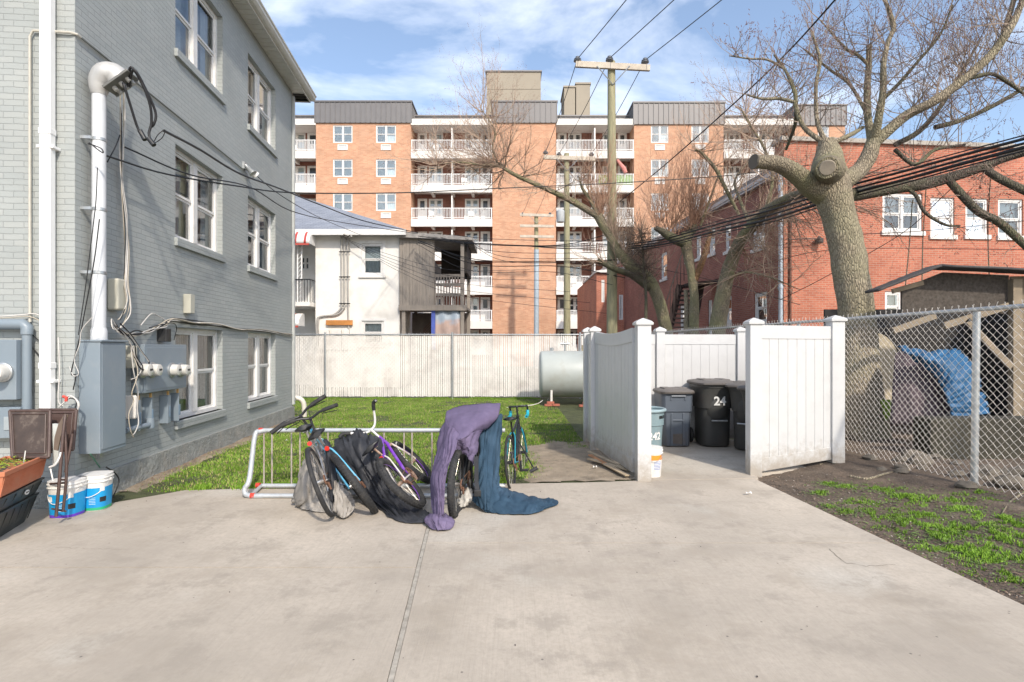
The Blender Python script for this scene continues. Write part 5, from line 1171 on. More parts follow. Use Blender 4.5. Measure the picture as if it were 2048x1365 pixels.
# tangle of dead vine on the utility pole
random.seed(8)
m = MB(); P0 = [W(1290, 700, 17.6), W(1292, 600, 17.6), W(1288, 540, 17.6), W(1285, 490, 17.6), W(1280, 460, 17.6)]
T = Thing('vine_thicket', 'dark tangled thicket of leafless vine between the two pollards', 'shrub', (P0[0].x, P0[0].y, 0))
m.tube(smooth_path(P0, 4), [.06, .02], 7); m.build('stem', BARKD, T, smooth=60)
m = MB(); sprout(m, smooth_path(P0, 4), 150, 1.0, .010, 2, .3, .35, 1, 1.3, (0, 0, .4)); m.build('twigs', mat('dark_twig', (.12, .09, .07), .9), T, fix=False)
m = MB(); P0 = [W(1232, 470, 18.2), W(1228, 440, 18.2), W(1240, 420, 18.2)]
random.seed(9)

# ================================================================ UTILITY POLES
POLE = mat('green_treated_pole', (.30, .28, .17), .85, var=.2, vs=3, stretch=(6, 6, .5), bump=.5, bs=8, dirt=(.14, .12, .08), dirts=8, dirta=.6)
ARM = mat('crossarm_timber', (.50, .44, .36), .8, var=.2, vs=4)
INS = mat('grey_porcelain', (.13, .14, .16), .25)
def upole(px, Y, ytop, rpx, arm, yarm, ins, lab, mt=POLE, extra=None):
    b = W(px, 695, Y); T = Thing('utility_pole', lab, 'utility pole', (b.x, Y, 0), group='timber utility poles behind the slat fence')
    zt = W(px, ytop, Y).z; r0, r1 = rpx[0]*Y/F_PX, rpx[1]*Y/F_PX
    m = MB(); m.tube([(b.x, Y, -.2), (b.x, Y, zt*.5), (b.x-.02, Y, zt)], [r0, (r0+r1)/2, r1], 18); m.build('pole', mt, T, smooth=50)
    if arm:
        za = W(px, yarm, Y).z; x0, x1 = W(arm[0], 0, Y).x, W(arm[1], 0, Y).x; dz = -.09 if Y < 20 else -.05
        m = MB(); m.beam((x0, Y-r1-.06, za+.04), (x1, Y-r1-.06, za+dz), .10, .20); m.build('crossarm', ARM, T, bev=.008)
        m = MB(); m.tube([(b.x-(x1-x0)*.22, Y-r1-.12, za-.05), (b.x, Y-r1-.03, za-.62), (b.x+(x1-x0)*.22, Y-r1-.12, za-.05)], .02, 6); m.build('brace', GALV, T)
    for x, y in ins:
        c = W(x, y, Y-.15); m = MB(); m.lathe([(.03, -.16), (.03, -.02), (.07, 0), (.13, .02), (.13, .04), (.07, .05), (.12, .07), (.12, .09), (.06, .10), (.07, .16), (.02, .18)], 14, Matrix.Translation(c)); m.build('insulator', INS, T, smooth=40)
    return T
P1 = upole(1224, 18.5, 124, (11.5, 7.5), (1150, 1297), 137, [(1155, 124), (1219, 123), (1290, 127)], 'tall mossy utility pole with white crossarm rising above the roofs')
P2 = upole(1134, 27.7, 308, (7.5, 5), (1087, 1189), 319, [(1091, 308), (1118, 312), (1183, 312)], 'second utility pole with transformer, in front of the apartment balconies')
m = MB(); c = W(1121, 445, 27.4); m.lathe([(.18, 0), (.2, .03), (.2, .55), (.14, .62), (.02, .64)], 20, Matrix.Translation((c.x, c.y, c.z))); m.build('transformer', mat('transformer_grey', (.45, .47, .48), .4), P2, smooth=40)
P3 = upole(1073, 41.8, 432, (5.5, 4), (1040, 1107), 432, [(1045, 430), (1100, 430)], 'farthest utility pole with three short crossarms before the blank brick bay')
m = MB()
for y in (452, 473): a = W(1040, y, 41.4); b = W(1108, y+1, 41.4); m.beam(a, b, .12, .18)
for y in (452,): m.build('crossarm', ARM, P3)
m = MB(); a = W(1073, 500, 41.4); m.tube([(a.x, a.y, 0), (a.x, a.y, a.z)], .19, 10); m.build('cable_guard', mat('pale_blue_conduit', (.36, .43, .48), .5), P3, smooth=50)

# ================================================================ OVERHEAD WIRES
WBLK = mat('black_cable', (.012, .012, .014), .5); WGRY = mat('weathered_wire', (.045, .045, .05), .6)
def wire(P, r, lab, mt=WBLK, name='cable', group=None, n=5, k=8, cat='cable'):
    Q = smooth_path([W(*p) if not isinstance(p, Vector) else p for p in P], k); m = MB(); m.tube(Q, r, n, caps=False)
    return m.build(name, mt, None, smooth=70, label=lab, cat=cat, group=group)
def span(a, b, sag, n=14): a = Vector(a); b = Vector(b); return [a.lerp(b, i/n)-Vector((0, 0, 4*sag*(i/n)*(1-i/n))) for i in range(n+1)]
for i, ((x, y), (x2, y2), (x3, y3), lb) in enumerate((((1155, 118), (1245, 0), (1091, 304), 'left'), ((1219, 117), (1338, 0), (1118, 308), 'middle'), ((1290, 121), (1432, 0), (1183, 308), 'right'))):
    a = W(x, y, 18.35); b = W(x2, y2, 15.35); d = (b-a); e = a+d*6.5
    m = MB(); m.tube(span(a, e, .25), .014, 5, caps=False); m.build('power_line', WGRY, None, label=f'{lb} of three power lines rising from the tall pole crossarm to the sky', cat='power line', group='power lines above the tall pole')
    c = W(x3, y3, 27.55); m = MB(); m.tube(span(a, c, .15), .013, 5, caps=False); m.build('power_line', WGRY, None, label=f'{lb} of three thin lines from tall pole back to second pole', cat='power line', group='power lines to the second pole')
    c2 = W(1045+28*i, 428, 41.6); m = MB(); m.tube(span(c, c2, .2), .012, 4, caps=False); m.build('power_line', WGRY, None, label=f'{lb} of three faint lines from the second pole to the farthest pole', cat='power line', group='power lines to the farthest pole')
wire([(1238, 405, 18.2), (1330, 330, 15.5), (1452, 222, 12.5), (1560, 120, 10.6), (1670, 0, 9), (1960, -340, 7)], .016, 'thick twisted black cable climbing from the tall pole to the upper right')
wire([(212, 312, 5.8), (330, 348, 6.8), (470, 372, 8), (590, 386, 9.4), (800, 386, 11), (980, 378, 12.5), (1240, 366, 13.5), (1450, 352, 14), (1560, 338, 14), (1650, 330, 13.6), (1760, 345, 13.4), (2080, 300, 13)], .011, 'long thin wire crossing the whole yard from the white riser pipe')
wire([(328, 262, 5.95), (400, 300, 7), (480, 348, 8.5), (560, 378, 10.5), (640, 410, 13.5), (730, 443, 17.5), (836, 466, 21.3)], .016, 'thick black service cable dropping from the weatherhead to the stucco house eave')
wire([(250, 295, 5.9), (380, 350, 7), (500, 375, 8.6), (590, 425, 11), (700, 448, 16), (836, 468, 21.3)], .010, 'thin black wire below the thick service cable to the stucco house')
wire([(505, 345, 10.3), (560, 390, 11), (640, 436, 14), (720, 470, 20)], .008, 'thin wire sloping from the floodlight down to the stucco house roof')
random.seed(17)
hub = [(1240, 462), (1252, 470), (1256, 478), (1262, 486), (1270, 495), (1262, 510), (1240, 520), (1232, 535), (1268, 540), (1250, 556), (1225, 570)]
for i, (hx, hy) in enumerate(hub):
    sx, sy = 836+random.uniform(-12, 100)*(i % 3 > 0), 466+i*1.5+random.uniform(0, 8)
    mx_, my = (sx+hx)/2, (sy+hy)/2+random.uniform(6, 22)
    wire([(sx, sy, 21.3), (mx_-90, my-2, 20.2), (mx_+80, my+2, 19), (hx, hy, 18.2)], .009 if i % 3 else .014, 'thin black wire strung between the timber porch eave and the tall utility pole', WBLK, group='wires between the porch and the tall pole')
for i in range(5):
    hx, hy = 690+i*6, 478+i*4; ex2, ey = 1060+i*40, 540+i*22
    wire([(hx, hy, 21.7), (hx+90, hy+32+i*5, 21.2), (hx+210, hy+62+i*9, 20), (ex2, ey, 18.6)], .007, 'thin wire fanning from the conduits across the porch towards the utility pole', WBLK, group='wires fanning across the porch')
# thick black telephone bundle running through the trees to the upper right
for i, (dy, r) in enumerate(((0, .022), (9, .019), (17, .026), (-7, .010), (24, .012))):
    wire(([(1040, 492, 19.5), (1150, 498, 18.9)] if i > 2 else [])+[(1252, 490+dy*.5, 18.1), (1330, 478+dy*.6, 16), (1430, 450+dy*.8, 13.6), (1530, 424+dy, 12), (1610, 400+dy, 10.6), (1690, 374+dy, 10.1), (1800, 345+dy, 9.0), (1920, 312+dy, 8.1), (2110, 262+dy, 7.0)], r, ('topmost thick', 'second thick', 'thickest lower', 'thin upper', 'lowest thin')[i]+' black telephone cable of the bundle running through the lopped maple', group='telephone cable bundle', n=8)
for i, P in enumerate(([(1700, 470, 12), (1850, 462, 12), (2070, 440, 12)], [(1560, 600, 14), (1640, 560, 13), (1800, 470, 12), (1900, 380, 10)], [(1430, 560, 16), (1560, 520, 15), (1700, 498, 14), (2070, 500, 13)], [(1250, 525, 18), (1420, 560, 16.5), (1600, 610, 14)])):
    wire(P, .008, 'thin wire crossing in front of the red brick building', WBLK, group='thin wires before the red brick building')
for i, (px, y0, y1) in enumerate(((1825, 400, 570), (1852, 380, 566), (1982, 330, 590))):
    wire([(px, y0, 9.9), (px-6, (y0+y1)/2, 9.9), (px-14+6*i, y1, 9.2)], .009, 'dark vine stem hanging from the maple limb down to the shed roof', BARKD, name='hanging_vine', group='hanging vines over the shed', cat='vine')
# ================================================================ SERVICE EQUIPMENT ON THE PAINTED HOUSE
BOXP = mat('grey_blue_enamel', (.20, .245, .285), .38, var=.04, vs=2, dirt=(.30, .32, .33), dirts=3, dirta=.35)
BOXB = mat('beige_plastic', (.46, .45, .38), .5, var=.04, dirt=(.3, .28, .22), dirts=6, dirta=.3)
QF = Wall((-4.37, 5.5), (1, .09))                       # front face plane
def HP(px, py, off=0): u, z = HW.uz(px, py, off); return HF @ Vector((off, u, z))
def FP(px, py, off=0): u, z = QF.uz(px, py, off); return HF @ Vector((u, -off, z))
def wbox(name, lab, cat, px0, px1, zt, zb, dep, mt, bev=.006, off0=.0, group=None, part='housing'):
    u0 = HW.uz(px0, 700, off0)[0]; u1 = HW.uz(px1, 700, dep)[0]
    T = Thing(name, lab, cat, HF @ Vector((0, (u0+u1)/2, zb)), HT, group); m = MB(HF); m.box((off0+.001, u0, zb), (dep, u1, zt)); m.build(part, mt, T, bev=bev); return T, u0, u1
T, u0, u1 = wbox('service_cabinet', 'tall grey blue electrical cabinet under the white riser pipe at the house corner', 'cabinet', 157, 252, 1.655, .52, .205, BOXP)
m = MB(HF); m.box((-.0, u0-.012, 1.656), (.225, u1+.012, 1.675)); m.build('rain_lid', BOXP, T, bev=.004)
m = MB(HF); m.box((.2055, u0+.02, .56), (.213, u1-.02, 1.63)); m.build('door', BOXP, T, bev=.003)
for zz in (.60,): m = MB(HF); m.box((.10, u0+.12, zz-.14), (.13, u0+.16, zz-.08)); m.build('latch', GALV, T)
# riser pipe and weatherhead
RIS = mat('riser_paint', (.60, .62, .64), .35, var=.04, dirt=(.4, .42, .42), dirts=5, dirta=.3)
ur = HW.uz(198, 400, .125)[0]; T = Thing('service_riser', 'thick white riser pipe with weatherhead above the grey electrical cabinet', 'pipe', HF @ Vector((.125, ur, 1.67)), HT)
zt = 4.22
MB(HF).cyl((.125, ur, 1.67), (.125, ur, zt), .062, 24).build('pipe', RIS, T, smooth=50)
m = MB(HF); m.lathe([(.072, 0), (.076, .01), (.072, .10), (.064, .13)], 24, Matrix.Translation((.125, ur, 1.67))); m.build('collar', RIS, T, smooth=40)
for zz in (2.35, 3.0, 3.72): m = MB(HF); m.lathe([(.064, 0), (.068, .004), (.068, .03), (.064, .034)], 24, Matrix.Translation((.125, ur, zz))); m.box((0, ur-.09, zz), (.10, ur-.06, zz+.03)); m.build('strap', GALV, T, smooth=40)
m = MB(HF); m.tube(smooth_path([(.125, ur, zt-.02), (.125, ur, zt+.04), (.14, ur, zt+.12), (.19, ur, zt+.19), (.26, ur+.02, zt+.195), (.32, ur+.03, zt+.14)], 5), [.066, .085, .105, .12, .125, .118], 24); hd = m.build('weatherhead', mat('cast_grey', (.46, .46, .45), .45, .2), T, smooth=50)
c = Vector((.325, ur+.032, zt+.13)); a1 = Vector((.0, 1, 0)); nrm = Vector((.62, .1, -.78)).normalized(); a1 = nrm.cross(Vector((0, 1, 0))).normalized(); a2 = nrm.cross(a1).normalized()
m = MB(HF); P = [c-a1*.15-a2*.13, c+a1*.15-a2*.13, c+a1*.15+a2*.13, c-a1*.15+a2*.13]; m.hexa([p-nrm*.012 for p in P]+[p+nrm*.012 for p in P]); m.build('mouth_plate', mat('dark_cast', (.16, .16, .15), .5, .3), T, bev=.004)
for i in range(3):
    for j in range(2): q = c+a1*(-.08+.08*i)+a2*(-.05+.08*j); MB(HF).tube([q, q+nrm*.05], [.026, .022], 12).build('bushing', mat('porcelain_bush', (.45, .45, .43), .4), T, smooth=50)
for i in range(5): q = c-a2*.10+a1*(-.12+.06*i); MB(HF).beam(q+nrm*.012, q+nrm*.03, .008, .06).build('fin', GALV, T)
B_ = lambda px, py, Y: W(px, py, Y)
T = Thing('service_cable_loop', 'pair of thick black cables drooping from the weatherhead', 'cable', W(280, 280, 5.8))
hp = HF @ (c+nrm*.03)
for P in ([hp, B_(248, 170, 5.62), B_(262, 215, 5.7), B_(275, 255, 5.78), B_(286, 275, 5.8)], [hp+Vector((.03, .02, 0)), B_(262, 135, 5.65), B_(285, 170, 5.72), B_(300, 210, 5.8), B_(303, 245, 5.85), B_(298, 268, 5.85), B_(304, 288, 5.85)], [hp+Vector((.04, .02, 0)), B_(268, 140, 5.65), B_(292, 180, 5.75), B_(311, 225, 5.85), B_(308, 248, 5.86), B_(300, 256, 5.88)]):
    MB().tube(smooth_path(P, 8), .013, 8).build('cable', WBLK, T, smooth=70)
for (a, b) in (((280, 262), (290, 280)), ((297, 277), (308, 291))): MB().tube([W(*a, 5.81), W(*b, 5.81)], .026, 8).build('splice_sleeve', BLACKP, T, smooth=50)
MB().tube(smooth_path([B_(306, 288, 5.85), B_(316, 270, 5.86), B_(330, 260, 5.9), B_(325, 275, 5.9), B_(312, 285, 5.88), B_(304, 287, 5.85)], 6), .005, 6).build('thin_loop', WBLK, T, smooth=70)
# wiring
WH_ = mat('white_cable', (.55, .53, .50), .5); CRM = mat('cream_cable', (.45, .40, .32), .5); REDC = mat('red_tape', (.6, .06, .04), .5)
def bundle(lab, paths, r=.006, jit=.01, fn=HP, mats=None, cat='cable bundle', name='cable_bundle'):
    p0 = fn(*paths[0][0]) if not isinstance(paths[0][0], Vector) else paths[0][0]; T = Thing(name, lab, cat, p0)
    for i, P in enumerate(paths):
        Q = [(fn(*p) if not isinstance(p, Vector) else p)+Vector((random.gauss(0, jit), random.gauss(0, jit), random.gauss(0, jit))) for p in P]
        MB().tube(smooth_path(Q, 7), r*random.uniform(.7, 1.2), 6).build('cable', (mats or [WH_, WBLK, CRM])[i % len(mats or [1, 1, 1])], T, smooth=70)
    return T
random.seed(77)
V1 = [(238, 165, .14), (239, 230, .08), (241, 300, .07), (245, 380, .06), (250, 460, .06), (251, 520, .06), (250, 570, .13), (254, 600, .15), (246, 625, .14), (238, 640, .10)]
V2 = [(247, 165, .14), (249, 230, .08), (248, 300, .07), (246, 360, .06), (252, 430, .06), (254, 500, .06), (254, 560, .12), (260, 600, .15), (256, 628, .14), (240, 655, .10)]
bundle('loose white and black cables hanging down the side wall beside the riser pipe', [V1, V2, V1, V2, [(243, 260, .06), (232, 290, .1), (215, 325, .1)], V1], .006, .008, mats=[WH_, CRM, WBLK, WH_, WBLK, CRM])
H1 = [(225, 650, .12), (250, 668, .16), (270, 668, .12), (300, 664, .06), (325, 650, .05), (345, 640, .05), (385, 646, .04), (430, 650, .03), (480, 658, .03), (530, 662, .03), (583, 670, .02)]
bundle('ragged bundle of black and white cables running along the side wall to the far corner', [H1]*7+[[(283, 655, .05), (300, 628, .05), (320, 630, .05), (338, 645, .05)], [(300, 660, .08), (335, 642, .08), (352, 650, .05), (353, 680, .05)]], .007, .016, mats=[WBLK, WH_, WBLK, CRM, WBLK, WH_, CRM, WH_, WBLK])
C1 = [(232, 652, .18), (246, 665, .22), (262, 690, .22), (274, 712, .24), (285, 735, .22), (275, 755, .2), (262, 760, .18)]
C2 = [(238, 648, .18), (258, 672, .22), (282, 700, .23), (299, 728, .24), (286, 741, .22), (270, 720, .22), (264, 690, .2)]
C3 = [(258, 690, .2), (270, 740, .22), (276, 780, .2), (280, 820, .2), (281, 850, .2), (268, 868, .18), (262, 872, .18)]
C4 = [(262, 700, .2), (272, 745, .22), (262, 790, .2), (266, 800, .18), (258, 830, .2), (262, 860, .2), (268, 872, .2)]
bundle('tangle of white, black and red tied wires between the cabinet and the meters', [C1, C2, C3, C4, C1, C2, [(236, 655, .15), (225, 640, .15), (228, 660, .18), (250, 650, .16)]], .0065, .012, mats=[WH_, WBLK, WH_, CRM, WBLK, WH_, WH_])
bundle('thin black and white wires looping down past the house corner beside the downspout', [[(185, 635, .14), (165, 660, .1), (158, 690, .05), (150, 720, .05), (158, 745, .05), (150, 750, .05), (140, 735, .05)], [(200, 440, .2), (188, 520, .15), (170, 620, .08), (158, 680, .05), (143, 745, .05), (150, 752, .05), (145, 780, .05)], [(197, 335, .22), (192, 400, .22), (186, 450, .2), (172, 560, .12), (158, 670, .05)], [(118, 675, .05), (120, 740, .05), (118, 800, .06), (125, 812, .06)]], .005, .006, mats=[WH_, WBLK, WBLK, WH_], fn=lambda px, py, off: W(px, py, 5.42-off*.2))
bundle('coil of white wires with a red tag near the foot of the downspout', [[(130, 800), (140, 792), (152, 800), (156, 815), (150, 825)], [(128, 802), (142, 797), (150, 806), (148, 822)], [(120, 815), (130, 805), (145, 794), (157, 806), (155, 828)]], .006, .006, fn=lambda px, py: W(px, py, 5.38), mats=[WH_, WBLK, WH_])
MB().tube([W(126, 793, 5.36), W(133, 796, 5.36), W(132, 803, 5.36)], .014, 6).build('red_tag', REDC, None, label='red plastic tag tied on wires at the foot of the white downspout', cat='tag')
bundle('pale cables draped across the front wall into the downspout above the left meter', [[(-30, 640, .03), (20, 636, .05), (60, 634, .05), (95, 648, .05)], [(-30, 636, .03), (40, 630, .05), (70, 628, .05), (98, 640, .05)], [(62, 668, .03), (80, 680, .03), (96, 692, .03)], [(60, 690, .03), (80, 712, .03), (92, 730, .03), (96, 755, .03)]], .006, .004, fn=FP, mats=[CRM, WH_, WBLK, WBLK])
for P_, lab in (([(176, 288), (190, 292), (203, 298), (206, 306), (196, 300), (184, 290), (178, 286)], 'small black wire knot wrapped round the white riser pipe'),):
    MB().tube(smooth_path([W(x, y, 5.42) for x, y in P_], 6), .006, 6).build('wire_knot', WBLK, None, smooth=70, label=lab, cat='wire')
# meter panel with four meters and breaker boxes
T, u0, u1 = wbox('electric_meter_bank', 'wide grey blue meter panel carrying four round glass meters on the side wall', 'meter panel', 262, 373, 1.635, 1.06, .15, BOXP)
MB(HF).box((.151, u0+.02, 1.09), (.157, u1-.02, 1.60)).build('cover', BOXP, T, bev=.003)
MGL = mat('meter_glass', (.58, .57, .53), .12, var=.05, coat=.6); 
for i, px in enumerate((284, 303, 343, 361)):
    u = HW.uz(px, 740, .16)[0]; zc_ = HW.uz(px, 741, .2)[1]; M_ = Matrix.Translation((.155, u, zc_)) @ Matrix.Rotation(R(90), 4, 'Y')
    m = MB(HF); m.lathe([(.094, 0), (.094, .02), (.086, .025)], 24, M_); mt_ = m.build('meter', GALV, T, smooth=40)
    m = MB(HF); m.lathe([(.074, .02), (.074, .075), (.068, .10), (.045, .108), (.01, .11)], 24, M_); m.build('glass_dome', MGL, mt_, smooth=50)
    MB(HF).box((.264, u-.03, zc_-.008), (.2675, u+.03, zc_+.016)).build('display', BLACKP, mt_)
for i, (px0, px1, y0, y1, lab) in enumerate(((258, 282, 800, 862, 'first breaker box below the meter panel, nearest the tall cabinet'), (284, 306, 795, 855, 'second breaker box below the meter panel'), (318, 342, 790, 846, 'third breaker box below the meter panel'), (340, 359, 786, 842, 'last breaker box below the meter panel, nearest the window'))):
    zt_ = HW.uz(px1, y0, .11)[1]; zb_ = HW.uz(px1, y1, .11)[1]; T, u0, u1 = wbox('breaker_box', lab, 'breaker box', px0, px1, min(zt_, 1.03), zb_, .11, BOXP, group='breaker boxes under the meter panel')
    MB(HF).box((.111, u0+.03, zb_+.08), (.120, u1-.03, zb_+.22)).build('switch_cover', mat('blue_switch', (.16, .23, .31), .4), T, bev=.003)
    MB(HF).box((.08, (u0+u1)/2-.012, zt_+.0), (.10, (u0+u1)/2+.012, min(zt_+.05, 1.055))).build('lock_tag', mat('brass_tag', (.6, .38, .15), .4, .5), T)
m = MB(HF); ua_ = HW.uz(252, 870, .08)[0]; ub_ = HW.uz(300, 870, .08)[0]; m.tube([(.08, ua_-.02, .66), (.08, ub_, .66)], .035, 12); m.lathe([(.05, 0), (.055, .03), (.045, .12)], 12, Matrix.Translation((.08, ub_, .62)))
m.build('conduit', BOXP, None, smooth=50, label='short grey conduit elbow below the first breaker boxes', cat='conduit')
T, _, _ = wbox('utility_box', 'rounded beige telephone box beside the riser pipe on the side wall', 'utility box', 213, 254, HW.uz(254, 560, .12)[1], HW.uz(254, 622, .12)[1], .12, BOXB, .02)
T, _, _ = wbox('utility_box', 'small beige junction box above the ground floor window', 'utility box', 366, 390, HW.uz(390, 590, .1)[1], HW.uz(390, 628, .1)[1], .10, BOXB, .008)
T, _, _ = wbox('utility_box', 'small black plastic box among cables above the meter panel', 'utility box', 313, 343, HW.uz(343, 658, .12)[1], HW.uz(343, 684, .12)[1], .12, BLACKP, .01)
T, _, _ = wbox('utility_box', 'pale plastic cable box behind the tall cabinet, upper one', 'utility box', 250, 268, 1.62, 1.36, .14, BOXB, .015)
T, _, _ = wbox('utility_box', 'pale plastic cable box behind the tall cabinet, lower one', 'utility box', 250, 272, 1.05, .78, .14, CWH, .03)
# floodlight and its conduit
zz = 4.73; T = Thing('floodlight', 'twin bulb floodlight high on the grey side wall between the windows', 'light', HP(488, 330, .05)); u_ = HW.uz(487, 330)[0]
m = MB(HF); m.box((.0, u_-.06, zz+.02), (.04, u_+.06, zz+.14)); m.build('bracket', GALV, T)
for s in (-1, 1):
    a = Vector((.05, u_+s*.04, zz+.08)); d_ = Vector((.5, s*.3+.3, -.55)).normalized(); m = MB(HF); m.tube([a, a+d_*.08, a+d_*.10, a+d_*.2, a+d_*.21], [.03, .035, .045, .07, .02], 14); m.build('bulb', WPL if s > 0 else GALV, T, smooth=50)
T = Thing('wall_conduit', 'thin cream conduit running up the front wall and round the corner to the floodlight', 'conduit', FP(60, 640, .03)); cu = QF.uz(60, 300, .03)[0]
m = MB(HF); m.tube([(cu, -.03, 1.85), (cu, -.03, zz-.06), (cu+.03, -.03, zz), (-.03, -.03, zz), (.02, .0, zz), (.02, .05, zz)], .013, 8); m.build('tube', mat('cream_conduit', (.5, .48, .42), .5), T, smooth=40)
m = MB(HF); m.tube([(.02, .05, zz), (.02, u_-.05, zz)], .012, 8); m.build('tube', mat('grey_conduit', (.20, .21, .20), .5), T, smooth=40)
# left meter group on the front wall
a0, a1 = QF.uz(-60, 700, .16)[0], QF.uz(33, 700, .16)[0]; zt_ = QF.uz(33, 680, .16)[1]; zb_ = QF.uz(33, 800, .16)[1]
T = Thing('meter_cabinet', 'grey blue meter cabinet with one round meter on the front wall', 'cabinet', HF @ Vector(((a0+a1)/2, 0, zb_)), HT)
MB(HF).box((a0, -.165, zb_), (a1, -.001, zt_)).build('housing', BOXP, T, bev=.006)
um = QF.uz(5, 745, .18)[0]; zm_ = QF.uz(5, 745, .18)[1]; M_ = Matrix.Translation((um, -.165, zm_)) @ Matrix.Rotation(R(90), 4, 'X')
m = MB(HF); m.lathe([(.094, 0), (.094, .025), (.086, .03)], 24, M_); mt_ = m.build('meter', GALV, T, smooth=40); m = MB(HF); m.lathe([(.082, .02), (.082, .10), (.076, .125), (.05, .135), (.01, .137)], 24, M_); m.build('glass_dome', MGL, mt_, smooth=50)
MB(HF).box((um-.03, -.3045, zm_-.01), (um+.03, -.301, zm_+.015)).build('display', BLACKP, mt_)
b0, b1 = QF.uz(-60, 700, .14)[0], QF.uz(40, 700, .14)[0]; T = Thing('breaker_box', 'grey breaker box under the left meter cabinet on the front wall', 'breaker box', HF @ Vector((b1-.2, 0, .7)), HT)
MB(HF).box((b0, -.14, .72), (b1, -.001, 1.02)).build('housing', BOXP, T, bev=.006); MB(HF).box((b1-.14, -.15, .80), (b1-.04, -.141, .93)).build('switch_cover', mat('pale_cover', (.32, .36, .38), .4), T, bev=.003)
T = Thing('drain_pipe', 'grey painted elbow pipe beside the left meter cabinet', 'pipe', FP(53, 830, .07), 0); cp = QF.uz(54, 720, .08)[0]; zt_ = QF.uz(54, 655, .08)[1]
m = MB(HF); m.tube([(cp, -.08, .95), (cp, -.08, zt_-.04)], .04, 16); m.build('pipe', BOXP, T, smooth=50)
m = MB(HF); m.tube([(cp, -.08, zt_-.07), (cp, -.08, zt_), (cp-.03, -.08, zt_+.03), (cp-.5, -.08, zt_+.03)], [.05, .052, .052, .05], 16); m.build('elbow', BOXP, T, smooth=50)
# ================================================================ CLUTTER AT THE HOUSE CORNER
BLU = mat('bucket_blue', (.01, .30, .62), .4, var=.08, dirt=(.02, .12, .40), dirts=5, dirta=.5); WPLD = WPL
for (x, y, rz, lab, base) in ((-4.14, 5.47, 10, 'blue and white plastic bucket with green base line, nearer the wall corner', (.02, .35, .16)), (-4.235, 5.24, 0, 'blue and white plastic bucket with purple base line behind the folded chair legs', (.12, .04, .45))):
    T = Thing('plastic_bucket', lab, 'bucket', (x, y, 0), R(rz), 'blue and white buckets'); F = T.M @ Matrix.Diagonal((.87, .87, .96, 1))
    bucket(T, F, .125, .148, .36, WPLD, sq=3.2)
    band(F, .1325, .1445, .012, .235, -3.13, 3.13, BLU, 'blue_label', T, 48, 3.2)
    band(F, .1335, .1345, .008, .035, -3.1, 3.1, mat('base_'+lab[-5:], base, .5), 'base_line', T, 48, 3.2)
    for k in range(5): band(F, .1375+.0010*k, .1376+.0010*k, .07+.016*k, .075+.016*k, .0, .45, mat('pale_print', (.45, .62, .72), .5), 'printed_line', T, 8, 3.2)
    band(F, .1418, .1445, .165, .215, -.75, -.35, WPL, 'label_logo', T, 8, 3.2); band(F, .1385, .1415, .09, .14, .7, 1.15, BLACKP, 'barcode_label', T, 8, 3.2); band(F, .1445, .1475, .20, .25, .7, 1.0, WPL, 'label_logo', T, 8, 3.2)
    m = MB(F); m.tube(smooth_path([(-.155, .0, .30), (-.13, -.10, .21), (-.02, -.165, .15), (.10, -.13, .19), (.156, 0, .30)], 6), .004, 6); m.build('handle', WPL, T)
    for s in (-1, 1): MB(F).cyl((s*.150, 0, .30), (s*.166, 0, .30), .014, 10).build('handle_lug', WPL, T)
# planters, nested, near the left edge
TER = mat('terracotta_plastic', (.50, .17, .085), .6, var=.08, dirt=(.35, .22, .15), dirts=6, dirta=.4); TUB = mat('black_tub', (.028, .032, .030), .4, var=.15, dirt=(.09, .10, .09), dirts=5, dirta=.5)
PR0 = Matrix.Translation((-4.37, 5.15, 0)) @ Matrix.Rotation(math.atan2(-.934, .358), 4, 'Z')
def trough(name, lab, cat, z0, z1, L_, w_, tap, mt, rimh=.02, ribs=0, soil=None, off=0):
    M_ = PR0 @ Matrix.Translation((0, off, z0)); T = Thing(name, lab, cat, M=M_); h = z1-z0; F = T.M
    def ring(z, e): return [(-tap+e*-1+tap-0-e*0+(-e), -w_-e, z), (L_+e, -w_-e, z), (L_+e, e, z), (-e, e, z)]
    def rg(z, e): return [(-e, -w_-e, z), (L_+e, -w_-e, z), (L_+e, e, z), (-e, e, z)]
    m = MB(F); m.hexa(rg(0, -tap)+rg(h-rimh, 0)); m.hexa(rg(h-rimh+.0, .008)+rg(h-.002, .014)) if soil is None else None
    if soil is not None:
        a, b = rg(h-rimh, .012), rg(h, .014); c, d_ = rg(h, -.012), rg(h-.03, -.014)
        i0 = len(m.v); m.v += [Vector(q) for q in a+b+c+d_]
        for r_ in range(3):
            for k in range(4): m.f.append((i0+r_*4+k, i0+r_*4+(k+1) % 4, i0+(r_+1)*4+(k+1) % 4, i0+(r_+1)*4+k))
    m.build('body', mt, T, bev=.004)
    for k in range(ribs):
        x = .02+(L_-.04)*k/(ribs-1); MB(F).hexa([(x-.003, -tap-.001, .02), (x+.003, -tap-.001, .02), (x+.003, -tap+.005, .02), (x-.003, -tap+.005, .02), (x-.003, -.006, h-rimh-.01), (x+.003, -.006, h-rimh-.01), (x+.003, .004, h-rimh-.01), (x-.003, .004, h-rimh-.01)]).build('rib', mt, T)
    return T, F, h
T, F, h = trough('planter_tub', 'black plastic planter tub on the concrete at the bottom of the stack', 'planter', 0, .25, .85, .34, .07, TUB, .025, 7, off=-.06)
T, F, h = trough('planter_tub', 'black planter tub with oval white badge, middle of the stack', 'planter', .235, .385, .85, .34, .05, TUB, .02, 6, off=-.02)
m = MB(F); cc = [Vector((.30+.040*math.cos(a), -.012+.004, .085+.020*math.sin(a))) for a in np.linspace(0, 6.28, 25)[:-1]]; m.prism(cc, (0, .006, 0)); m.build('badge', WPL, T)
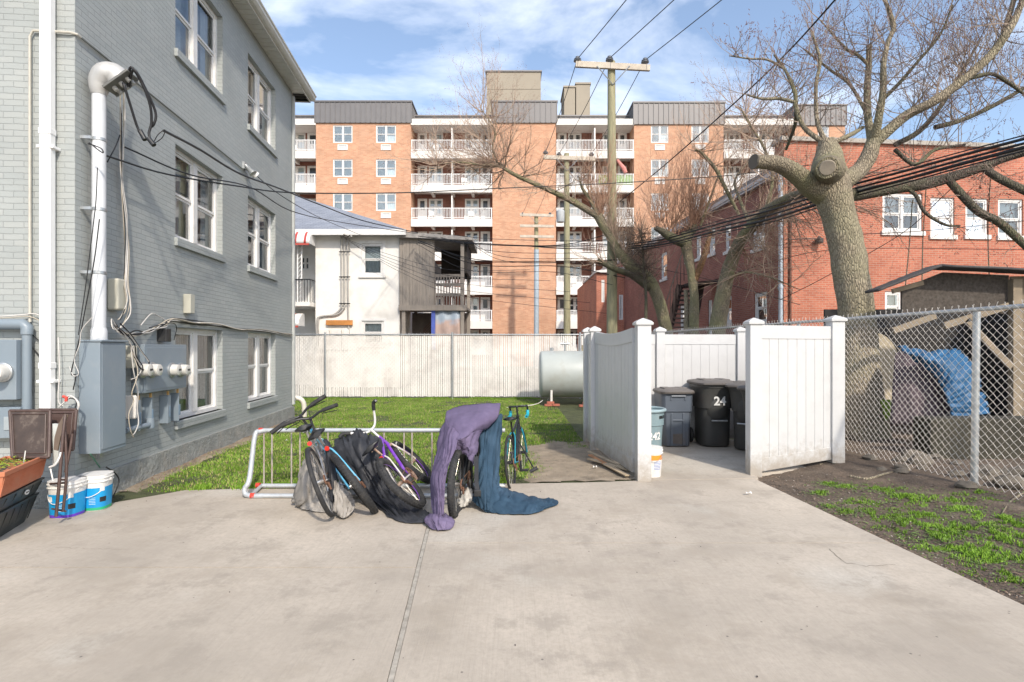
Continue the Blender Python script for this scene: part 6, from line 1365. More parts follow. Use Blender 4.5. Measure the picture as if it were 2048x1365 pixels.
MB(F).box((.272, -.0075, .080), (.328, .0, .090)).build('badge_mark', BLACKP, T)
T, F, h = trough('window_box', 'ribbed terracotta window box of seedlings on top of the black tubs', 'planter', .39, .60, .80, .30, .03, TER, .035, 34, soil=1, off=.01)
m = MB(F); m.grid([[Vector((x, y, h-.035+.006*nzv(x*9, y*9, 2))) for x in np.linspace(0, .8, 20)] for y in np.linspace(-.3, 0, 9)]); m.build('potting_soil', SOIL, T)
random.seed(3); m = MB(F)
for i in range(900):
    x = random.uniform(.01, .79); y = random.uniform(-.29, -.01)
    if nzv(x*6, y*6, 1.2, 3) < -.12: continue
    z = h-.03+random.uniform(.0, .035)*(1+nzv(x, y, 8)); a = random.uniform(0, 6.28); s = random.uniform(.007, .014); c, q = math.cos(a)*s, math.sin(a)*s
    m.quad((x-c, y-q, z), (x+q*.6, y-c*.6, z+.004), (x+c, y+q, z+.006), (x-q*.6, y+c*.6, z+.003))
m.build('seedlings', mat('seedling_green', (.26, .34, .03), .7, var=.35, vs=40), T, fix=False, kind='stuff')
MB(F).beam((.30, -.06, h-.03), (.29, -.05, h+.085), .012, .003).build('plant_tag', WPL, T)
# folded table tops and chair
BRN = mat('brown_powder_coat', (.075, .045, .038), .5, var=.2, dirt=(.2, .15, .12), dirts=9, dirta=.3); MOT = mat('mottled_glass', (.06, .042, .034), .6, var=.3, dirt=(.24, .20, .165), dirts=6, dirta=.8)
def framed(lab, P, dt, mt):                             # P: 4 corners (px,py,Y)
    Q = [W(*p) for p in P]; T = Thing('folded_table', lab, 'table', (Q[0]+Q[1])/2)
    for i in range(4): MB().tube([Q[i], Q[(i+1) % 4]], .014, 8).build('frame_tube', BRN, T, smooth=50)
    n_ = (Q[1]-Q[0]).cross(Q[3]-Q[0]).normalized(); m = MB(); m.prism([q+(sum(Q, Vector())/4-q)*.06 for q in Q], n_*.008); m.build('table_top', mt, T)
    m = MB(); c4 = sum(Q, Vector())/4
    for i in range(4): m.tube([Q[i].lerp(c4, .16)+n_*.014, Q[(i+1) % 4].lerp(c4, .16)+n_*.014], .005, 6)
    m.build('trim_line', BRN, T); return T
framed('folded brown table with mottled top leaning behind the terracotta box', [(25, 915, 5.0), (98, 915, 5.0), (100, 822, 5.14), (20, 822, 5.14)], 0, MOT)
framed('second folded brown table leaning on the cabinet behind the folded chair', [(95, 905, 5.22), (146, 900, 5.24), (153, 820, 5.32), (78, 820, 5.3)], 0, BRN)
T = Thing('folded_chair', 'folded brown metal patio chair standing in front of the blue buckets', 'chair', W(118, 1030, 4.95))
for P, r in (([(112, 1034, 4.93), (119, 960, 4.95), (126, 872, 5.0), (131, 830, 5.05)], .013), ([(126, 1024, 4.99), (133, 950, 5.0), (131, 880, 5.02), (128, 838, 5.05)], .012), ([(131, 945, 5.0), (140, 900, 5.03), (145, 868, 5.05)], .011), ([(104, 1018, 5.05), (131, 1023, 5.0)], .009), ([(118, 960, 4.95), (134, 960, 5.02)], .009), ([(100, 968, 5.1), (134, 966, 5.02)], .009)):
    MB().tube(smooth_path([W(*p) for p in P], 5), r, 8).build('leg', BRN, T, smooth=60)
m = MB(); m.grid([[W(108, 900, 4.98), W(110, 875, 5.0), W(117, 850, 5.03), W(130, 828, 5.06)], [W(116, 902, 4.98), W(121, 878, 5.0), W(128, 852, 5.03), W(137, 830, 5.06)]]); m.build('arm_rest', mat('brown_strap', (.12, .085, .06), .6), T, solid=.012)
m = MB(); m.prism([W(105, 930, 5.08), W(118, 925, 5.08), W(122, 850, 5.1), (W(105, 848, 5.1))], (0, .03, 0)); m.build('seat_panel', mat('white_teal_panel', (.5, .52, .5), .6), T)
m = MB(); m.tube(smooth_path([W(99, 935, 4.97), W(110, 930, 4.96), W(118, 918, 4.96), W(122, 905, 4.97)], 4), .009, 6); m.tube([W(101, 938, 4.97), W(106, 962, 4.96)], .006, 6); m.build('strap', WPL, T)
bundle('black hose curling out below the cabinet onto the concrete', [[(212, 935, .15), (228, 945, .12), (238, 960, .12), (230, 985, .12), (222, 1000, .14)], [(180, 908, .18), (190, 922, .15), (200, 935, .13)]], .008, .002, mats=[WBLK, mat('green_hose', (.05, .16, .10), .5)], name='hose', cat='hose')
# ================================================================ BICYCLE RACK
RKM = mat('rack_galvanised', (.50, .53, .55), .4, .35, var=.1, vs=5, dirt=(.33, .27, .22), dirts=7, dirta=.4); RSP = mat('rusted_bar', (.42, .38, .34), .6, .3, var=.2, dirt=(.28, .14, .07), dirts=7, dirta=.8)
RY, RYF = 6.22, 5.85
T = Thing('bicycle_rack', 'long grey tube bicycle rack with upright bars at the edge of the grass', 'bike rack', ((700-CX)/F_PX*RY, RY, 0))
zt = W(700, 861, RY).z; xl = W(522, 861, RY).x; xr = W(1010, 861, RY).x
MB().tube([(xl, RY, zt), (xr, RY, zt)], .024, 14).build('top_bar', RKM, T, smooth=50)
xf = W(490, 990, RYF).x
P = [(xl+.06, RY, zt), (xl+.0, RY-.01, zt-.01), (xl-.05, RY-.04, zt-.06), (xf+.03, RYF+.04, .20), (xf, RYF, .10), (xf+.01, RYF-.01, .045), (xf+.07, RYF-.02, .028), (xf+.2, RYF-.02, .026)]
MB().tube(smooth_path(P, 6), .027, 14).build('end_loop', RKM, T, smooth=60)
MB().tube([(xf+.15, RYF-.02, .027), (xr, RYF-.02, .027)], .024, 12).build('base_bar', RKM, T, smooth=50)
MB().tube([(W(523, 975, RY).x, RY, .035), (xr, RY, .035)], .024, 12).build('base_bar', RKM, T, smooth=50)
MB().tube([(W(523, 975, RY).x, RY, .035), (xf+.07, RYF, .028)], .02, 10).build('base_link', RKM, T, smooth=50)
for px in (528, 544, 583, 600, 640, 656, 696, 712, 752, 768, 808, 824, 864, 880, 925, 941, 975):
    x = W(px, 900, RY).x; MB().cyl((x, RY, .05), (x, RY, zt-.015), .0095, 8).build('upright_bar', RSP, T, smooth=50)
REDP = mat('red_paint', (.55, .05, .03), .5)
for p in ((xl, RY, zt), (W(516, 978, RY).x, RY, .04), (xf+.09, RYF-.02, .028)): MB().cyl(Vector(p)-Vector((.02, 0, 0)), Vector(p)+Vector((.025, 0, 0)), .0285, 12).build('red_sleeve', REDP, T)

# ================================================================ BICYCLES
def pose(Rh, Fh, Sd, wb, r, sx=.24, sz=.86):
    x = Fh-Rh; sc = x.length/wb; x.normalize(); v = Sd-Rh; z = (v-x*v.dot(x)).normalized(); y = z.cross(x)
    M = Matrix((( x.x, y.x, z.x, 0), (x.y, y.y, z.y, 0), (x.z, y.z, z.z, 0), (0, 0, 0, 1)))
    M = M @ Matrix.Scale(sc, 4); o = Rh-(M @ Vector((0, 0, r))); return Matrix.Translation(o) @ M
SPK = mat('spoke_steel', (.40, .38, .35), .35, .8)
def bike(lab, M, r=.335, wb=1.05, fc=None, fc2=None, rimc=None, seatc=BLACKP, tyre=.024, bars='flat', seat_h=.88, saddle_w=.07, parts_=CHROME, spokes=True, wheels=(0, 1), reflector=True, whitewall=False, bw=1, stem=.98):
    T = Thing('bicycle', lab, 'bicycle', M=M); F = T.M; rimc = rimc or CHROME; fc2 = fc2 or fc
    for wi in wheels:
        cx_ = 0 if wi == 0 else wb; C = Matrix.Translation((cx_, 0, r))
        m = MB(F); m.cyl(C @ Vector((0, -.045, 0)), C @ Vector((0, .045, 0)), .022, 12); wl = m.build('wheel', parts_, T, smooth=40)
        m = MB(F); m.torus(r-tyre, tyre, 48, 10, 1.0, C)
        if tyre > .025:                                  # knobs
            for k in range(60):
                a = 2*math.pi*k/60
                for s in (-1, 0, 1):
                    a2 = a+(s % 2)*.05; q = r-.001 if s == 0 else r-.007; c = C @ Vector((q*math.cos(a2), s*tyre*.62, q*math.sin(a2))); u = Vector((math.cos(a2), 0, math.sin(a2))); t_ = Vector((-math.sin(a2), 0, math.cos(a2)))
                    m.beam(c-u*.004, c+u*.005, .009, .010, t_)
        m.build('tyre', RUBBER, wl, smooth=60)
        m = MB(F); rr_ = r-tyre*1.75; m.torus(rr_, .012, 48, 6, .9, C); m.build('rim', rimc, wl, smooth=60)
        if whitewall and wi == 1:
            m = MB(F)
            for k in range(5, 15): 
                a = 2*math.pi*(k+ .2)/40; c = C @ Vector(((r-tyre*.9)*math.cos(a+.6), -tyre*.97, (r-tyre*.9)*math.sin(a+.6))); m.beam(c, c+Vector((-math.sin(a+.6), 0, math.cos(a+.6)))*.03, .012, .003, (0, 1, 0))
            m.build('sidewall_lettering', WPL, wl)
        if spokes:
            m = MB(F)
            for k in range(28):
                a = 2*math.pi*k/28; s = 1 if k % 2 else -1; b = a+(.45 if k % 4 < 2 else -.45)
                m.tube([C @ Vector((.02*math.cos(b), s*.028, .02*math.sin(b))), C @ Vector((rr_*math.cos(a), 0, rr_*math.sin(a)))], .0014, 3, caps=False)
            m.build('spokes', SPK, wl)
    bb = Vector((.43, 0, r-.04)); st = Vector((.28, 0, .72*seat_h/.88)); ht = Vector((.80, 0, .84)); hb = Vector((.84, 0, .72)); rh = Vector((0, 0, r)); fh = Vector((wb, 0, r))
    m = MB(F); m.tube([bb, st], .016, 10); m.tube([hb+(ht-hb)*.2, bb+Vector((.0, 0, .02))], .020, 10); m.tube([ht-(ht-hb)*.25, st-Vector((0, 0, .04))], .017, 10); m.tube([ht+(ht-hb)*.15, hb-(ht-hb)*.1], .021, 12); m.cyl(bb+Vector((0, -.035, 0)), bb+Vector((0, .035, 0)), .022, 12)
    m.build('frame', fc, T, smooth=50)
    for s in (-1, 1):
        m = MB(F); m.tube(smooth_path([bb+Vector((-.03, s*.02, 0)), bb+Vector((-.12, s*.045, .01)), rh+Vector((0, s*.055, 0))], 4), .010, 8); m.tube(smooth_path([st+Vector((0, s*.015, -.03)), st+Vector((-.06, s*.04, -.10)), rh+Vector((0, s*.055, 0))], 4), .009, 8); m.build('stays', fc2, T, smooth=50)
        m = MB(F); m.tube(smooth_path([hb+Vector((.01, s*.03, -.03)), hb+Vector((.05, s*.05, -.14)), fh+Vector((-.03, s*.055, .06)), fh+Vector((0, s*.055, 0))], 5), .012, 8); m.build('fork_blade', fc2, T, smooth=50)
    m = MB(F); m.tube([hb+Vector((.01, -.035, -.03)), hb+Vector((.01, .035, -.03))], .018, 10); m.build('fork_crown', parts_, T, smooth=50)
    # seat post, saddle
    sp = Vector((.25, 0, seat_h-.05)); m = MB(F); m.tube([st, sp], .0125, 10); m.tube([sp+Vector((-.08, -.02, .0)), sp+Vector((.1, -.02, .0))], .004, 6); m.tube([sp+Vector((-.08, .02, .0)), sp+Vector((.1, .02, .0))], .004, 6); m.build('seat_post', parts_, T, smooth=50)
    rows_ = []
    for i in range(13):
        t_ = i/12; x = -.13+.27*t_; w_ = saddle_w*(1-t_)**.75*1.15+.018 if t_ > .1 else saddle_w*(.55+4.5*t_)*.95+.0
        rows_.append([sp+Vector((x, w_*math.cos(a), .03+.028*math.sin(a)*(1.0 if math.sin(a) > 0 else .8)+.012*(1-t_)*(1 if t_ < .5 else .6))) for a in np.linspace(0, 2*math.pi, 15)])
    m = MB(F); m.grid(rows_); m.f.append(tuple(range(0, 14))); n0 = 15*12; m.f.append(tuple(range(n0, n0+14))); m.build('saddle', seatc, T, smooth=60)
    if reflector:
        m = MB(F); c = sp+Vector((-.07, 0, -.12)); m.tube([c, c+Vector((-.02, 0, 0))], .022, 14); m.build('reflector', mat('red_reflector', (.5, .02, .01), .25), T)
        m = MB(F); m.tube([c+Vector((0, 0, .0)), st+Vector((-.02, 0, .02))], .005, 6); m.build('reflector_bracket', BLACKP, T)
    # bars
    sm = Vector((.775, 0, stem)); m = MB(F); m.tube([ht, Vector((.785, 0, stem-.02))], .013, 10)
    if bars == 'flat': m.tube([Vector((.785, 0, stem-.02)), sm+Vector((.06, 0, .01))], .016, 8); c = sm+Vector((.06, 0, .01)); BP = [c+Vector((-.05, -.31, .03)), c+Vector((-.02, -.12, .03)), c, c+Vector((-.02, .12, .03)), c+Vector((-.05, .31, .03))]
    elif bars == 'bmx': c = sm+Vector((.03, 0, 0)); m.tube([Vector((.785, 0, stem-.02)), c], .016, 8); BP = [c+Vector((-.10, -.30, .20)), c+Vector((-.06, -.24, .19)), c+Vector((.0, -.09, .03)), c, c+Vector((.0, .09, .03)), c+Vector((-.06, .24, .19)), c+Vector((-.10, .30, .20))]
    else: c = sm+Vector((.07, 0, 0)); m.tube([Vector((.785, 0, stem-.02)), c], .014, 8); BP = [c+Vector((-.04, -.2, -.14)), c+Vector((.08, -.2, -.12)), c+Vector((.11, -.2, -.05)), c+Vector((.06, -.2, 0)), c+Vector((0, -.17, .0)), c, c+Vector((0, .17, 0)), c+Vector((.06, .2, 0)), c+Vector((.11, .2, -.05)), c+Vector((.08, .2, -.12)), c+Vector((-.04, .2, -.14))]
    BP = [Vector((p.x, p.y*bw, p.z)) for p in BP]; Q = smooth_path(BP, 6); m.tube(Q, .0135, 10); hbm = m.build('handlebar', WPAINT if bars == 'bmx' else (seatc if bars == 'flat' else fc), T, smooth=50)
    for s in (0, 1):
        q = Q if s == 0 else Q[::-1]; k = 5 if bars != 'flat' else 9; k = max(3, len(Q)//5 if bars == 'drop' else len(Q)//4)
        MB(F).tube(q[:k], .022, 10).build('grip', RUBBER if bars != 'drop' else mat('teal_tape', (.01, .33, .42), .5), hbm, smooth=50)
        if bars == 'flat':
            a = q[k]; MB(F).tube([a+Vector((.02, 0, 0)), a+Vector((.06, 0, -.02)), q[1]+Vector((.06, 0, -.05))], .005, 6).build('brake_lever', BLACKP, hbm, smooth=50)
            MB(F).tube(smooth_path([a, a+Vector((.14, 0, -.02)), Vector((.9, 0, .80)), Vector((.72, 0, .76))], 6), .003, 5).build('brake_cable', BLACKP, hbm, smooth=70)
    # drivetrain
    m = MB(F); C = Matrix.Translation(bb+Vector((0, -.045, 0))); m.torus(.085, .006, 30, 5, 1, C)
    for k in range(5): a = k*1.2566; m.beam(C @ Vector((0, 0, 0)), C @ Vector((.082*math.cos(a), 0, .082*math.sin(a))), .016, .005, (0, 1, 0))
    cs_ = m.build('crankset', mat('rusty_steel', (.22, .12, .08), .7, .4), T)
    ca = .6
    for s in (-1, 1):
        e_ = bb+Vector((s*.17*math.cos(ca), s*.07, s*.17*math.sin(ca))); MB(F).beam(bb+Vector((0, s*.06, 0)), e_, .022, .014).build('crank_arm', parts_, cs_)
        m = MB(F); m.box((e_.x-.045, min(e_.y, e_.y+s*.10), e_.z-.012), (e_.x+.045, max(e_.y, e_.y+s*.10), e_.z+.012)); m.build('pedal', BLACKP, cs_, bev=.003)
    m = MB(F); m.tube([bb+Vector((0, -.045, .085)), rh+Vector((0, -.045, .042))], .005, 5); m.tube([bb+Vector((0, -.045, -.085)), rh+Vector((.03, -.045, -.07)), rh+Vector((-.01, -.045, -.045))], .005, 5); m.build('chain', mat('rusty_steel', None) , T)
    m = MB(F); m.torus(.045, .007, 20, 5, 1, Matrix.Translation(rh+Vector((0, -.045, 0)))); m.torus(.03, .006, 16, 5, 1, Matrix.Translation(rh+Vector((0, -.04, 0)))); m.tube([rh+Vector((.01, -.06, -.03)), rh+Vector((.03, -.06, -.10))], .010, 6); m.build('rear_gear', mat('rusty_steel', None), T)
    return T
mat('rusty_steel', (.22, .12, .08), .7, .4)
BKB = mat('bike_black', (.02, .022, .026), .3, .2, dirt=(.12, .11, .10), dirts=9, dirta=.3); BKL = mat('bike_light_blue', (.12, .42, .62), .3, var=.1, dirt=(.35, .38, .40), dirts=14, dirta=.5)
BKP = mat('bike_purple', (.17, .04, .42), .3, var=.15, dirt=(.5, .48, .5), dirts=9, dirta=.3); BKW = mat('bike_white', (.62, .60, .58), .35, dirt=(.45, .20, .08), dirts=9, dirta=.6)
BKT = mat('bike_teal', (.015, .20, .27), .3); RUSTC = mat('rust_chrome', (.50, .36, .27), .45, .5, var=.3, vs=20, dirt=(.38, .13, .05), dirts=12, dirta=.8)
def B3(px, py, Y): return W(px, py, Y)
bike('silver and black city bicycle leaning left, nearest the end of the rack', pose(B3(641, 964, 5.12), B3(668, 948, 6.15), B3(612, 866, 5.34), 1.05, .34), r=.34, fc=mat('bike_silver', (.42, .38, .34), .35, .6), fc2=CHROME, seatc=BLACKP, tyre=.021)
bike('light blue bicycle with knobbly tyre and purple rim leaning left', pose(B3(708, 968, 5.36), B3(672, 930, 6.38), B3(642, 884, 5.66), 1.05, .335), r=.335, fc=BKL, fc2=BKL, rimc=mat('violet_rim', (.24, .20, .45), .35, .3), tyre=.035, stem=1.0)
bike('purple and white bicycle lying far over with large purple rimmed wheel', pose(B3(804, 968, 5.36), B3(826, 926, 6.33), B3(742, 893, 5.55), 1.05, .33), r=.345, fc=BKP, fc2=BKW, rimc=BKP, tyre=.040, bars='bmx', saddle_w=.11, parts_=RUSTC, whitewall=True, seat_h=.84)
bike('mountain bicycle with muddy knobbly tyre hidden under the purple cover', pose(B3(914, 970, 5.32), B3(948, 930, 6.35), B3(926, 848, 5.6), 1.05, .335), r=.34, fc=BKB, rimc=BKB, tyre=.036, reflector=False, stem=.93, bw=.3, seat_h=.80)
bike('black and teal racing bicycle with drop bars at the right end of the rack', pose(B3(1021, 926, 6.42), B3(1046, 905, 7.42), B3(1020, 842, 6.62), 1.05, .335), r=.335, fc=BKB, fc2=BKT, rimc=BKB, tyre=.016, bars='drop', bw=.6, parts_=BLACKP, reflector=False, seat_h=.86)
t = Thing('walking_stick', 'thin black stick leaning beside the teal racing bicycle', 'stick', B3(1066, 940, 6.35))
MB().tube([B3(1068, 938, 6.3), B3(1040, 888, 6.6), B3(1034, 878, 6.65)], .008, 6).build('shaft', BLACKP, t); MB().tube([B3(1060, 944, 6.3), B3(1075, 936, 6.3)], .022, 8).build('handle', BLACKP, t)

# ================================================================ BIKE COVERS
def fabric(name, c, rough=.8, d=None): return mat(name, c, rough, var=.14, vs=5, bump=.45, bs=60, bdist=.004, dirt=d or tuple(min(1, k*1.5+.03) for k in c), dirts=2.6, dirta=.55, spec=.3)
PUR = fabric('purple_nylon', (.125, .098, .17)); BLUF = fabric('navy_nylon', (.026, .058, .095)); GRYF = fabric('charcoal_nylon', (.030, .032, .038), .55); BGE = fabric('silver_nylon', (.26, .24, .215), .55)
def T_(pts): return [[W(*p) for p in r] for r in pts]
t = Thing('bike_cover', 'faded purple cover draped over the mountain bicycle and puddled on the concrete', 'cover', W(880, 1050, 5.0))
cloth(T_([[(893, 822, 6.05), (920, 813, 6.2), (950, 809, 6.2), (978, 807, 6.2), (1001, 807, 6.2)],
 [(890, 840, 5.8), (915, 837, 5.7), (945, 834, 5.7), (975, 826, 5.88), (1000, 818, 6.1)],
 [(889, 856, 5.6), (910, 855, 5.5), (938, 854, 5.48), (966, 848, 5.65), (995, 836, 5.98)],
 [(884, 880, 5.5), (903, 878, 5.36), (925, 878, 5.28), (948, 866, 5.5), (976, 857, 5.85)]]), 9, 9, .010, 7, 1, .5).build('top_sheet', PUR, t, smooth=80, solid=.004)
cloth(T_([[(884, 878, 5.5), (903, 876, 5.36), (925, 876, 5.28), (948, 864, 5.48), (970, 858, 5.8)],
 [(878, 900, 5.45), (893, 896, 5.28), (918, 888, 5.30), (942, 886, 5.4), (958, 880, 5.68)],
 [(874, 915, 5.42), (886, 915, 5.22), (920, 900, 5.36), (942, 902, 5.34), (953, 905, 5.6)],
 [(870, 930, 5.4), (880, 935, 5.2), (921, 908, 5.4), (938, 918, 5.32), (946, 928, 5.5)]]), 9, 9, .030, 11, 4, 1.0).build('front_fall', PUR, t, smooth=80, solid=.004)
cloth(T_([[(892, 838, 5.78), (896, 850, 5.55), (906, 856, 5.46), (918, 868, 5.36)],
 [(880, 870, 5.6), (888, 880, 5.4), (899, 885, 5.28), (912, 895, 5.22)],
 [(871, 910, 5.42), (882, 918, 5.22), (893, 920, 5.14), (904, 915, 5.16)],
 [(861, 955, 5.28), (871, 958, 5.12), (883, 955, 5.04), (894, 945, 5.06)],
 [(863, 992, 5.18), (873, 996, 5.02), (882, 996, 4.98), (889, 985, 5.0)],
 [(865, 1028, 5.04), (875, 1034, 4.94), (884, 1033, 4.93), (890, 1022, 4.97)]]), 9, 8, .020, 11, 2, .9).build('side_fall', PUR, t, smooth=80, solid=.004)
cloth(T_([[(847, 1040, 5.04), (858, 1030, 5.08), (872, 1026, 5.06), (888, 1028, 5.03), (903, 1036, 5.03)],
 [(850, 1042, 4.93), (862, 1034, 4.90), (877, 1031, 4.88), (892, 1034, 4.88), (908, 1044, 4.94)],
 [(856, 1052, 4.87), (866, 1046, 4.83), (880, 1044, 4.80), (894, 1046, 4.82), (908, 1052, 4.88)],
 [(866, 1061, 4.79), (874, 1062, 4.76), (884, 1063, 4.76), (895, 1062, 4.77), (904, 1058, 4.83)]]), 8, 8, .018, 16, 6, 1).build('hem_puddle', PUR, t, smooth=80, solid=.004)
t = Thing('bike_cover', 'dark blue cover hanging between the purple cover and racing bicycle, tail spread on concrete', 'cover', W(1000, 1030, 5.3))
cloth(T_([[(958, 868, 5.85), (972, 858, 5.92), (986, 846, 6.02), (1000, 828, 6.12), (1006, 830, 6.2)],
 [(957, 905, 5.7), (968, 902, 5.66), (982, 897, 5.76), (994, 885, 5.92), (1003, 880, 6.05)],
 [(952, 945, 5.62), (962, 950, 5.5), (976, 950, 5.52), (989, 950, 5.66), (1001, 940, 5.86)],
 [(948, 978, 5.52), (958, 988, 5.40), (974, 992, 5.36), (990, 985, 5.50), (1003, 975, 5.66)],
 [(946, 1002, 5.46), (956, 1014, 5.36), (975, 1022, 5.30), (998, 1016, 5.36), (1020, 1000, 5.55)]]), 9, 8, .026, 9, 9, 1.0).build('hanging_sheet', BLUF, t, smooth=80, solid=.004)
cloth(T_([[(985, 978, 5.58), (1010, 975, 5.72), (1035, 984, 5.78), (1070, 993, 5.76), (1100, 998, 5.74), (1116, 1003, 5.68)],
 [(975, 1000, 5.45), (1005, 994, 5.46), (1038, 998, 5.50), (1070, 1000, 5.55), (1096, 1003, 5.58), (1118, 1008, 5.60)],
 [(962, 1016, 5.36), (1000, 1012, 5.34), (1040, 1012, 5.36), (1072, 1010, 5.42), (1096, 1010, 5.48), (1112, 1013, 5.52)],
 [(975, 1027, 5.29), (1005, 1031, 5.24), (1040, 1032, 5.22), (1066, 1029, 5.25), (1084, 1022, 5.34), (1092, 1016, 5.45)]]), 9, 9, .026, 9, 12, 1.2).build('tail', BLUF, t, smooth=80, solid=.004)
m = MB(); m.grid([[W(948, 915, 5.44), W(957, 912, 5.44)], [W(949, 965, 5.40), W(957, 964, 5.40)], [W(951, 985, 5.34), W(960, 984, 5.34)]]); st_ = m.build('strap', GRYF, t, solid=.004)
m = MB(); c = W(955, 987, 5.30); m.box((c.x-.035, c.y-.012, c.z-.03), (c.x+.035, c.y+.006, c.z+.03)); m.build('buckle', BLACKP, st_, bev=.006)
t = Thing('bike_cover', 'charcoal cover crumpled over the rack and trailing under the purple bicycle', 'cover', W(800, 1040, 5.2))
cloth(T_([[(668, 890, 6.05), (680, 872, 6.08), (700, 863, 6.1), (724, 861, 6.1), (748, 868, 6.08), (768, 888, 6.0), (778, 905, 5.95)],
 [(664, 912, 5.9), (684, 892, 5.82), (705, 884, 5.80), (728, 884, 5.80), (748, 890, 5.80), (766, 905, 5.82), (778, 918, 5.85)],
 [(678, 945, 5.86), (696, 930, 5.74), (714, 922, 5.70), (734, 922, 5.68), (752, 925, 5.70), (768, 932, 5.72), (782, 940, 5.75)],
 [(706, 978, 5.76), (720, 968, 5.68), (734, 962, 5.64), (748, 962, 5.62), (762, 964, 5.64), (778, 968, 5.66), (800, 975, 5.66)],
 [(738, 1002, 5.62), (748, 1000, 5.58), (760, 998, 5.52), (774, 1000, 5.5), (792, 1004, 5.48), (815, 1010, 5.46), (835, 1012, 5.46)],
 [(762, 1022, 5.36), (775, 1028, 5.26), (790, 1030, 5.20), (806, 1032, 5.16), (824, 1034, 5.12), (842, 1032, 5.14), (858, 1028, 5.2)],
 [(778, 1034, 5.18), (790, 1043, 5.06), (804, 1048, 5.0), (820, 1050, 4.97), (836, 1050, 4.96), (850, 1048, 4.98), (860, 1040, 5.08)]]), 7, 7, .036, 8, 15, 1.0).build('sheet', GRYF, t, smooth=80, solid=.004)
cloth(T_([[(644, 880, 5.62), (654, 878, 5.6), (664, 890, 5.62)], [(650, 920, 5.5), (660, 915, 5.42), (672, 930, 5.46)], [(655, 960, 5.4), (666, 960, 5.32), (676, 970, 5.36)], [(654, 995, 5.32), (664, 1005, 5.26), (672, 1000, 5.3)]]), 7, 7, .02, 9, 18, 1).build('saddle_flap', GRYF, t, smooth=80, solid=.004)
t = Thing('bike_cover', 'silvery beige cover bunched behind the first two bicycles on the left', 'cover', W(630, 1020, 5.5))
cloth(T_([[(622, 900, 5.8), (632, 895, 5.78), (642, 900, 5.75), (656, 915, 5.7), (668, 930, 5.65)],
 [(606, 925, 5.7), (620, 922, 5.6), (636, 925, 5.58), (654, 940, 5.56), (672, 955, 5.55)],
 [(593, 958, 5.62), (610, 958, 5.48), (630, 962, 5.46), (655, 970, 5.46), (680, 980, 5.48)],
 [(584, 990, 5.56), (600, 998, 5.38), (625, 1000, 5.40), (655, 1002, 5.38), (690, 1004, 5.42)],
 [(583, 1006, 5.54), (598, 1014, 5.46), (618, 1022, 5.34), (655, 1025, 5.28), (700, 1020, 5.32)]]), 8, 8, .034, 9, 22, 1.1).build('sheet', BGE, t, smooth=80, solid=.004)
cloth(T_([[(668, 960, 5.3), (678, 965, 5.3), (690, 975, 5.34), (702, 985, 5.4)], [(668, 990, 5.2), (680, 992, 5.18), (694, 998, 5.24), (710, 1000, 5.34)], [(664, 1022, 5.14), (680, 1034, 5.10), (690, 1037, 5.10), (706, 1022, 5.22)]]), 8, 8, .03, 12, 25, 1).build('hem', BGE, t, smooth=80, solid=.004)
t = Thing('plastic_bag', 'scrap of pale sheeting between the muddy tyre and the blue cover', 'sheet', W(935, 1010, 5.4))
cloth(T_([[(918, 985, 5.6), (935, 975, 5.6), (945, 980, 5.55)], [(914, 1002, 5.5), (930, 998, 5.45), (944, 1000, 5.42)], [(912, 1016, 5.46), (928, 1014, 5.42), (942, 1006, 5.5)]]), 6, 6, .02, 12, 28, 1).build('sheet', mat('pale_sheeting', (.48, .46, .42), .6, var=.1), t, smooth=80, solid=.005)
# scrap boards beside the enclosure
BRD = mat('scrap_board', (.42, .33, .22), .8, var=.25, vs=5)
for a, b, w_, lab, mt in ((G(1178, 925), G(1258, 945), .07, 'pale scrap board lying nearest the white enclosure', BRD), (G(1178, 912), G(1250, 942), .05, 'narrow scrap board lying crossed over the others', BRD), (G(1180, 918), G(1236, 948), .06, 'orange stained scrap board in the small pile', mat('orange_board', (.45, .22, .10), .8, var=.3)), (G(1210, 936), G(1255, 957), .07, 'short scrap board end nearest the driveway', BRD)):
    z = .03+.015*random.random(); m = MB(); m.beam((a.x, a.y, z+.02), (b.x, b.y, z), w_, .016); m.build('scrap_board', mt, None, label=lab, cat='board', bev=.002)
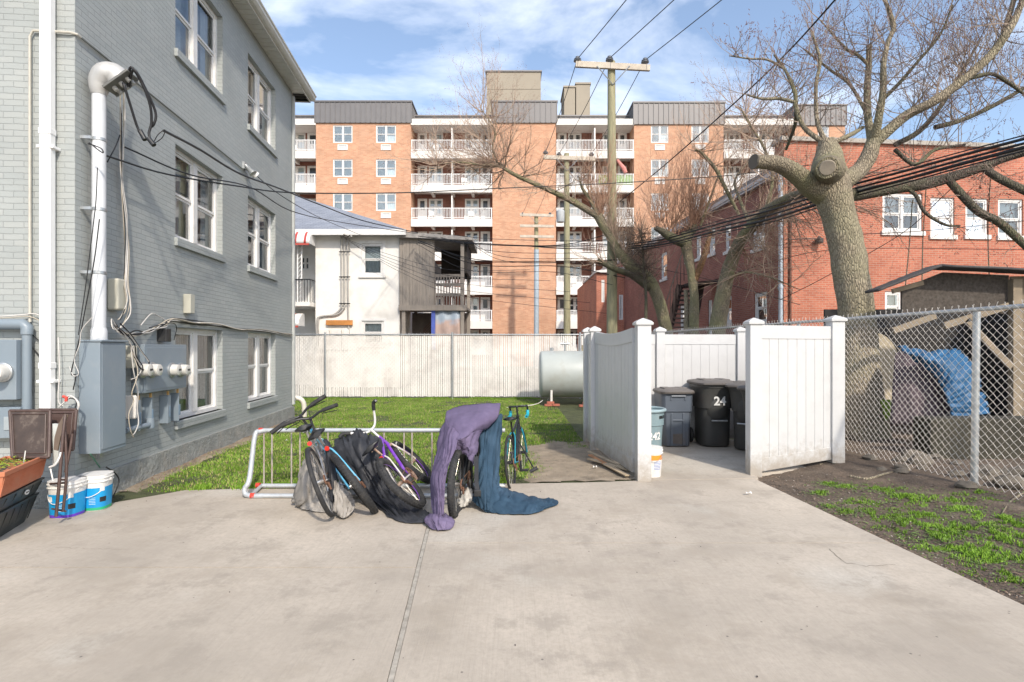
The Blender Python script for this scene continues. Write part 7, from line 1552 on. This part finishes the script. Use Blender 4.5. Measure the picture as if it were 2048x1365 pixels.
# ================================================================ GRASS AND LITTER
def blades(name, pts, hgt, mats_, lab, cat, w0=.004, lean=.45, seed=1):
    rng = np.random.default_rng(seed); n = len(pts); P = np.array(pts); h = np.array(hgt)*rng.uniform(.55, 1.25, n)
    a = rng.uniform(0, 2*np.pi, n); le = rng.uniform(.1, 1, n)*lean*h; b = rng.uniform(0, 2*np.pi, n)
    w_ = w0*rng.uniform(.7, 1.4, n); wx, wy = np.cos(a)*w_, np.sin(a)*w_; lx, ly = np.cos(b)*le, np.sin(b)*le
    V = np.zeros((n, 5, 3)); V[:, 0] = P+np.stack([-wx, -wy, 0*wx], 1); V[:, 1] = P+np.stack([wx, wy, 0*wx], 1)
    mid = P+np.stack([lx*.35, ly*.35, h*.6], 1); V[:, 2] = mid+np.stack([wx*.7, wy*.7, 0*wx], 1); V[:, 3] = mid-np.stack([wx*.7, wy*.7, 0*wx], 1); V[:, 4] = P+np.stack([lx, ly, h*.92], 1)
    me = bpy.data.meshes.new(name); me.vertices.add(n*5); me.vertices.foreach_set('co', V.ravel())
    base = np.arange(n)*5; q = np.stack([base, base+1, base+2, base+3], 1); t3 = np.stack([base+3, base+2, base+4], 1)
    loops = np.concatenate([q, t3], 1).ravel(); me.loops.add(len(loops)); me.loops.foreach_set('vertex_index', loops.astype(np.int32))
    st = np.empty(n*2, np.int32); st[0::2] = np.arange(n)*7; st[1::2] = np.arange(n)*7+4; tot = np.empty(n*2, np.int32); tot[0::2] = 4; tot[1::2] = 3
    me.polygons.add(n*2); me.polygons.foreach_set('loop_start', st); me.polygons.foreach_set('loop_total', tot)
    for m in mats_: me.materials.append(m)
    mi = np.repeat(rng.integers(0, len(mats_), n), 2).astype(np.int32); me.polygons.foreach_set('material_index', mi); me.update(calc_edges=True)
    o = bpy.data.objects.new(name, me); COL.objects.link(o); o['label'] = lab; o['category'] = cat; o['kind'] = 'stuff'; return o
def gmat(name, c):
    m = mat(name, c, .55, var=.3, vs=1.3, spec=.3); b = m.node_tree.nodes['Principled BSDF']; b.inputs['Subsurface Weight'].default_value = 0
    b.inputs['Transmission Weight'].default_value = 0; return m
GM = [gmat('grass_a', (.14, .26, .022)), gmat('grass_b', (.18, .31, .03)), gmat('grass_c', (.17, .29, .035)), gmat('grass_d', (.10, .19, .022)), gmat('grass_e', (.38, .34, .15))]
rng = np.random.default_rng(4); pts = []; hg = []
N0 = 270000
Ys = 5.75+(17.2-5.75)*rng.random(N0)**1.25; Xs = -7.0+8.5*rng.random(N0)
for x, y in zip(Xs, Ys):
    if y < 12.7 and x < hwx(y)+.05: continue
    if x > -.1 and y < LE(x)+.2: continue
    if y < LE(x)+.03: continue
    if x < -3.7 and y < 6.3+(-3.6-x)*-.9: continue
    if x > 1.22: continue
    if x > W(1080, 700, y).x and y > 15: continue
    d = dirtmask(x, y)
    if d > .3 and rng.random() < d*1.02: continue
    n = nzv(x, y, .9, 6)*.5+nzv(x, y, 3, 2)*.4
    if n < -.22 and rng.random() < .75: continue
    pts.append((x, y, lawn_z(x, y)-.005)); hg.append(.030+.024*max(0, n+.35))
blades('lawn_grass', pts, hg, GM, 'short green spring grass covering the lawn behind the bike rack', 'grass', .0042)
pts = []; hg = []                                         # edge tufts along slab and fence foot
for k in range(7000):
    x = rng.uniform(-3.6, .3); y = LE(x)+rng.normal(.06, .05)
    if nzv(x*1, 0, 2.3, 5) < -.05: continue
    pts.append((x, y, 0-.01)); hg.append(.055)
for k in range(5000):
    x = rng.uniform(-7, .9); y = FY-.06-abs(rng.normal(0, .1)); pts.append((x, y, -.01)); hg.append(.07 if nzv(x, 0, 1.5) > 0 else .045)
blades('edge_grass', pts, hg, GM[:4], 'longer grass tufts fringing the slab edge and the slat fence foot', 'grass', .0045)
# tufts in the dirt bed
pts = []; hg = []
rng = np.random.default_rng(12)
cl = [(1690, 975, .10), (1745, 980, .12), (1655, 968, .06), (1800, 1000, .12), (1850, 1010, .16), (1720, 1003, .13), (1760, 1022, .18), (1800, 1045, .2), (1850, 1060, .2), (1890, 1092, .15), (1910, 1060, .2), (1960, 1005, .14), (1930, 1030, .15), (1990, 1050, .2), (2010, 1080, .22), (1970, 1110, .2), (2040, 1110, .25), (2035, 1150, .2), (1840, 1035, .15), (1700, 1020, .09), (1900, 1010, .12), (1640, 985, .06), (2040, 1060, .2), (1780, 985, .1), (1935, 1095, .18), (1660, 1010, .05), (1870, 1075, .1)]
for px, py, r in cl:
    c = G(px, py); r *= .85; n = int(800*(r/.15)**1.5)
    for k in range(n):
        a = rng.uniform(0, 6.28); q = r*math.sqrt(rng.random())*1.15*(1+.45*math.sin(a*3+px)); x = c.x+math.cos(a)*q*1.4; y = c.y+math.sin(a)*q
        if x < ex(y)+.06: continue
        if nzv(x, y, 7, 3)+.5*nzv(x, y, 19, 1) < -.08: continue
        pts.append((x, y, bed_z(x, y)-.004)); hg.append(.019+.028*(1-q/(r*1.7))*(1+.8*nzv(px, py, 1.7)))
blades('bed_grass', pts, hg, GM[:3]+[GM[1]], 'patchy bright grass tufts growing in the bare dirt bed', 'grass', .0038, .75, 3)
# leaf litter, twigs and stones on the dirt
def litter(name, lab, n, region, col, smin, smax, seed, kind='stuff', cat='litter', flat=.35):
    rg = random.Random(seed); m = MB()
    for _ in range(n):
        x, y, z = region(rg)
        if z is None: continue
        s = rg.uniform(smin, smax); a = rg.uniform(0, 6.28); c, q = math.cos(a)*s, math.sin(a)*s; t_ = rg.uniform(-.5, .5)*s
        m.quad((x-c, y-q, z+t_*.5), (x+q*flat, y-c*flat, z+.002), (x+c, y+q, z-t_*.5+.004), (x-q*flat, y+c*flat, z+.003))
    return m.build(name, col, None, label=lab, cat=cat, kind=kind, fix=False)
def bedr(rg):
    y = rg.uniform(1.5, 8.2); x = ex(y)+rg.uniform(-.02, 1.0)**1.0*rg.uniform(.0, 2.6); x = min(x, cf(y)+1.2)
    if y > 6.9 and x < 4.9: return x, y, None
    return x, y, bed_z(x, y)+.006
litter('leaf_litter', 'brown leaf fragments and chips scattered over the dirt bed', 2600, bedr, mat('litter_brown', (.21, .145, .10), .9, var=.5, vs=8), .006, .022, 1)
litter('pale_chips', 'pale chips and pebbles scattered over the dirt bed', 700, bedr, mat('litter_pale', (.42, .37, .32), .9, var=.3, vs=8), .004, .011, 2, flat=.8)
litter('dark_litter', 'dark twigs and bark crumbs scattered over the dirt bed', 1800, bedr, mat('litter_dark', (.045, .034, .026), .95, var=.4, vs=8), .006, .03, 3, flat=.15)
def weedr(rg):
    px, py, r = rg.choice(cl); c = G(px, py); x = c.x+rg.gauss(0, r*1.5); y = c.y+rg.gauss(0, r*1.1)
    if x < ex(y)+.05: return x, y, None
    return x, y, bed_z(x, y)+.010
litter('low_weeds', 'low creeping weeds spreading between the grass tufts of the dirt bed', 5200, weedr, mat('weed_green', (.11, .17, .04), .8, var=.5, vs=6), .005, .014, 9, cat='weeds', flat=.7)
def dirtr(rg):
    y = rg.uniform(6.3, 9.2); x = rg.uniform(-.2, 1.5)
    if dirtmask(x, y) < .4 or y < LE(x)+.1: return x, y, None
    return x, y, lawn_z(x, y)+.022
litter('dirt_litter', 'small leaf scraps on the bare dirt by the enclosure', 900, dirtr, mat('litter_tan', (.24, .17, .11), .9, var=.5, vs=8), .005, .016, 4)
def wallr(rg):
    u = rg.uniform(.8, 7.2); o = abs(rg.gauss(0, .14))+.04; p = HF @ Vector((o, u, 0)); return p.x, p.y, lawn_z(p.x, p.y)+.02
litter('wall_litter', 'dry leaf litter along the foot of the painted house wall', 1500, wallr, mat('litter_rust', (.26, .17, .11), .9, var=.4, vs=8), .006, .02, 5)
def slabr(rg):
    y = rg.uniform(2.0, 6.2); x = rg.uniform(-4, ex(y)-.1); return x, y, .003
litter('slab_crumbs', 'tiny dark crumbs scattered on the concrete driveway', 90, slabr, mat('crumb_dark', (.06, .05, .045), .9), .002, .007, 6, flat=.8)
# bits of paper on the lawn and slab
for i, (px, py, s) in enumerate(((720, 896, .03), (573, 884, .02), (1015, 818, .02), (1190, 938, .025), (1497, 991, .03), (905, 800, .02))):
    c = G(px, py); m = MB(); m.grid([[c+Vector((dx*s, dy*s, .03+.012*math.sin(dx*3+dy*2+i))) for dx in (-1, 0, 1)] for dy in (-.7, 0, .7)])
    m.build('paper_scrap', WPL, None, label=['white paper scrap on the grass behind the bicycles', 'white paper scrap on the grass left of the rack', 'white paper scrap on the grass right of the purple cover', 'white scrap on bare dirt left of the scrap boards', 'white scrap on the concrete before the bin enclosure', 'white paper scrap close to the slat fence foot'][i], cat='litter', solid=.001)
# exposed roots and bare twigs in the bed
for i, (P, r, lab) in enumerate((([(1700, 960), (1735, 966), (1775, 958), (1820, 950)], .022, 'long surface root crossing the dirt bed before the chain fence'), ([(2048, 1000), (2020, 1018), (2000, 1045)], .012, 'pale bent root at the right edge of the dirt bed'), ([(1640, 935), (1665, 928), (1690, 915)], .006, 'thin dry stick at the foot of the right vinyl post'))):
    Q = [G(*p) for p in P]; Q = [Vector((q.x, q.y, bed_z(q.x, q.y)+r*.3)) for q in Q]; MB().tube(smooth_path(Q, 6), [r, r*.7, r*.4], 8).build('root', BARK, None, smooth=60, label=lab, cat='root')
